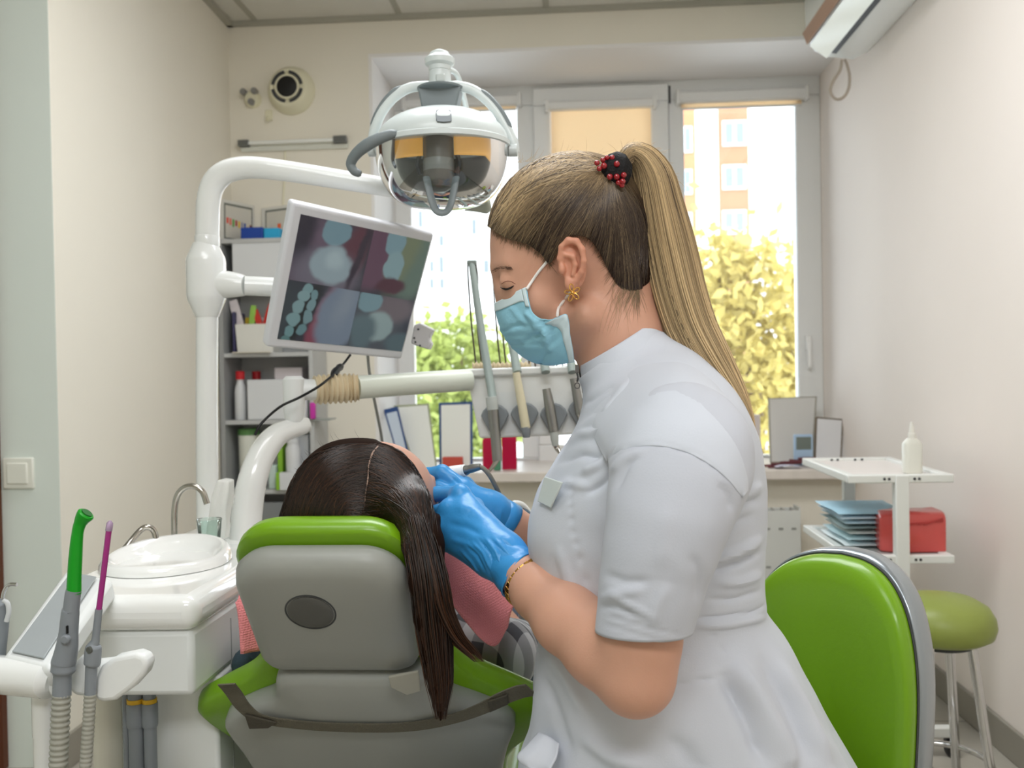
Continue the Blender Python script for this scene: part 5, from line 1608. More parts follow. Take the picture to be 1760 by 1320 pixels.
def pad(center, hw, hh, r, sections, top_r=None, taper=0.0, un=None, dn=None, nn=None):
    """rounded slab: sections (offset along outward normal, inset)"""
    un = np.array([1.0, 0, 0]) if un is None else un
    dn = vdn if dn is None else dn
    nn = nout if nn is None else nn
    rings = []
    for off, ins in sections:
        q_ = rrect(hw - ins, hh - ins, max(r - ins * .6, .003), top_r=(max(top_r - ins * .6, .003) if top_r else None), taper=taper)
        rings.append(center + q_[:, :1] * un + q_[:, 1:] * dn + off * nn)
    return MB().loft(rings)
hc = P(567, 1050, 1.10)
HW, HH = .1045, .1055
head_pts = [(0, .012), (.006, .004), (.016, 0), (.030, .004), (.038, .012), (.042, .026), (.0435, .06)]
obj('headrest_shell', pad(hc, HW, HH, .028, [(o - .02, i) for o, i in head_pts], top_r=.052, taper=-.012), m_shell, chair, smooth=60)
hc2 = hc - nout * .002 - vdn * .010
obj('headrest_cushion', pad(hc2, HW + .003, HH + .002, .03, [(-.062, .03), (-.058, .014), (-.046, .004), (-.034, .0), (-.022, .0), (-.018, .006)], top_r=.055, taper=-.012), m_lime, chair, smooth=60)
bcn = P(548, 1001, 1.12)
# seat the button on the shell's face
bcn = hc + nout * .0225 + np.array([1, 0, 0]) * (-.014) + vdn * (-.026)
bt = obj('button_ring', MB().lathe(bcn, nout, [(-.004, .0310), (.0012, .0310), (.0015, .0290), (-.001, .0280), (-.004, .0280)], 48, cap=False), m_dk, chair)
obj('headrest_button', MB().lathe(bcn, nout, [(-.004, .0280), (.0018, .0278), (.0032, .026), (.0040, .019), (.0042, .001)], 48), mat('button_grey', (84, 84, 80), 0.4), chair)
# neck bracket between headrest and backrest
nb = hc + vdn * (HH + .012) - nout * .012
obj('headrest_bracket', pad(nb, .052, .030, .006, [(-.012, .003), (0, 0), (.012, 0), (.016, .003)]), mat('bracket_grey', (128, 128, 120), 0.45), chair)
obj('bracket_slot', MB().prism([nb + np.array([1, 0, 0]) * u + vdn * v + nout * .014 for u, v in ((.048, .006), (.062, .004), (.062, .018), (.048, .020))], nout * .004), m_black, chair)
# backrest: shell (towards viewer), cushion beyond it
bt_tilt = math.radians(32)
bdn = np.array([0, math.sin(bt_tilt), -math.cos(bt_tilt)])
bnn = np.array([0, -math.cos(bt_tilt), -math.sin(bt_tilt)])
top = P(597, 1156, 1.15); top[0] = CXc + .003
def outline(halfs, ups):
    q_ = [(h, v) for h, v in halfs]
    return np.array(q_ + [(-h, v) for h, v in reversed(q_)])
sh_half = cr([(.002, -.002), (.080, -.002), (.101, .004), (.108, .018), (.111, .034), (.122, .050), (.150, .066), (.180, .086), (.197, .106), (.198, .125), (.185, .170), (.175, .24), (.170, .40), (.15, .46), (.002, .47)], 70)
def slab(half, sections, c, dn, nn, bow=0.0):
    o = outline([tuple(h) for h in half], 0)
    rings = []
    ctr = np.array([0, half[:, 1].mean()])
    for off, f in sections:
        q_ = ctr + (o - ctr) * np.array([f, 1 - (1 - f) * .8])
        bowz = bow * (1 - (q_[:, 0] / .24) ** 2)
        rings.append(c + q_[:, :1] * np.array([1.0, 0, 0]) + q_[:, 1:] * dn + (off + bowz)[:, None] * nn)
    return MB().loft(rings)
obj('backrest_shell', slab(sh_half, [(-.040, .965), (-.03, 1.0), (-.014, 1.0), (-.005, .985), (.001, .955), (.004, .90), (.006, .6)], top, bdn, bnn, bow=.012), m_shell, chair, smooth=60)
cu_half = cr([(.002, -.020), (.092, -.020), (.120, -.014), (.134, .010), (.156, .040), (.200, .070), (.236, .096), (.250, .114), (.246, .136), (.222, .168), (.195, .20), (.180, .25), (.172, .42), (.15, .48), (.002, .49)], 70)
obj('backrest_cushion', slab(cu_half, [(-.072, .93), (-.067, .97), (-.060, 1.0), (-.050, 1.0), (-.036, .985), (-.030, .95)], top + bnn * .004, bdn, bnn, bow=.0), m_lime, chair, smooth=60)
# ridge where the neck of the shell turns over
# strap across the back: woven band with stitched ends
m_strap = mat('webbing_strap', (98, 94, 80), 0.85, bump=.5, bscale=420, vary=.15, vscale=120)
def on_shell(px, py, lift=.0):
    d = ray(px, py)
    out = []
    for i in range(len(px)):
        o = top + bnn * (.010 + lift)
        t_ = ((o - C0) @ bnn) / (d[i] @ bnn)
        out.append(C0 + d[i] * t_)
    return np.array(out)
sp = np.array([(392, 1168), (402, 1190), (418, 1213), (440, 1231), (470, 1239), (520, 1245), (570, 1248.5), (630, 1250), (690, 1249), (740, 1243), (790, 1231), (830, 1216), (862, 1200), (893, 1188), (914, 1178)], float)
c_ = on_shell(sp[:, 0], sp[:, 1], .010)
# wrap over the cushion wings at both ends
c_[0] += bnn * (.006); c_[-1] += bnn * .006
cc_ = cr(c_, 120)
T_ = np.gradient(cc_, axis=0); T_ /= np.linalg.norm(T_, axis=1)[:, None]
wd = np.cross(T_, bnn); wd /= np.linalg.norm(wd, axis=1)[:, None]
hw_ = np.interp(np.linspace(0, 1, 120), [0, .15, .3, .7, .85, 1], [.0115, .0105, .0082, .0085, .011, .0125])[:, None]
rings = [np.array([cc_[i] + wd[i] * hw_[i] , cc_[i] + wd[i] * hw_[i] + bnn * .002, cc_[i] - wd[i] * hw_[i] + bnn * .002, cc_[i] - wd[i] * hw_[i]]) for i in range(120)]
stp = obj('strap', MB().loft(rings), m_strap, chair)
m_st2 = mat('webbing_dark', (76, 72, 62), 0.9, bump=.5, bscale=300)
for pts in ([(421, 1226), (476, 1240), (462, 1249), (429, 1250)], [(838, 1204), (872, 1192), (874, 1208), (842, 1222)]):
    q_ = on_shell(np.array([p_[0] for p_ in pts], float), np.array([p_[1] for p_ in pts], float), .013)
    obj('strap_patch', MB().prism(q_, bnn * .003), m_st2, chair, bevel=.001)
# cloth tag beside the bracket
q_ = np.array([(668, 1160), (720, 1150), (724, 1184), (700, 1191), (672, 1178)], float)
q_ = on_shell(q_[:, 0], q_[:, 1], .014)
obj('cloth_flap', MB().prism(q_, bnn * .004), mat('flap_greige', (168, 166, 154), 0.7), chair, bevel=.0015)
# seat, leg rest and pedestal further down the room
seat_c = np.array([CXc, 2.0, .40])
obj('seat_cushion', pad(np.array([CXc, 1.78, .290]), .19, .30, .08, [(-.06, .02), (-.05, .004), (-.02, 0), (.02, 0), (.03, .01)], dn=np.array([0, 1.0, 0]), nn=np.array([0, 0, -1.0])), m_lime, chair, smooth=60)
obj('leg_rest', pad(np.array([CXc, 2.40, .305]), .17, .32, .08, [(-.05, .02), (-.04, .004), (-.01, 0), (.02, 0), (.03, .01)], dn=np.array([0, .99, .1]), nn=np.array([0, .1, -.99])), m_lime, chair, smooth=60)
obj('pedestal', MB().loft([np.stack([CXc + .16 * f * np.cos(a), 1.95 + .26 * f * np.sin(a), np.full(len(a), z)], -1) for a in [np.linspace(0, 2 * np.pi, 32, endpoint=False)] for f, z in ((1.3, 0), (1.3, .03), (.8, .06), (.62, .14), (.62, .20), (.9, .255))]), m_whitem, chair)
# curved armrest beyond the gloved wrists
ar = cr(path([(862, 915, 1.60), (874, 895, 1.60), (888, 888, 1.61), (900, 894, 1.62), (908, 912, 1.64), (914, 950, 1.68), (912, 1010, 1.74)]), 30)
obj('armrest', MB().tube(ar, np.interp(np.linspace(0, 1, 30), [0, .2, .6, 1], [.010, .019, .020, .018]), 18), mat('armrest_blue_grey', (72, 92, 108), 0.35), chair)
ar2 = cr(path([(872, 873, 1.60), (884, 866, 1.60), (896, 868, 1.61), (907, 880, 1.62), (915, 902, 1.63)]), 30)
obj('armrest_edge', MB().tube(ar2, np.interp(np.linspace(0, 1, 30), [0, .2, .8, 1], [.002, .006, .006, .003]), 14), m_whitem, chair)
obj('armrest_post', MB().tube([ar[-1], np.array([ar[-1][0] - .02, 1.86, .50]), np.array([CXc + .16, 1.90, .28])], .016, 14), m_whitem, chair)

# ================================================================= DENTIST'S STOOL
ds = thing('dentist_stool', (.16, 1.15, 0), 'lime green stool with rounded silver backed backrest behind the dentist', 'stool')
e_r, e_l = np.array([.438, 1.160, 0]), np.array([.262, 1.336, 0])
mid = (e_r + e_l) / 2
tg_ = (e_r - e_l); hw0 = np.linalg.norm(tg_) / 2; tg_ /= np.linalg.norm(tg_)
nf = np.array([-tg_[1], tg_[0], 0]); nf = nf if nf[0] < 0 else -nf           # towards the sitter
zt0, zb0 = float(P(1470, 950, 1.24)[2]), .42
def bk(u, v, off):
    """u across -1..1, v 0 top .. 1 bottom"""
    return mid + tg_ * (u * hw0) + np.array([0, 0, zt0 + (zb0 - zt0) * v]) + nf * (off + .045 * u * u - .012)
half = cr([(0, .0), (.32, .012), (.60, .055), (.82, .14), (.95, .26), (1.0, .40), (.985, .56), (.93, .75), (.84, .90), (.62, .975), (0, 1.0)], 44)
o = np.array([tuple(h) for h in half] + [(-h[0], h[1]) for h in half[-2:0:-1]])
def brings(secs, f0=1.0):
    out = []
    for off, f in secs:
        out.append(np.array([bk(u * f, .5 + (v - .5) * f, off) for u, v in o]))
    return out
obj('backrest', MB().loft(brings([(-.006, .955), (.0, .972), (.010, .972), (.020, .955), (.028, .91), (.033, .80), (.035, .6), (.035, .3), (.035, .02)])), m_lime, ds, smooth=70)
obj('backrest_piping', MB().loft(brings([(-.004, .970), (-.004, .984), (.003, .984), (.003, .970)]), cap=False), m_dk, ds)
obj('backrest_shell', MB().loft(brings([(-.002, .985), (-.004, 1.0), (-.018, 1.006), (-.036, .998), (-.050, .96), (-.060, .85), (-.066, .5), (-.068, .02)])), mat('silver_shell', (160, 168, 174), 0.28, .75), ds, smooth=70)
sp_ = mid - nf * .03
obj('back_bar', MB().tube(cr([(sp_[0] + .0, sp_[1], .50), (sp_[0] + .03, sp_[1] + .02, .40), (sp_[0], sp_[1] + .0, .335), (.17, 1.15, .33)], 24), .014, 14), mat('silver_bar', (170, 174, 178), 0.25, .9), ds)
obj('seat_cushion', MB().lathe((.13, 1.14, .335), (0, 0, 1), [(0, .12), (.004, .165), (.02, .18), (.05, .185), (.068, .175), (.076, .14), (.078, .0)], 48), m_lime, ds, smooth=70)
obj('gas_column', MB().lathe((.13, 1.14, .06), (0, 0, 1), [(0, .03), (.14, .03), (.14, .018), (.275, .018)], 24), m_chrome, ds)
for k_ in range(5):
    an = 2 * math.pi * k_ / 5 + .3
    d_ = np.array([math.cos(an), math.sin(an), 0])
    lg = obj('base_leg', MB().tube([np.array([.13, 1.14, .085]), np.array([.13, 1.14, .075]) + d_ * .12, np.array([.13, 1.14, .058]) + d_ * .24], [.018, .015, .012], 12), m_chrome, ds)
    w_ = np.array([.13, 1.14, .025]) + d_ * .24
    obj('caster', MB().lathe(w_ - np.array([-d_[1], d_[0], 0]) * .012, np.array([-d_[1], d_[0], 0]), [(0, .020), (.003, .025), (.021, .025), (.024, .020)], 20), m_black, lg)
# ================================================================= PATIENT
m_skin = mat('skin_light', (196, 148, 126), 0.5, sss=.15, bump=.04, bscale=420, vary=.04, vscale=22)
m_skinp = mat('skin_patient', (196, 148, 126), 0.5, sss=.1)
PY = 1.185
Pc = P(640, 872, PY)
fd = np.array([.50, .62, .60]); fd /= np.linalg.norm(fd)          # where the face looks
hu = np.array([-.05, -.66, .74]); hu -= fd * (hu @ fd); hu /= np.linalg.norm(hu)   # crown direction
hs = np.cross(fd, hu)                                              # side
FM = np.stack([fd, hs, hu], 1)
H = lambda f, s_, u: Pc + fd * f + hs * s_ + hu * u
chest = np.array([CXc + .01, 1.42, .585])
pelv = np.array([CXc, 1.80, .455])
def patient_sdf(p):
    d = sd_ell(p, Pc, (.088, .074, .088), FM)
    d = smin(d, sd_ell(p, H(.035, 0, -.045), (.056, .056, .080), FM), .03)
    d = smin(d, sd_cap(p, H(.058, 0, -.100), H(.02, .045, -.06), .022, .022), .02)
    d = smin(d, sd_cap(p, H(.058, 0, -.100), H(.02, -.045, -.06), .022, .022), .02)
    d = smin(d, sd_cap(p, H(.090, 0, -.015), H(.106, 0, -.048), .007, .011), .012)          # nose
    d = smin(d, sd_cap(p, H(.086, -.02, -.075), H(.086, .02, -.075), .007), .008)              # lips
    for s_ in (-1, 1):
        d = smax(d, -sd_ell(p, H(.092, .030 * s_, -.012), (.012, .016, .011), FM), .012)       # eye hollows
        d = smin(d, sd_ell(p, H(.078, .030 * s_, -.014), (.012, .013, .012), FM), .004)
        d = smin(d, sd_ell(p, H(.0, .077 * s_, -.015), (.016, .008, .030), FM), .006)          # ears
    neck0 = H(-.03, 0, -.07)
    d = smin(d, sd_cap(p, neck0, chest + np.array([0, -.07, .06]), .052, .056), .03)
    d = smin(d, sd_ell(p, chest, (.165, .12, .085)), .05)
    d = smin(d, sd_cap(p, chest, pelv, .10, .12), .05)
    for s_ in (-1, 1):
        sh_ = chest + np.array([.155 * s_, -.045, .015])
        el_ = chest + np.array([.170 * s_, .19, -.045])
        d = smin(d, sd_chain(p, [sh_, el_, chest + np.array([.06 * s_, .34, .045])], [.052, .040, .028], .02), .03)
        d = smin(d, sd_chain(p, [pelv + np.array([.085 * s_, .02, 0]), np.array([CXc + .10 * s_, 2.20, .445]), np.array([CXc + .09 * s_, 2.60, .40]), np.array([CXc + .09 * s_, 2.66, .45])], [.085, .062, .042, .030], .02), .04)
        d = smin(d, sd_cap(p, chest + np.array([.06 * s_, .34, .045]), chest + np.array([.02 * s_, .41, .04]), .026, .02), .02)
    return d
pat = tag(link('person', sdf_mesh('person', patient_sdf, (-.62, .98, .28), (.06, 2.76, 1.02), .0055), m_skinp, smooth=0),
          'patient with long dark hair lying back on the lime green dental chair', 'person')

# clothes: checked shirt, dark cardigan, trousers
def check_material():
    m = mat('checked_shirt', (150, 152, 156), 0.85)
    nt = m.node_tree
    b_ = nt.nodes['Principled BSDF']
    tc = nt.nodes.new('ShaderNodeTexCoord')
    mp = nt.nodes.new('ShaderNodeMapping')
    mp.inputs['Rotation'].default_value = (0, 0, .35)
    nt.links.new(tc.outputs['Object'], mp.inputs['Vector'])
    sp_ = nt.nodes.new('ShaderNodeSeparateXYZ')
    nt.links.new(mp.outputs[0], sp_.inputs[0])
    def stripe(sock, freq, lo, hi):
        a = nt.nodes.new('ShaderNodeMath'); a.operation = 'MULTIPLY'; a.inputs[1].default_value = freq
        nt.links.new(sock, a.inputs[0])
        f_ = nt.nodes.new('ShaderNodeMath'); f_.operation = 'FRACT'
        nt.links.new(a.outputs[0], f_.inputs[0])
        g_ = nt.nodes.new('ShaderNodeMath'); g_.operation = 'GREATER_THAN'; g_.inputs[1].default_value = .52
        nt.links.new(f_.outputs[0], g_.inputs[0])
        return g_.outputs[0]
    s1, s2 = stripe(sp_.outputs[0], 24, 0, 1), stripe(sp_.outputs[1], 20, 0, 1)
    ad = nt.nodes.new('ShaderNodeMath'); ad.operation = 'ADD'
    nt.links.new(s1, ad.inputs[0]); nt.links.new(s2, ad.inputs[1])
    hf = nt.nodes.new('ShaderNodeMath'); hf.operation = 'MULTIPLY'; hf.inputs[1].default_value = .5
    nt.links.new(ad.outputs[0], hf.inputs[0])
    mx = nt.nodes.new('ShaderNodeMix'); mx.data_type = 'RGBA'
    mx.inputs[6].default_value = lin((176, 178, 182)); mx.inputs[7].default_value = lin((66, 68, 74))
    nt.links.new(hf.outputs[0], mx.inputs[0]); nt.links.new(mx.outputs[2], b_.inputs['Base Color'])
    return m
def shirt_sdf(p):
    d = sd_ell(p, chest, (.172, .127, .092))
    d = smin(d, sd_cap(p, chest, pelv, .108, .126), .05)
    for s_ in (-1, 1):
        d = smin(d, sd_chain(p, [chest + np.array([.155 * s_, -.045, .015]), chest + np.array([.170 * s_, .19, -.045])], [.061, .052], .02), .03)
    d = smax(d, -sd_cap(p, chest + np.array([0, -.09, .09]), chest + np.array([0, -.16, .2]), .06, .07), .01)
    return d
obj('shirt', sdf_mesh('shirt', shirt_sdf, (-.56, 1.2, .33), (.0, 2.0, .75), .006), check_material(), pat, smooth=0)
m_teal = mat('dark_teal_knit', (48, 66, 76), 0.9, bump=.4, bscale=160)
def cardigan_sdf(p):
    d = None
    for s_ in (-1, 1):
        q0 = chest + np.array([.160 * s_, -.055 if s_ < 0 else -.085, -.040]); q1 = chest + np.array([.172 * s_, .06, -.06]); q2 = chest + np.array([.16 * s_, .3, -.08])
        e = sd_chain(p, [q0, q1, q2], [.040, .052, .05], .02)
        d = e if d is None else np.minimum(d, e)
    d = smin(d, sd_cap(p, chest + np.array([-.13, -.02, -.06]), chest + np.array([.13, -.02, -.06]), .05), .03)
    d = smin(d, sd_chain(p, [np.array([-.466, 1.268, .622]), np.array([-.452, 1.32, .622]), np.array([-.43, 1.42, .59])], [.026, .032, .040], .02), .012)
    return d
obj('cardigan', sdf_mesh('cardigan', cardigan_sdf, (-.60, 1.18, .38), (.02, 1.85, .65), .006), m_teal, pat, smooth=0)
def trousers_sdf(p):
    d = sd_cap(p, pelv + np.array([0, -.05, 0]), pelv, .125, .13)
    for s_ in (-1, 1):
        d = smin(d, sd_chain(p, [pelv + np.array([.085 * s_, .02, 0]), np.array([CXc + .10 * s_, 2.20, .445]), np.array([CXc + .09 * s_, 2.54, .405])], [.094, .072, .056], .02), .04)
    return d
obj('trousers', sdf_mesh('trousers', trousers_sdf, (-.50, 1.58, .33), (-.06, 2.66, .68), .007), mat('dark_jeans', (44, 56, 72), 0.9, bump=.2, bscale=300), pat, smooth=0)
for s_ in (-1, 1):
    f0 = np.array([CXc + .09 * s_, 2.625, .415])
    sm_ = MB().tube(cr([f0 + np.array([0, -.01, -.045]), f0, f0 + np.array([0, .012, .06]), f0 + np.array([0, .01, .14]), f0 + np.array([0, .0, .16])], 24), np.interp(np.linspace(0, 1, 24), [0, .2, .6, .9, 1], [.03, .044, .042, .034, .01]), 18)
    obj('shoe', sm_, mat('shoe_dark', (40, 40, 44), 0.5), pat)

# hair
m_dhair = hair_mat('dark_brown_hair', (17, 12, 10), (92, 58, 38), 0.34)
hk = PY / 1570
clip_poly = np.array([(650, 758), (672, 765), (694, 778), (713, 798), (728, 822), (739, 852), (748, 884), (800, 880), (800, 700), (648, 700)], float)
def phair_full(p):
    d = sd_ell(p, P(620, 868, 1.185), (124 * hk, .092, 117 * hk))
    d = smin(d, sd_cap(p, P(582, 822, 1.16), P(514, 915, 1.15), .036, .028), .03)
    d = smin(d, sd_cap(p, P(655, 812, 1.15), P(712, 890, 1.11), .034, .028), .03)
    t_ = sd_chain(p, [P(712, 870, 1.11), P(727, 935, 1.072), P(737, 1000, 1.052), P(742, 1060, 1.048), P(748, 1120, 1.045), P(756, 1180, 1.045), P(757, 1238, 1.045)], [.026, .023, .021, .019, .015, .009, .003], .012)
    d = smin(d, t_, .02)
    return d
def phair_sdf(p):
    d = phair_full(p)
    sh_ = p.shape[:-1]
    q = project(p.reshape(-1, 3).astype(np.float64))
    sd, _ = seg_dist(q, clip_poly[:7])
    ins = inpoly(q, clip_poly)
    s2 = (np.where(ins, -sd, sd) * hk).reshape(sh_).astype(np.float32)
    return smax(d, -s2, .006)
ph = sdf_mesh('hair', phair_sdf, (-.42, .98, .56), (-.10, 1.32, .98), .0042)
at = ph.attributes.new('tone', 'FLOAT', 'POINT')
at.data.foreach_set('value', np.full(len(ph.vertices), .10, np.float32))
m_dbase = m_dhair.copy()
m_dbase.name = 'dark_hair_base'
m_dbase.node_tree.nodes['Principled BSDF'].inputs['Roughness'].default_value = .7
m_dbase.node_tree.nodes['Principled BSDF'].inputs['Specular IOR Level'].default_value = .03
hair_p = link('hair', ph, m_dbase, pat, smooth=0)
# strands flowing from the parting over the crown
part = cr([(650, 767), (640, 780), (634, 800), (632, 825), (628, 850), (626, 872), (618, 892), (612, 915)], 60)
def flow(n, side):
    out = []
    for i in range(n):
        u = rng.uniform(0, 1)
        s_ = part[int(u * 59)] + np.array([rng.uniform(1.2, 3) * side, rng.normal() * 1.5])
        if side < 0:
            e = np.array([rng.uniform(470, 640), 930 + rng.uniform(0, 25)]) if u > .35 else np.array([484 + 90 * u + rng.normal() * 12, 915 + rng.normal() * 12])
            e[0] = 490 + (u ** .9) * 130 + rng.normal() * 14
            bow = np.array([-34, -38]) * (1 - u) + np.array([-10, -14]) * u
            bow += rng.normal(size=2) * 6
        else:
            e = np.array([722 + rng.normal() * 10 - 30 * u, 930 + rng.normal() * 20])
            bow = np.array([30, -26]) * (1 - u) + np.array([8, -14]) * u + rng.normal(size=2) * 5
        t = np.linspace(0, 1, 22)[:, None]
        q = s_ * (1 - t) + e * t + 4 * t * (1 - t) * bow
        q += np.sin(t * rng.uniform(4, 9) + rng.uniform(0, 6)) * rng.uniform(0, 2.2)
        out.append(q)
    return np.array(out)
sl_f, sr_f = flow(1500, -1), flow(1100, 1)
def drape(F, f, lift=.0012):
    pts, hit = march(F[..., 0], F[..., 1], f)
    ln = pts - C0
    pts = pts - ln / np.linalg.norm(ln, axis=-1)[..., None] * lift * rng.uniform(.2, 1.6, F.shape[0])[:, None, None]
    ok = hit.mean(1) > .8
    # trim to the part that lies on the hair: hold the last good point
    for i in np.nonzero(ok & ~hit.all(1))[0]:
        g = np.nonzero(hit[i])[0]
        pts[i] = pts[i][np.clip(np.arange(len(hit[i])), g[0], g[-1])] + np.linspace(0, 1e-4, len(hit[i]))[:, None]
    return pts[ok], ok
def pull_in(F, f, ctr, n=10, k=.985):
    for _ in range(n):
        _p, h_ = march(F[..., 0], F[..., 1], f, .6, 1.6)
        if h_.all():
            break
        F = np.where(h_[..., None], F, np.array(ctr) + (F - np.array(ctr)) * k)
    return F
sl_f = pull_in(sl_f, phair_sdf, (600.0, 880.0)); sr_f = pull_in(sr_f, phair_sdf, (640.0, 890.0))
a1, k1 = drape(sl_f, phair_sdf)
a2, k2 = drape(sr_f, phair_sdf)
S1 = np.concatenate([a1, a2])
tones = np.clip(rng.beta(.8, 3.6, len(S1)) * .95, 0, 1)
link('hair_strands', strand_mesh('hair_strands', S1, rng.uniform(.00045, .0010, len(S1)), tones), m_dhair, hair_p, smooth=0)
# long tress falling beside the headrest
n = 900
tc_ = np.array([(704, 850, 1.12), (722, 920, 1.075), (736, 995, 1.052), (743, 1060, 1.046), (750, 1125, 1.043), (756, 1185, 1.042), (757, 1250, 1.042)])
side_c = np.array([(708, 860, 1.11), (732, 930, 1.07), (750, 1000, 1.05), (762, 1050, 1.045), (782, 1092, 1.045), (806, 1120, 1.045), (828, 1142, 1.045)])
paths_ = []
tn = []
for i in range(n):
    sd_ = rng.uniform() < .27
    c_ = cr(side_c if sd_ else tc_, 30)
    end = rng.uniform(.72, 1.0)
    c_ = cr(c_[: max(8, int(30 * end))], 30)
    an, rad = rng.uniform(0, 2 * np.pi), rng.uniform(.35, 1.0) ** .5
    wpx = np.interp(np.linspace(0, 1, 30), [0, .3, .6, .85, 1], [26, 32, 32, 24, 10] if not sd_ else [20, 22, 18, 15, 10])
    wv = np.sin(np.linspace(0, rng.uniform(4, 9), 30) + rng.uniform(0, 6)) * rng.uniform(0, 3)
    q = c_.copy()
    q[:, 0] += wpx * rad * math.cos(an) + wv
    q[:, 2] += .030 * np.interp(np.linspace(0, 1, 30), [0, .5, 1], [.9, 1, .3]) * rad * math.sin(an)
    paths_.append(path(q))
    t = np.linspace(0, 1, 30)
    tn.append(np.clip(rng.beta(1.0, 3.8) * .9 + (.35 + .3 * sd_) * np.clip(t - .55, 0, 1) * 1.4 * rng.uniform(.3, 1.3), 0, 1))
link('hair_tress', strand_mesh('hair_tress', paths_, rng.uniform(.0005, .0011, n), np.array(tn)), m_dhair, hair_p, smooth=0)
# stray hairs at the crown
paths_ = []
for i in range(34):
    a0 = rng.uniform(math.pi * 1.05, math.pi * 1.5)
    s_ = np.array([622 + 122 * math.cos(a0), 868 + 112 * math.sin(a0)])
    d_ = np.array([math.cos(a0 + rng.normal() * .9 - .8), math.sin(a0 + rng.normal() * .9 - .8)])
    L_ = rng.uniform(6, 22)
    t = np.linspace(0, 1, 10)[:, None]
    q = s_ + d_ * L_ * t + np.array([-d_[1], d_[0]]) * L_ * .35 * t ** 2
    paths_.append(P(q[:, 0], q[:, 1], np.full(10, 1.17)))
link('stray_hairs', strand_mesh('stray_hairs', paths_, np.full(34, .00015), np.full(34, .5)), m_dhair, hair_p, smooth=0)
# pale line of scalp in the parting
pp = part[:46]
pts, hit = march(pp[:, 0], pp[:, 1], phair_sdf)
v_ = (pts - C0); v_ /= np.linalg.norm(v_, axis=1)[:, None]
obj('parting', MB().tube(pts - v_ * .0004, np.interp(np.linspace(0, 1, 46), [0, .15, .6, 1], [.0013, .0015, .0011, .0004]) * rng.uniform(.6, 1.3, 46), 6), mat('scalp', (150, 124, 110), 0.6), hair_p)

# ---------------------------------------------------------------- coral paper bib over chest and shoulder
cols_ = [((404, 1036, 1.235), (413, 1124, 1.215)), ((430, 1012, 1.26), (446, 1120, 1.235)), ((560, 985, 1.31), (560, 1110, 1.285)), ((680, 955, 1.31), (680, 1060, 1.27)),
         ((742, 936, 1.285), (750, 1020, 1.235)), ((790, 948, 1.31), (797, 1066, 1.235)), ((842, 984, 1.34), (846, 1112, 1.235)), ((888, 1044, 1.355), (872, 1078, 1.29))]
tp_ = cr(path([c_[0] for c_ in cols_]), 64); bt_ = cr(path([c_[1] for c_ in cols_]), 64)
G = []
for v in np.linspace(0, 1, 22):
    row = tp_ * (1 - v) + bt_ * v
    bulge = 4 * v * (1 - v)
    row[:, 2] += .012 * bulge
    row[:, 1] += .0025 * np.sin(np.arange(64) * .55 + v * 3)
    G.append(row)
bib = tag(obj('paper_bib', MB().grid(G), mat('coral_paper', (234, 142, 146), 0.85), solid=.0012, smooth=60), 'coral pink paper bib over the chest of the patient', 'bib')
def quilt(m):
    nt = m.node_tree
    b_ = nt.nodes['Principled BSDF']
    tc = nt.nodes.new('ShaderNodeTexCoord')
    vo = nt.nodes.new('ShaderNodeTexVoronoi'); vo.inputs['Scale'].default_value = 330
    vo.inputs['Randomness'].default_value = .25
    nt.links.new(tc.outputs['Object'], vo.inputs['Vector'])
    bp = nt.nodes.new('ShaderNodeBump'); bp.inputs['Strength'].default_value = .7; bp.inputs['Distance'].default_value = .002
    nt.links.new(vo.outputs['Distance'], bp.inputs['Height']); nt.links.new(bp.outputs[0], b_.inputs['Normal'])
quilt(_MATS['coral_paper'])
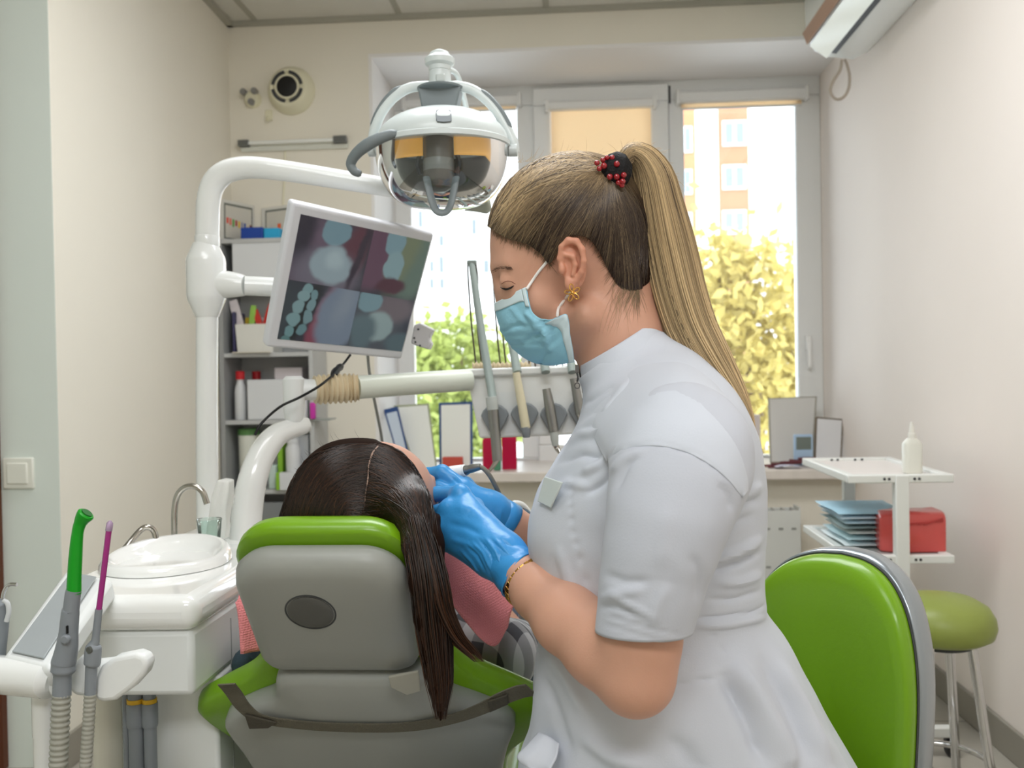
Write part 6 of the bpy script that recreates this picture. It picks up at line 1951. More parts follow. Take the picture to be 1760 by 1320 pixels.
# ================================================================= DENTIST
YD = 1.12
S = YD / 1570
def q(px, py, dy=0.0):
    """point of the dentist: picture position in her mid plane, then moved dy towards (-) or away from (+) the viewer"""
    return P(px, py, YD) + np.array([0, dy, 0])
fF = np.array([-.94, 0, -.34]); fU = np.array([-.34, 0, .94]); fS = np.array([0, 1.0, 0])
def qc(px, py, dy=0.0):
    return P(px, py, YD + dy)
HM = np.stack([fF, fS, fU], 1)
m_skind = mat('skin_dentist', (206, 157, 133), 0.48, sss=.1, bump=.05, bscale=500, vary=.05, vscale=26)
hc_ = q(976, 392)
NEAR = [(1160, 780, .965), (1135, 900, .915), (1092, 1163, .912)]           # near arm: shoulder, mid, elbow
nW = P(893, 984, 1.085)
fW = P(868, 897, 1.285)
def dentist_sdf(p):
    d = sd_ell(p, hc_, (.0955, .076, .0845), HM)
    d = smin(d, sd_ell(p, q(918, 468), (.051, .056, .070)), .02)
    d = smin(d, sd_ell(p, q(942, 545), (.040, .044, .052)), .02)
    for s_ in (-1, 1):
        d = smin(d, sd_cap(p, q(946, 590, .012 * s_), q(1004, 545, .047 * s_), .017, .018), .02)
        d = smin(d, sd_ell(p, q(922, 525, .034 * s_), (.022, .022, .024)), .015)
        d = smax(d, -sd_ell(p, q(856, 485, .040 * s_), (.012, .018, .0085)), .012)
        d = smin(d, sd_ell(p, q(879, 488, .036 * s_), (.0125, .0125, .0115)), .004)
        d = smin(d, sd_cap(p, q(857, 462, .014 * s_), q(880, 459, .044 * s_), .006, .006), .012)
    d = smin(d, sd_cap(p, q(864, 482), q(866, 528), .006, .0090), .010)
    d = smin(d, sd_cap(p, q(890, 562, -.014), q(890, 562, .014), .007), .012)
    # neck and trunk
    d = smin(d, sd_chain(p, [q(1045, 470), q(1066, 590), q(1090, 690)], [.050, .0505, .062], .02), .022)
    d = smin(d, sd_ell(p, q(1150, 790), (.080, .12, .10)), .04)
    d = smin(d, sd_cap(p, q(1125, 850), q(1125, 1050), .085, .085), .05)
    d = smin(d, sd_cap(p, q(1125, 1050), q(1190, 1330), .085, .105), .05)
    # near arm
    d = smin(d, sd_chain(p, [P(*NEAR[0]), P(*NEAR[1]), P(1098, 1100, .912), P(*NEAR[2])], [.036, .038, .0385, .0375], .02), .03)
    fore = sd_chain(p, [P(*NEAR[2]), P(1035, 1112, .945), P(975, 1064, .99), P(925, 1016, 1.045), nW, P(868, 958, 1.105)], [.0375, .0390, .0360, .0300, .0240, .022], .015)
    d = smin(d, fore, .012)
    # far arm
    d = smin(d, sd_chain(p, [P(1110, 790, 1.25), P(1050, 900, 1.31), P(1000, 1010, 1.335)], [.04, .040, .036], .02), .03)
    d = smin(d, sd_chain(p, [P(1000, 1010, 1.335), P(940, 945, 1.315), fW, P(852, 880, 1.28)], [.036, .034, .026, .024], .015), .012)
    # legs under the coat, seated
    for s_ in (-1, 1):
        hip = np.array([.16, YD + .09 * s_, .48])
        knee = np.array([-.20, 1.05 + .085 * s_, .41])
        ank = np.array([-.22, 1.04 + .08 * s_, .10])
        d = smin(d, sd_chain(p, [hip, knee], [.085, .056], .02), .04)
        d = smin(d, sd_chain(p, [knee, np.array([-.20, 1.05 + .08 * s_, .32]), ank], [.054, .05, .032], .02), .02)
    return d
_dbody = sdf_mesh('person', dentist_sdf, (-.34, .82, .05), (.36, 1.42, 1.34), .0042)
relax(_dbody, 1, .4)
den = tag(link('person', _dbody, m_skind, smooth=0), 'dentist in white coat and blue mask leaning over the patient', 'person')
for s_ in (-1, 1):
    a0 = np.array([-.20, 1.04 + .08 * s_, .05])
    obj('shoe', MB().tube(cr([a0 + np.array([.06, 0, .0]), a0 + np.array([.02, 0, .01]), a0 + np.array([-.06, 0, -.005]), a0 + np.array([-.15, 0, -.015]), a0 + np.array([-.17, 0, -.018])], 24), np.interp(np.linspace(0, 1, 24), [0, .1, .5, .9, 1], [.02, .042, .042, .03, .012]), 16), mat('clog_white', (220, 220, 218), 0.5), den)

# ear
ez = -.083
E = lambda px, py, dz=0.0: P(px, py, YD + ez + .0) + np.array([0, dz, 0])
def ear_sdf(p):
    d = sd_ell(p, E(985, 450, .006), (.0155, .0050, .0290), np.stack([[1, .25, .12], [-.25, 1, 0], [-.12, 0, 1]], 1) / 1.03)
    hel = [E(968, 464, .004), E(963, 444, .003), E(966, 425, .001), E(977, 414, -.001), E(990, 416, -.003), E(1000, 430, -.004), E(1003, 450, -.004), E(999, 468, -.002), E(991, 482, .001)]
    d = smin(d, sd_chain(p, hel, [.0034, .0038, .0040, .0042, .0042, .0040, .0036, .0032, .0030], .002), .0028)
    d = smin(d, sd_ell(p, E(982, 489, .003), (.0075, .0042, .0078)), .005)
    d = smax(d, -sd_ell(p, E(979, 458, -.001), (.0075, .0065, .0125)), .003)
    d = smax(d, -sd_chain(p, [E(974, 428, -.003), E(988, 428, -.004), E(994, 445, -.004), E(993, 460, -.003)], [.0026, .0028, .0026, .002]), .003)
    d = smin(d, sd_chain(p, [E(972, 438, .0), E(985, 442, -.002), E(989, 456, -.001), E(985, 472, .0)], [.0024, .0030, .0030, .0026], .002), .003)
    d = smin(d, sd_ell(p, E(966, 463, .001), (.0040, .0040, .0062)), .003)
    d = smin(d, sd_cap(p, E(982, 440, .010), E(982, 465, .012), .010), .004)
    return d
obj('ear', sdf_mesh('ear', ear_sdf, E(950, 510) + np.array([-.005, -.02, -.01]), E(1015, 400) + np.array([.005, .03, .01]), .0011), mat('skin_ear', (204, 144, 118), 0.5, sss=.2), den, smooth=0)
# earring: small gold flower of loops
er = E(984, 504, -.006)
m_gold = mat('gold', (226, 176, 96), 0.22, 1.0)
eg = MB()
for k_ in range(5):
    an = 2 * math.pi * k_ / 5 + .5
    c_ = er + np.array([math.cos(an) * .0052, -.001, math.sin(an) * .0060])
    t_ = np.linspace(0, 2 * np.pi, 18)
    lp_ = [c_ + np.array([.0036 * math.cos(an) * math.cos(x) - .0022 * math.sin(an) * math.sin(x), -.0006 * math.sin(x), .0040 * math.sin(an) * math.cos(x) + .0022 * math.cos(an) * math.sin(x)]) for x in t_]
    eg.tube(lp_, .0007, 6)
eg.ell(er + np.array([0, -.0015, 0]), (.0018, .0018, .0018), n=12, m=8)
t_ = np.linspace(0, 1, 12)
obj('earring', eg, m_gold, den)
# eye: lashes, brow
def near_y(px, py, f, lift=.0006):
    pts, hit = march(np.array(px, float), np.array(py, float), f, .6, 1.6)
    v_ = pts - C0
    return pts - v_ / np.linalg.norm(v_, axis=1)[:, None] * lift
m_lash = mat('lash_dark', (28, 20, 18), 0.6)
lx = near_y([861, 866, 871, 877, 883], [494, 496.5, 497, 495, 491], dentist_sdf)
obj('eyelashes', MB().tube(cr(lx, 20), np.interp(np.linspace(0, 1, 20), [0, .3, .8, 1], [.0006, .0013, .0011, .0004]), 8), m_lash, den)
lid = near_y([862, 867, 873, 879, 886], [488, 484.5, 483, 484, 488], dentist_sdf, .0001)
obj('eyelid_crease', MB().tube(cr(lid, 20), .0004, 6), mat('lid_brown', (140, 92, 76), 0.6), den)
bxs = near_y([846, 850, 856, 863, 871, 880], [466, 462.5, 460, 459.5, 460, 462], dentist_sdf, .0)
bpts = cr(bxs, 60)
bs = []
for i in range(150):
    u = rng.uniform(0, .92)
    b0 = bpts[int(u * 59)] + np.array([0, -.0008, rng.normal() * .0011])
    t = np.linspace(0, 1, 5)[:, None]
    bs.append(b0 + t * np.array([.006, -.0004, .0014 - .002 * u]) * rng.uniform(.6, 1.1))
obj('eyebrow', strand_mesh('eyebrow', bs, np.full(150, .00028)), mat('brow_brown', (104, 76, 60), 0.6), den, smooth=0)

# ---------------------------------------------------------------- surgical mask
m_mask = mat('mask_blue', (150, 206, 228), 0.8, bump=.12, bscale=260)
m_maskw = mat('mask_white_edge', (212, 230, 236), 0.8)
rows = [  # px, py, dy ; from the ridge of the nose to the near edge
    [(851, 521, 0), (861, 516, -.020), (876, 508, -.036), (891, 500, -.050), (905, 494, -.061)],
    [(852, 534, 0), (864, 530, -.024), (880, 523, -.042), (895, 517, -.056), (909, 517, -.066)],
    [(856, 552, 0), (868, 549, -.028), (886, 543, -.046), (902, 537, -.059), (916, 537, -.069)],
    [(861, 569, 0), (874, 567, -.030), (894, 562, -.049), (914, 556, -.063), (937, 551, -.074)],
    [(870, 584, 0), (886, 582, -.031), (908, 578, -.049), (934, 570, -.065), (958, 545, -.079)],
    [(881, 598, 0), (900, 597, -.030), (922, 594, -.047), (950, 585, -.062), (975, 542, -.080)],
    [(894, 610, 0), (914, 611, -.027), (936, 609, -.043), (960, 603, -.057), (980, 575, -.072)],
    [(908, 619, 0), (926, 621, -.023), (946, 621, -.038), (966, 616, -.049), (985, 603, -.060)],
    [(920, 624, 0), (936, 627, -.018), (952, 627, -.031), (969, 624, -.041), (987, 621, -.049)]]
half = np.array([[qc(*c_) for c_ in r_] for r_ in rows])
half = np.array([cr(r_, 25) for r_ in half])                       # along the row
half = np.stack([cr(half[:, j], 60) for j in range(25)], 1)
mir = half[:, ::-1].copy(); mir[..., 1] = 2 * YD - mir[..., 1]
G = np.concatenate([mir[:, :-1], half], 1)
# pleats
nG = np.cross(np.gradient(G, axis=0), np.gradient(G, axis=1)); nG /= np.linalg.norm(nG, axis=2)[..., None] + 1e-9
if (nG[:, -20, 0].mean() > 0):
    nG = -nG
v_ = np.linspace(0, 1, 60)[:, None]; u_ = np.abs(np.linspace(-1, 1, G.shape[1]))[None, :]
pl = np.zeros(G.shape[:2])
for pv_, sl__, w_ in ((.34, .10, .025), (.47, .16, .03), (.60, .12, .03)):
    dv = v_ - (pv_ + sl__ * u_ ** 2)
    pl += .0022 * (1 / (1 + np.exp(-dv / .008)) - np.clip(dv / .13 + .5, 0, 1)) * (1 - .2 * u_)
q2 = project(G.reshape(-1, 3)).reshape(G.shape[:2] + (2,))
for ln_, w_, h_ in (([(908, 540), (925, 556), (940, 575), (945, 600)], 5, .0035), ([(935, 553), (928, 575), (905, 585)], 5, -.003), ([(880, 530), (905, 560)], 4, .0015), ([(945, 560), (948, 590), (930, 624)], 4, -.0022), ([(862, 570), (890, 560), (915, 562)], 4, -.0025), ([(918, 560), (935, 572), (938, 590)], 6, .003)):
    s_d, t_p = seg_dist(q2.reshape(-1, 2), ln_)
    pl += (h_ * np.exp(-(s_d / w_) ** 2)).reshape(pl.shape) * (np.linspace(-1, 1, G.shape[1])[None, :] > 0)
G = G + nG * pl[..., None]
mk = obj('mask', MB().grid(G), m_mask, den, solid=.0009, smooth=70, offset=0)
# white top band and side hem
bnd = G[:9, 3:-3] + nG[:9, 3:-3] * .0011
obj('mask_band', MB().grid(bnd), m_maskw, mk, solid=.0004, smooth=70, offset=0)
hem = G[26:, -4:] + nG[26:, -4:] * .0011
obj('mask_hem', MB().grid(hem), m_maskw, mk, solid=.0004, smooth=70, offset=0)
hem2 = G[:12, -4:] + nG[:12, -4:] * .0015
obj('mask_hem', MB().grid(hem2), m_maskw, mk, solid=.0004, smooth=70, offset=0)
m_loop = mat('ear_loop_white', (238, 236, 232), 0.7)
l1 = near_y([914, 925, 938, 949, 958], [484, 468, 452, 437, 426], dentist_sdf, .0016)
l1 = np.concatenate([[qc(905, 497, -.0640)], l1, [E(968, 415, .004), E(980, 408, .010), E(996, 414, .012)]])
obj('ear_loop', MB().tube(cr(l1, 40), .0017, 8), m_loop, mk)
l2 = near_y([960, 966, 973], [530, 521, 512], dentist_sdf, .0016)
l2 = np.concatenate([[qc(958, 542, -.081)], l2, [E(982, 500, .004), E(994, 490, .010)]])
obj('ear_loop', MB().tube(cr(l2, 30), .0017, 8), m_loop, mk)

# ---------------------------------------------------------------- hair
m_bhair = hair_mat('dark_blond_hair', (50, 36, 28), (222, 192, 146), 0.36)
EL = (1042, 298)
hline = [(830, 388), (838, 389), (852, 398), (869, 408), (888, 414), (907, 420), (930, 437), (944, 453), (954, 432), (964, 412), (983, 405), (1004, 406), (1018, 416), (1032, 437), (1046, 465), (1062, 490), (1078, 506), (1094, 514), (1106, 512), (1120, 490)]
hpoly = np.array(hline + [(1150, 420), (1150, 220), (900, 220), (800, 330)], float)
def hairvol(p):
    d = sd_ell(p, q(977, 390), (.1015, .0825, .0885), HM)
    d = smin(d, sd_cap(p, q(1038, 348), q(1040, 312), .036, .008), .02)
    d = smin(d, sd_ell(p, q(1062, 420), (.034, .056, .055)), .02)
    d = smin(d, sd_ell(p, q(1070, 476), (.034, .0535, .040)), .02)
    return d
def hair_sdf(p):
    d = hairvol(p)
    qq = project(p.reshape(-1, 3).astype(np.float64))
    sd, _ = seg_dist(qq, hline)
    ins = inpoly(qq, hpoly)
    s2 = (np.where(ins, -sd, sd) * S).reshape(p.shape[:-1]).astype(np.float32)
    return smax(d, s2, .004)
hm = sdf_mesh('hair', hair_sdf, q(815, 540, -.11), q(1125, 250, .11), .0034)
co = get_co(hm); pj = project(co)
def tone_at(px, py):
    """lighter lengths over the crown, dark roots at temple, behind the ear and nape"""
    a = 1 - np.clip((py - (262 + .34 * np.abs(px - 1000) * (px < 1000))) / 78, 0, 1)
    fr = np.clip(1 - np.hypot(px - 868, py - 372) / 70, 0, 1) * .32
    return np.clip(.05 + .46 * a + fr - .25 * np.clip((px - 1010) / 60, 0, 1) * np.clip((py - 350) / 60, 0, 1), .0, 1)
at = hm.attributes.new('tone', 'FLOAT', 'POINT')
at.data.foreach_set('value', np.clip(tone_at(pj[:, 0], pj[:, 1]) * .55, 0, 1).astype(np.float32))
m_bbase = m_bhair.copy()
m_bbase.name = 'hair_base'
m_bbase.node_tree.nodes['Principled BSDF'].inputs['Roughness'].default_value = .75
m_bbase.node_tree.nodes['Principled BSDF'].inputs['Specular IOR Level'].default_value = .1
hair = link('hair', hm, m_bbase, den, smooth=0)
hl = cr(hline[1:-1], 400)
clump = rng.normal(size=140)
F, TN = [], []
for i in range(4200):
    u = rng.uniform(0, 1)
    s_ = hl[int(u * 399)].copy()
    if rng.uniform() < .62:                                   # strands that surface higher up
        k_ = rng.uniform(0, .75)
        e0 = np.array(EL)
        top_bow = np.array([-20, -42]) * max(0, 1 - u * 2.2)
        s_ = s_ + (e0 - s_) * k_ + 4 * k_ * (1 - k_) * top_bow * .8
        if s_[1] < 262: continue
    e = np.array(EL, float) + np.array([rng.normal() * 5, rng.uniform(-20, 15)])
    top = max(0, 1 - u * 2.0)
    bow = np.array([-16, -36]) * top * rng.uniform(.6, 2.6) + (np.array([14, 6]) if u > .62 else np.array([2, 8]) * (1 - top))
    L_ = np.linalg.norm(e - s_) / 260
    t = np.linspace(0, 1, 20)[:, None]
    f = s_ * (1 - t) + e * t + 4 * t * (1 - t) * bow * L_ * rng.uniform(.7, 1.25)
    f += np.sin(t * rng.uniform(3, 7) + rng.uniform(0, 6)) * rng.uniform(0, 1.2)
    F.append(f)
    TN.append(np.clip(tone_at(f[:, 0], f[:, 1]) * (1 + .45 * clump[int(u * 139)]) + rng.normal() * .08 + (rng.uniform() < .16) * .30 * rng.uniform(), 0, 1))
F = np.array(F); TN = np.array(TN)
for i in range(420):                                       # back of the head, from the nape up to the tie
    s_ = np.array([rng.uniform(1066, 1112), rng.uniform(420, 492)])
    t = np.linspace(0, 1, 20)[:, None]
    e = np.array(EL, float) + rng.normal(size=2) * np.array([5, 5]) + np.array([10, 8])
    f = s_ * (1 - t) + e * t + 4 * t * (1 - t) * np.array([rng.uniform(8, 26), -4])
    F = np.concatenate([F, f[None]]); TN = np.concatenate([TN, np.clip(tone_at(f[:, 0], f[:, 1]) + rng.normal() * .05, 0, 1)[None]])
# keep every strand on the head as seen in the view
for sc_k in np.linspace(1, .86, 12)[1:]:
    pts_, hit_ = march(F[..., 0], F[..., 1], hairvol, .6, 1.6)
    bad = ~hit_
    if not bad.any():
        break
    ctr_ = np.array([990.0, 395.0])
    F = np.where(bad[..., None], ctr_ + (F - ctr_) * .985, F)
pts, ok = drape(F, hairvol, .0012)
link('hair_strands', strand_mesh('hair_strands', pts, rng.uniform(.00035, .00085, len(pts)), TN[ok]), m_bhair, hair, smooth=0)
# ponytail
pt_c = np.array([(1066, 294), (1074, 274), (1089, 264), (1108, 276), (1124, 306), (1134, 350), (1144, 400), (1155, 450), (1168, 505), (1186, 560), (1210, 606), (1238, 648), (1264, 685), (1284, 716), (1295, 742)], float)
pt_w = np.array([10, 13, 18, 26, 33, 37, 42, 44, 44, 43, 40, 32, 22, 11, 3], float)
pt_y = np.array([-.046, -.045, -.042, -.036, -.030, -.024, -.018, -.014, -.015, -.02, -.03, -.04, -.05, -.055, -.06])
N_ = 60
pc = cr(np.column_stack([pt_c, pt_w, pt_y]), N_)
tg2 = np.gradient(pc[:, :2], axis=0); tg2 /= np.linalg.norm(tg2, axis=1)[:, None]
nr2 = np.column_stack([-tg2[:, 1], tg2[:, 0]])
an = np.linspace(0, 2 * np.pi, 28, endpoint=False)
def pony(off, dep):
    """off across the tail (-1..1), dep towards the viewer (-1..1)"""
    p2 = pc[:, :2] + nr2 * (pc[:, 2] * off)[:, None]
    r_ = P(p2[:, 0], p2[:, 1], YD + pc[:, 3])
    r_[:, 1] += dep * np.minimum(.026, pc[:, 2] * S * .8)
    return r_
core = [pony(.86 * math.cos(x), .80 * math.sin(x)) for x in an]
rings = [np.array([core[j][i] for j in range(28)]) for i in range(N_)]
pm = MB().loft(rings).mesh('ponytail')
at = pm.attributes.new('tone', 'FLOAT', 'POINT')
at.data.foreach_set('value', np.full(len(pm.vertices), .42, np.float32))
tail = link('ponytail', pm, m_bhair, hair, smooth=80)
F, TN = [], []
for i in range(2200):
    x = rng.uniform(0, 2 * np.pi)
    r_ = rng.uniform(.82, 1.04)
    o0, d0 = r_ * math.cos(x), r_ * math.sin(x)
    st = pony(o0, d0)
    e0 = rng.uniform(.55, 1.0) if rng.uniform() < .6 else 1.0
    st = cr(st[rng.integers(0, 3): max(20, int(N_ * e0))], 34)
    st[:, 0] += np.sin(np.linspace(0, rng.uniform(3, 8), 34) + rng.uniform(0, 6)) * rng.uniform(0, .0012)
    F.append(st)
    TN.append(np.clip(.60 + .23 * rng.normal() - .10 * (o0 > .5) * 1 + .14 * np.linspace(0, 1, 34) - .55 * (o0 > .35) * np.clip(1 - np.abs(np.linspace(0, 1, 34) - .22) / .2, 0, 1) * .5, .05, 1))
link('ponytail_strands', strand_mesh('ponytail_strands', F, rng.uniform(.0004, .0009, len(F)), np.array(TN)), m_bhair, tail, smooth=0)
# wisps at the nape and flyaways
F = []
for i in range(30):
    s_ = np.array([rng.uniform(1050, 1100), rng.uniform(486, 512)])
    L_ = rng.uniform(25, 80)
    t = np.linspace(0, 1, 14)[:, None]
    f = s_ + np.array([rng.normal() * 10 - 10, L_]) * t + np.sin(t * rng.uniform(2, 5)) * np.array([rng.normal() * 7, 0])
    F.append(f)
F = np.array(F)
pts, hit = march(F[..., 0], F[..., 1], dentist_sdf, .6, 1.6)
vv = pts - C0
pts = pts - vv / np.linalg.norm(vv, axis=-1)[..., None] * .0012
pts = pts[hit.mean(1) > .9]
link('nape_wisps', strand_mesh('nape_wisps', pts, np.full(len(pts), .00013), np.full(len(pts), .5)), m_bhair, hair, smooth=0)
# soft fringe of short hairs along the whole hairline
F = []
for i in range(900):
    j = int(rng.integers(0, 398))
    p0 = hl[j]
    tgv = hl[j + 1] - hl[j]; tgv /= np.linalg.norm(tgv) + 1e-9
    nv = np.array([-tgv[1], tgv[0]])
    inn = (np.array(EL) - p0) / np.linalg.norm(np.array(EL) - p0)
    if nv @ inn > 0:
        nv = -nv
    if j >= 300 and rng.uniform() < .45:
        continue
    L_ = rng.uniform(4, 11) if j < 300 else rng.uniform(6, 22)
    t = np.linspace(0, 1, 8)[:, None]
    st = p0 - nv * (rng.uniform(2, 8) if j < 300 else rng.uniform(8, 26))
    F.append(st + (nv * .8 + (np.array([.1, .35]) if j < 300 else np.array([-.05, .9])) + rng.normal(size=2) * .25) * L_ * 1.5 * t + inn * t ** 2 * rng.uniform(0, 3))
F = np.array(F)
both = lambda p: np.minimum(hairvol(p) + .004, dentist_sdf(p))
pts, hit = march(F[..., 0], F[..., 1], both, .6, 1.6)
vv = pts - C0
pts = pts - vv / np.linalg.norm(vv, axis=-1)[..., None] * .0009
pts = pts[hit.mean(1) > .95]
link('hairline', strand_mesh('hairline', pts, rng.uniform(.00010, .00020, len(pts)), np.full(len(pts), .25)), m_bhair, hair, smooth=0)
F = []
for i in range(150):
    if i < 70:
        s_ = np.array([rng.uniform(880, 1050), 0]); s_[1] = 282 - 9 * math.sin((s_[0] - 880) / 170 * math.pi)
        d_ = np.array([rng.normal() * .6 + .5, -abs(rng.normal()) * .6 - .1])
    else:
        j = rng.integers(4, 52)
        s_ = pc[j, :2] - nr2[j] * pc[j, 2] * .98
        d_ = tg2[j] * rng.uniform(.3, 1) - nr2[j] * rng.uniform(.2, 1)
    L_ = rng.uniform(8, 26)
    t = np.linspace(0, 1, 9)[:, None]
    f = s_ + d_ * L_ * t + np.array([d_[1], -d_[0]]) * L_ * rng.normal() * .3 * t ** 2
    F.append(P(f[:, 0], f[:, 1], np.full(9, YD + rng.normal() * .01)))
link('flyaway_hairs', strand_mesh('flyaway_hairs', F, np.full(len(F), .00018), np.full(len(F), .8)), m_bhair, hair, smooth=0)
# hair tie with red berries
tie = obj('hair_tie', MB().tube(path([(1040, 288, YD - .046), (1049, 292, YD - .048), (1063, 297, YD - .048), (1074, 301, YD - .044)]), [.017, .0225, .0225, .016], 20), mat('tie_black', (14, 13, 15), 0.8, bump=.5, bscale=300), hair)
m_berry = mat('berry_red', (150, 10, 24), 0.12, coat=.8)
for (u, v, dy, r_) in ((1026, 280, -.004, 4.6), (1036, 275, -.010, 4.2), (1043, 271, -.004, 4.2), (1052, 271, -.010, 4.6), (1038, 285, -.017, 5.2), (1060, 282, -.016, 5), (1048, 304, -.016, 5), (1060, 304, -.017, 5), (1072, 301, -.012, 4.8), (1063, 314, -.010, 4.6), (1070, 312, -.012, 5), (1069, 318, -.006, 4.6), (1030, 290, -.012, 4.4), (1050, 280, .012, 4.4), (1074, 290, .004, 4.4)):
    of_ = abs((v - 295) * .92 - (u - 1056) * .38) * S
    dy = -.024 if dy > .003 else -.048 - math.sqrt(max(.0240 ** 2 - of_ ** 2, .004 ** 2))
    obj('berry', MB().ell(qc(u, v, dy), (r_ * S,) * 3, n=16, m=10), m_berry, tie)

# white trousers over the seated legs
def dtrousers(p):
    d = None
    for s_ in (-1, 1):
        e = sd_chain(p, [np.array([.16, YD + .09 * s_, .48]), np.array([-.20, 1.05 + .085 * s_, .41])], [.093, .064], .02)
        e = smin(e, sd_chain(p, [np.array([-.20, 1.05 + .085 * s_, .41]), np.array([-.20, 1.05 + .08 * s_, .30]), np.array([-.22, 1.04 + .08 * s_, .13])], [.062, .060, .046], .02), .02)
        d = e if d is None else smin(d, e, .02)
    return d
obj('trousers', sdf_mesh('trousers', dtrousers, (-.32, .88, .08), (.28, 1.33, .60), .006), mat('trousers_white', (206, 210, 218), 0.85, bump=.1, bscale=400), den, smooth=0)
# ---------------------------------------------------------------- white coat
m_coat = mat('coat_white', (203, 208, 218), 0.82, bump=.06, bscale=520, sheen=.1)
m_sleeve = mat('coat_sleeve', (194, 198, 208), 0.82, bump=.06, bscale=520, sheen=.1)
rows = np.array([  # front px, py, back px, py, half width, fullness exponent
    (996, 650, 1122, 560, .058, .95),
    (1003, 672, 1152, 582, .078, .92),
    (1004, 698, 1200, 614, .128, .90),
    (990, 740, 1252, 668, .156, .86),
    (962, 792, 1288, 738, .166, .82),
    (934, 850, 1304, 820, .160, .80),
    (921, 905, 1306, 900, .152, .82),
    (925, 965, 1303, 970, .146, .84),
    (933, 1015, 1307, 1025, .142, .86),
    (934, 1050, 1312, 1050, .142, .86),
    (928, 1100, 1345, 1095, .152, .86),
    (920, 1160, 1378, 1160, .164, .86),
    (918, 1215, 1405, 1215, .172, .88),
    (913, 1262, 1430, 1265, .178, .88),
    (896, 1318, 1462, 1322, .184, .90),
    (890, 1380, 1492, 1390, .188, .90),
    (896, 1440, 1500, 1450, .186, .90)], float)
R = cr(rows, 190)
M_ = 150
a = np.linspace(0, 2 * np.pi, M_, endpoint=False)
rings = []
for r_ in R:
    f0, b0 = q(r_[0], r_[1]), q(r_[2], r_[3])
    c_ = (f0 + b0) / 2
    e = (f0 - b0) / 2
    ca, sa = np.cos(a), np.sin(a)
    pw = r_[5]
    ca = np.sign(ca) * np.abs(ca) ** pw; sa = np.sign(sa) * np.abs(sa) ** pw
    rings.append(c_ + ca[:, None] * e + sa[:, None] * np.array([0, r_[4], 0]))
mb = MB(); mb.loft(rings, cap=False)
cme = mb.mesh('coat')
v = get_co(cme).astype(float)
# bust: two soft lobes on the front
bq = project(v)
for s_ in (-1, 1):
    bc_ = q(940, 895, .062 * s_)
    dd = np.linalg.norm((v - bc_) / np.array([.06, .055, .07]), axis=1)
    push = np.exp(-dd ** 2)
    v += (v - q(1050, 880)) / np.linalg.norm(v - q(1050, 880), axis=1)[:, None] * (push * .012)[:, None]
mid_ = np.exp(-((v[:, 1] - YD) / .022) ** 2) * np.exp(-((v[:, 2] - q(940, 890)[2]) / .06) ** 2) * (v[:, 0] < q(1050, 900)[0])
v[:, 0] += .008 * mid_
# vertical flare folds of the skirt
sk = np.clip((q(1100, 1060)[2] - v[:, 2]) / .2, 0, 1)
ang = np.arctan2(v[:, 1] - YD, v[:, 0] - q(1180, 1200)[0])
nrm0 = np.stack([np.cos(ang), np.sin(ang), np.zeros(len(v))], 1)
v += nrm0 * (sk * (.006 * np.sin(ang * 9 + 1.2) + .004 * np.sin(ang * 15)))[:, None]
set_co(cme, v)
FL = [
    # shoulder and chest
    ([(960, 770), (1000, 748), (1050, 742), (1090, 752)], 7, .0045), ([(955, 800), (1000, 782), (1045, 790)], 7, -.005), ([(985, 745), (1020, 725), (1070, 690)], 8, .003),
    ([(940, 850), (975, 830), (1020, 838)], 6, .004), ([(1000, 815), (1030, 800), (1058, 770)], 6, .005), ([(1010, 850), (1040, 830), (1060, 800)], 6, -.005),
    ([(1005, 700), (1030, 680), (1060, 662)], 6, -.003), ([(1035, 760), (1055, 700), (1090, 650)], 10, .004),
    # back
    ([(1225, 690), (1245, 720), (1265, 770)], 7, -.003), ([(1190, 640), (1215, 665), (1240, 690)], 5, .003), ([(1250, 860), (1285, 845), (1310, 835)], 5, .006), ([(1240, 876), (1280, 866), (1310, 858)], 5, -.006),
    ([(1215, 965), (1260, 950), (1310, 925)], 6, .007), ([(1215, 985), (1265, 970), (1312, 945)], 5, -.007), ([(1225, 1000), (1270, 1000), (1312, 985)], 7, .005),
    ([(1210, 1030), (1260, 1030), (1312, 1012)], 5, -.004), ([(1215, 920), (1250, 905), (1300, 880)], 8, -.004),
    # waist seam and skirt
    ([(1185, 1063), (1240, 1060), (1290, 1052), (1330, 1030)], 2.5, -.004), ([(1190, 1075), (1250, 1072), (1320, 1060)], 6, .004),
    ([(1150, 1177), (1200, 1170), (1258, 1158)], 2.5, -.0035), ([(1212, 1070), (1240, 1120), (1262, 1180), (1290, 1260), (1300, 1330)], 2.2, -.0025),
    ([(1255, 1130), (1300, 1200), (1345, 1290), (1360, 1330)], 16, .010), ([(1235, 1150), (1280, 1230), (1320, 1330)], 14, -.009), ([(1330, 1130), (1380, 1220), (1430, 1320)], 12, .006), ([(1300, 1120), (1350, 1210), (1395, 1320)], 12, -.006),
    ([(1180, 1130), (1130, 1180), (1090, 1240)], 10, .004), ([(940, 1110), (975, 1160), (1010, 1230)], 12, .005), ([(930, 1150), (960, 1220), (985, 1310)], 10, -.004), ([(1000, 1260), (1050, 1300), (1120, 1320)], 14, .006), ([(1150, 1260), (1180, 1300), (1200, 1330)], 14, -.005),
    # princess line on the bust
    ([(990, 800), (982, 860), (985, 910), (1005, 985), (1018, 1030)], 2.2, -.002), ([(960, 935), (975, 985), (985, 1020)], 9, .003),
]
folds(cme, [(l_, w_ * .85, h_ * 1.25) for l_, w_, h_ in FL])
vv_ = get_co(cme).astype(float); nn_ = normals(cme)
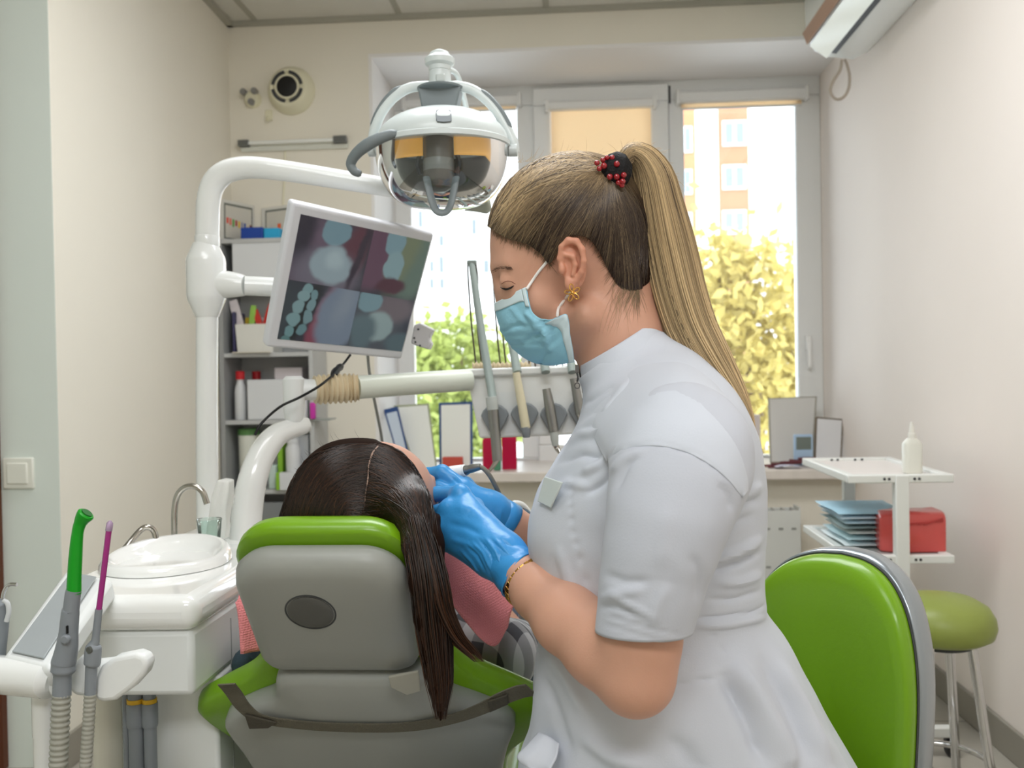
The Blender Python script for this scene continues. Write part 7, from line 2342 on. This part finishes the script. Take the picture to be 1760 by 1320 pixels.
wr = np.sin(vv_[:, 0] * 62 + vv_[:, 2] * 85 + 3 * np.sin(vv_[:, 1] * 30)) * np.sin(vv_[:, 2] * 47 - vv_[:, 0] * 28 + 2)
set_co(cme, vv_ + nn_ * (.0006 * wr)[:, None])
coat = link('coat', cme, m_coat, den, smooth=75)
md = coat.modifiers.new('thick', 'SOLIDIFY'); md.thickness = .002; md.offset = 1
md = coat.modifiers.new('sub', 'SUBSURF'); md.levels = md.render_levels = 1

# stand collar
cu, cl_ = [], []
a = np.linspace(0, 2 * np.pi, 90, endpoint=False)
def ell_ring(f, b, hw, drop=0.0):
    f0, b0 = q(*f), q(*b)
    c_, e = (f0 + b0) / 2, (f0 - b0) / 2
    r_ = c_ + np.cos(a)[:, None] * e + np.sin(a)[:, None] * np.array([0, hw, 0])
    r_[:, 2] += drop * np.sin(a) ** 2
    return r_
up_r, lo_r = ell_ring((995, 630), (1126, 549), .0600, -.002), ell_ring((1003, 672), (1150, 586), .0745, .004)
gr = [lo_r * (1 - t) + up_r * t for t in np.linspace(0, 1, 14)]
cm_ = MB(); cm_.loft(gr, cap=False)
ce = cm_.mesh('collar')
folds(ce, [([(1005, 650), (1025, 640), (1050, 625)], 3, -.0012), ([(1035, 665), (1050, 640), (1062, 612)], 5, .0015), ([(1080, 640), (1090, 610), (1100, 585)], 5, -.0012), ([(1000, 640), (1060, 600), (1120, 556)], 2, -.001)])
col_ = link('collar', ce, m_coat, coat, smooth=70)
md = col_.modifiers.new('thick', 'SOLIDIFY'); md.thickness = .0024; md.offset = 1
# zip puller and zip line
m_zip = mat('zip_metal', (120, 120, 124), 0.3, 1.0)
zl = [q(995 - 1, 632, -.004), q(1000, 655, -.004), q(1003, 675, -.005)]
zz = obj('zip', MB().tube(zl, .0016, 8), m_zip, col_)
obj('zip_pull', MB().cbox(q(992, 634, -.008), (.005, .003, .010)).tube(cr([q(991, 640, -.009), q(993, 648, -.009), q(992, 656, -.009)], 10), .0012, 8), m_zip, zz)
t_ = np.linspace(0, 2 * np.pi, 20)
obj('zip_ring', MB().tube([q(992, 658, -.009) + np.array([.0030 * math.sin(x), 0, -.0034 + .0034 * math.cos(x)]) for x in t_], .0007, 6), m_zip, zz)
# name badge on the chest
bd = [(935, 819), (966, 829), (946, 873), (923, 862)]
from mathutils.bvhtree import BVHTree
_bv = BVHTree.FromPolygons([tuple(x) for x in get_co(cme)], [tuple(f_.vertices) for f_ in cme.polygons])
bp_ = []
for u, v in bd:
    d_ = ray(u, v); d_ = d_ / np.linalg.norm(d_)
    h_ = _bv.ray_cast(Vector(C0), Vector(d_))
    bp_.append(np.array(h_[0]) - d_ * .006 if h_[0] is not None else P(u, v, 1.03))
bp_ = np.array(bp_)
nb_ = np.cross(bp_[1] - bp_[0], bp_[3] - bp_[0]) + np.cross(bp_[3] - bp_[2], bp_[1] - bp_[2]); nb_ /= np.linalg.norm(nb_)
nb_ = nb_ if nb_[1] < 0 else -nb_
o_ = bp_[int(np.argmax(bp_ @ nb_))] + nb_ * .003
bp_ = np.array([C0 + ray(u, v) * (((o_ - C0) @ nb_) / (ray(u, v) @ nb_)) for u, v in bd])
obj('badge', MB().prism(bp_, -nb_ * .002), mat('badge_white', (222, 232, 232), 0.25), coat, bevel=.0016)
# pocket edge hem of the open coat flap over the lap
fl = cr(path([(925, 1258, 1.02), (905, 1280, 1.01), (889, 1298, 1.005), (895, 1312, 1.0), (915, 1320, .995)]), 24)
fl2 = cr(path([(960, 1275, .995), (955, 1300, .985), (945, 1320, .98), (945, 1340, .98), (955, 1350, .98)]), 24)
G = [fl * (1 - t) + fl2 * t + np.array([0, -.003 * math.sin(t * 6), .002 * math.sin(t * 5)]) for t in np.linspace(0, 1, 20)]
obj('coat_flap', MB().grid(G), m_coat, coat, solid=.002, smooth=70)

# sleeves: near one in full view, far one behind the trunk
def sleeve(cps, name, lines, hem_tilt):
    cpts = cr(np.array([list(P(u, v, y)) + [r_, sq] for u, v, y, r_, sq in cps]), 120)
    pts, rr_, sq_ = cpts[:, :3], cpts[:, 3], cpts[:, 4]
    T, N, B = frames(pts, up=(1, 0, .2))
    a = np.linspace(0, 2 * np.pi, 90, endpoint=False)
    rg = []
    for i in range(120):
        sh = hem_tilt * (i / 119) ** 3
        rg.append(pts[i] + rr_[i] * (np.cos(a)[:, None] * N[i] + sq_[i] * np.sin(a)[:, None] * B[i]) + T[i] * (np.cos(a)[:, None] * sh))
    mb = MB(); mb.loft(rg, cap=False)
    me = mb.mesh(name)
    folds(me, [(l_, w_ * 1.0, h_ * .85) for l_, w_, h_ in lines])
    vv_ = get_co(me).astype(float); nn_ = normals(me)
    wr = np.sin(vv_[:, 0] * 70 + vv_[:, 2] * 52) * np.sin(vv_[:, 2] * 95 - vv_[:, 0] * 40 + 1)
    set_co(me, vv_ + nn_ * (.0005 * wr)[:, None])
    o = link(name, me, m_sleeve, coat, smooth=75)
    md = o.modifiers.new('thick', 'SOLIDIFY'); md.thickness = .0018; md.offset = 1
    return o
SLV = [([(1040, 795), (1070, 770), (1130, 760), (1200, 780), (1260, 830)], 3, -.003), ([(1050, 815), (1075, 790), (1110, 775)], 6, .004), ([(1058, 850), (1080, 800), (1100, 780)], 5, -.004),
       ([(1032, 1030), (1065, 1020), (1110, 1012)], 6, .0032), ([(1032, 1044), (1062, 1042), (1100, 1058)], 5, -.0034), ([(1045, 1012), (1080, 1038), (1125, 1062)], 5, .003), ([(1038, 985), (1075, 1000), (1120, 998)], 8, -.003),
       ([(1150, 1000), (1130, 1040), (1120, 1080)], 9, .003), ([(1185, 950), (1200, 980), (1195, 1040)], 8, -.003), ([(1232, 830), (1250, 850), (1255, 880)], 7, -.004), ([(1150, 870), (1140, 920), (1135, 980)], 12, .002),
       ([(1030, 1068), (1080, 1085), (1130, 1100), (1182, 1108)], 2, -.0012), ([(1032, 1052), (1080, 1068), (1130, 1082), (1186, 1092)], 1.6, -.0016), ([(1100, 690), (1160, 660), (1210, 690)], 20, .004)]
near_sl = sleeve([(1160, 742, 1.05, .040, 1.0), (1166, 752, 1.00, .060, 1.0), (1170, 775, .960, .0715, .95), (1167, 815, .927, .0705, .88), (1148, 890, .905, .0605, .88), (1125, 985, .903, .0525, .92), (1107, 1085, .905, .0455, .98)], 'sleeve', SLV, -.010)
sleeve([(1120, 680, 1.22, .055, 1.0), (1095, 760, 1.30, .068, .9), (1060, 860, 1.325, .058, .9), (1018, 985, 1.335, .048, .95)], 'sleeve', [], 0)

# shoulder yoke: the double layer that runs from the collar over the top of the sleeve to its seam
_bt = BVHTree.FromPolygons([tuple(x) for x in get_co(cme)], [tuple(f_.vertices) for f_ in cme.polygons])
_bs = BVHTree.FromPolygons([tuple(x) for x in get_co(near_sl.data)], [tuple(f_.vertices) for f_ in near_sl.data.polygons])
st_c = cr([(1016, 742), (1020, 700), (1050, 655), (1105, 616), (1170, 612), (1224, 652), (1262, 705), (1284, 752), (1294, 800), (1290, 838)], 64)
en_c = cr([(1046, 800), (1052, 786), (1068, 776), (1100, 768), (1140, 768), (1185, 780), (1225, 803), (1252, 826), (1268, 846), (1276, 856)], 64)
NT = 40
D = np.full((NT, 64), np.nan)
PXY = np.zeros((NT, 64, 2))
for i_, t in enumerate(np.linspace(0, 1, NT)):
    for j_ in range(64):
        uv_ = st_c[j_] * (1 - t) + en_c[j_] * t
        PXY[i_, j_] = uv_
        d_ = ray(*uv_); d_ = d_ / np.linalg.norm(d_)
        best = 9.0
        for b_ in (_bt, _bs):
            h_ = b_.ray_cast(Vector(C0), Vector(d_))
            if h_[0] is not None:
                best = min(best, h_[3])
        D[i_, j_] = best if best < 5 else np.nan
ok_ = ~np.isnan(D)
med = np.nanmedian(D)
for j_ in range(64):
    g_ = np.nonzero(ok_[:, j_])[0]
    D[:, j_] = np.interp(np.arange(NT), g_, D[g_, j_]) if len(g_) else med
_e = np.clip(np.linspace(0, 1, NT) / .5, 0, 1)[:, None]
lim = D + .0060 - .0090 * (_e * _e * (3 - 2 * _e))
Z_ = lim.copy()
for _ in range(160):
    q_ = np.pad(Z_, 1, mode='edge')
    av = (q_[:-2, 1:-1] + q_[2:, 1:-1] + q_[1:-1, :-2] + q_[1:-1, 2:]) / 4
    av[0] = D[0] + .006; av[-1] = lim[-1]
    Z_ = np.minimum(av, lim)
    Z_[0] = D[0] + .006
G = np.zeros((NT, 64, 3))
for i_ in range(NT):
    d_ = ray(PXY[i_, :, 0], PXY[i_, :, 1])
    G[i_] = C0 + d_ / np.linalg.norm(d_, axis=1)[:, None] * Z_[i_][:, None]
obj('shoulder_yoke', MB().grid(G, flip=True), m_coat, coat, solid=.0016, offset=0, smooth=80, subsurf=1)

# ---------------------------------------------------------------- gloves
m_glove = mat('nitrile_blue', (58, 146, 210), 0.34, bump=.10, bscale=180)
def glove_near(p):
    w0 = P(884, 977, 1.092)
    mcp = [P(792, 850, 1.172), P(772, 876, 1.160), P(759, 904, 1.158), P(764, 932, 1.162)]
    rk = [.0125, .0130, .0125, .0110]
    d = None
    for m_, r_ in zip(mcp, rk):
        e = sd_cap(p, P(862, 955, 1.108), m_, .0225, r_)
        d = e if d is None else smin(d, e, .018)
    d = smin(d, sd_cap(p, w0, P(838, 935, 1.122), .0275, .0245), .012)
    d = smin(d, sd_cap(p, P(800, 885, 1.155), P(845, 940, 1.12), .018, .021), .012)
    d = smin(d, sd_cap(p, P(792, 930, 1.150), P(840, 965, 1.118), .013, .018), .012)
    fing = [([mcp[0], P(752, 849, 1.205), P(730, 860, 1.235), P(722, 872, 1.252)], [.0115, .0098, .0085, .0068]),
            ([mcp[1], P(742, 882, 1.196), P(724, 893, 1.225), P(719, 902, 1.245)], [.0115, .0096, .0085, .0068]),
            ([mcp[2], P(738, 910, 1.190), P(724, 916, 1.215), P(722, 922, 1.235)], [.0105, .0090, .0080, .0064]),
            ([mcp[3], P(745, 936, 1.186), P(734, 938, 1.208), P(732, 940, 1.222)], [.0092, .0080, .0072, .0058])]
    fd_ = None
    for pts, rs in fing:
        e = sd_chain(p, pts, rs, .004)
        fd_ = e if fd_ is None else smin(fd_, e, .002)
    d = smin(d, fd_, .006)
    th = sd_chain(p, [P(838, 915, 1.130), P(815, 872, 1.185), P(786, 862, 1.225), P(764, 862, 1.245)], [.016, .0125, .0105, .0080], .005)
    d = smin(d, th, .010)
    for i in range(4):                                          # knuckles
        d = smin(d, sd_ell(p, mcp[i] + np.array([0, -.004, .002]), (rk[i] * .82,) * 3), .006)
    return d
gn = sdf_mesh('glove', glove_near, P(712, 1025, 1.10) + np.array([-.03, -.06, -.03]), P(925, 830, 1.16) + np.array([.03, .12, .03]), .0019)
folds(gn, [(l_, w_, h_ * 1.7) for l_, w_, h_ in [([(800, 935), (820, 955), (835, 985)], 2.0, -.0010), ([(810, 930), (830, 950), (846, 985)], 2.0, .0010), ([(822, 925), (842, 950), (856, 990)], 2.0, -.0012), ([(832, 922), (852, 948), (866, 985)], 2.0, .0012), ([(842, 925), (860, 945), (874, 972)], 2.0, -.0012), ([(850, 925), (868, 945), (884, 965)], 2.0, .0010),
           ([(790, 945), (810, 965), (825, 990)], 2.0, .0009), ([(860, 925), (878, 942), (893, 960)], 2.0, -.0010), ([(780, 870), (810, 875), (835, 895)], 9, .0012), ([(768, 900), (800, 905), (830, 920)], 6, -.0012), ([(770, 925), (800, 935), (820, 945)], 5, .0008)]])
glove = link('glove', gn, m_glove, den, smooth=0)
# loose cuff of the near glove with its rolled fold
ctr = [P(852, 946, 1.112), P(870, 963, 1.102), P(886, 979, 1.092), P(899, 992, 1.083)]
cpts = cr(ctr, 26)
T, N, B = frames(cpts, up=(0, -1, .3))
a = np.linspace(0, 2 * np.pi, 64, endpoint=False)
rg = []
for i in range(26):
    r_ = .0272 + .0055 * (i / 25) + .0006 * np.sin(a * 5 + i * .4) + .0012 * np.sin(a * 2 + 1)
    rg.append(cpts[i] + r_[:, None] * (np.cos(a)[:, None] * N[i] + np.sin(a)[:, None] * B[i]) + T[i] * (.004 * np.sin(a * 2 + .5) * (i / 25))[:, None])
cf = MB(); cf.loft(rg, cap=False)
obj('cuff', cf, m_glove, glove, solid=.0008, smooth=70)
rim = rg[-1]
rb = [np.stack([rim[j] + .0012 * (math.cos(x) * (N[-1] * math.cos(a[j]) + B[-1] * math.sin(a[j])) + math.sin(x) * T[-1]) for x in np.linspace(0, 2 * np.pi, 8, endpoint=False)]) for j in range(64)]
ro = MB(); ro.loft(rb + [rb[0]], cap=False)
obj('rolled_edge', ro, m_glove, glove, smooth=70)
lapq = [(857, 953), (868, 941), (893, 944), (917, 958), (908, 970), (886, 987), (872, 996), (862, 975)]
# gold bracelet at the edge of the glove
bw_c = P(909, 1000, 1.0655)
Tb = T[-1]; Nb, Bb = N[-1], B[-1]
br_ = MB()
for k_ in range(30):
    an_ = 2 * math.pi * k_ / 30
    e1 = Nb * math.cos(an_) + Bb * math.sin(an_); e2 = -Nb * math.sin(an_) + Bb * math.cos(an_)
    c_ = bw_c + e1 * .0318
    M4 = np.eye(4); M4[:3, 0] = e2; M4[:3, 1] = e1; M4[:3, 2] = Tb; M4[:3, 3] = c_
    br_.cbox((0, 0, 0), (.0056, .0026, .0075), M4)
obj('bracelet', br_, mat('bracelet_gold', (214, 160, 84), 0.25, 1.0), den, bevel=.0006)

def glove_far(p):
    w0 = P(868, 897, 1.285)
    mcp = [P(796, 838, 1.262), P(788, 852, 1.250), P(784, 866, 1.244), P(786, 880, 1.242)]
    d = None
    for m_, r_ in zip(mcp, [.0125, .0130, .0125, .011]):
        e = sd_cap(p, P(842, 880, 1.272), m_, .0215, r_)
        d = e if d is None else smin(d, e, .018)
    d = smin(d, sd_cap(p, w0, P(835, 876, 1.272), .0260, .0225), .012)
    fing = [([mcp[0], P(760, 812, 1.272), P(735, 815, 1.285), P(729, 832, 1.290)], [.0118, .0108, .0092, .0076]),
            ([mcp[1], P(756, 838, 1.262), P(738, 838, 1.282), P(733, 850, 1.288)], [.0112, .0100, .0086, .0070]),
            ([mcp[2], P(760, 868, 1.255), P(745, 866, 1.275), P(742, 874, 1.285)], [.0105, .0092, .0080, .0066]),
            ([mcp[3], P(766, 886, 1.252), P(754, 884, 1.270), P(750, 888, 1.280)], [.0092, .0082, .0072, .0060])]
    f_ = None
    for pts, rs in fing:
        e = sd_chain(p, pts, rs, .004)
        f_ = e if f_ is None else smin(f_, e, .002)
    d = smin(d, f_, .006)
    d = smin(d, sd_chain(p, [P(825, 862, 1.285), P(800, 834, 1.315), P(770, 826, 1.325), P(752, 828, 1.320)], [.015, .0120, .0102, .0080], .005), .010)
    return d
gf = sdf_mesh('glove', glove_far, P(715, 930, 1.22) + np.array([-.03, -.05, -.03]), P(905, 790, 1.29) + np.array([.03, .10, .03]), .0020)
folds(gf, [([(770, 815), (785, 828), (795, 842)], 1.6, -.0012), ([(778, 812), (792, 825), (803, 838)], 1.6, .0010), ([(852, 868), (850, 885), (845, 900)], 2, -.001), ([(862, 872), (860, 890), (856, 905)], 2, .001)])
gl2 = link('glove', gf, m_glove, den, smooth=0)
ctr = np.array([P(852, 886, 1.279), P(862, 893, 1.283), P(873, 901, 1.287)])
T2, N2, B2_ = frames(ctr, up=(0, -1, .3))
a = np.linspace(0, 2 * np.pi, 48, endpoint=False)
c2 = MB(); c2.loft([ctr[i] + (.0288 + .0014 * i) * (np.cos(a)[:, None] * N2[i] + np.sin(a)[:, None] * B2_[i]) for i in range(3)], cap=False)
obj('cuff', c2, m_glove, gl2, solid=.0008, smooth=70)

# ---------------------------------------------------------------- handpiece held at the mouth of the patient
hp = thing('dental_handpiece', P(790, 810, 1.295), 'white dental handpiece with grey hose held in the blue gloved fingers', 'dental tool')
hb = cr(path([(722, 838, 1.310), (738, 826, 1.300), (755, 817, 1.290), (775, 812, 1.290), (792, 810, 1.295), (801, 808, 1.293)]), 40)
obj('body', MB().tube(hb, np.interp(np.linspace(0, 1, 40), [0, .2, .5, .8, .95, 1], [.0045, .0070, .0090, .0094, .0088, .0062]), 20), m_white, hp)
obj('grip_line', MB().tube([hb[20] + np.array([0, -.0085, -.003]), hb[30] + np.array([0, -.009, -.003])], .0012, 8), mat('violet_mark', (196, 150, 190), 0.4), hp)
hcn = path([(799, 808.5, 1.293), (803, 807.5, 1.292), (806, 806.5, 1.291), (812, 805, 1.289), (818, 803.5, 1.287), (826, 802, 1.285)])
obj('coupling', MB().tube(hcn, [.0070, .0072, .0060, .0062, .0056, .0046], 18), m_dsteel, hp)
hh = cr(path([(824, 802.5, 1.286), (832, 806, 1.284), (842, 818, 1.284), (853, 838, 1.290), (864, 862, 1.305), (874, 882, 1.330), (884, 905, 1.37), (896, 950, 1.42), (905, 1010, 1.46)]), 60)
obj('hose', MB().tube(hh, .0034, 12), mat('hose_warm_grey', (122, 118, 108), 0.5), hp)
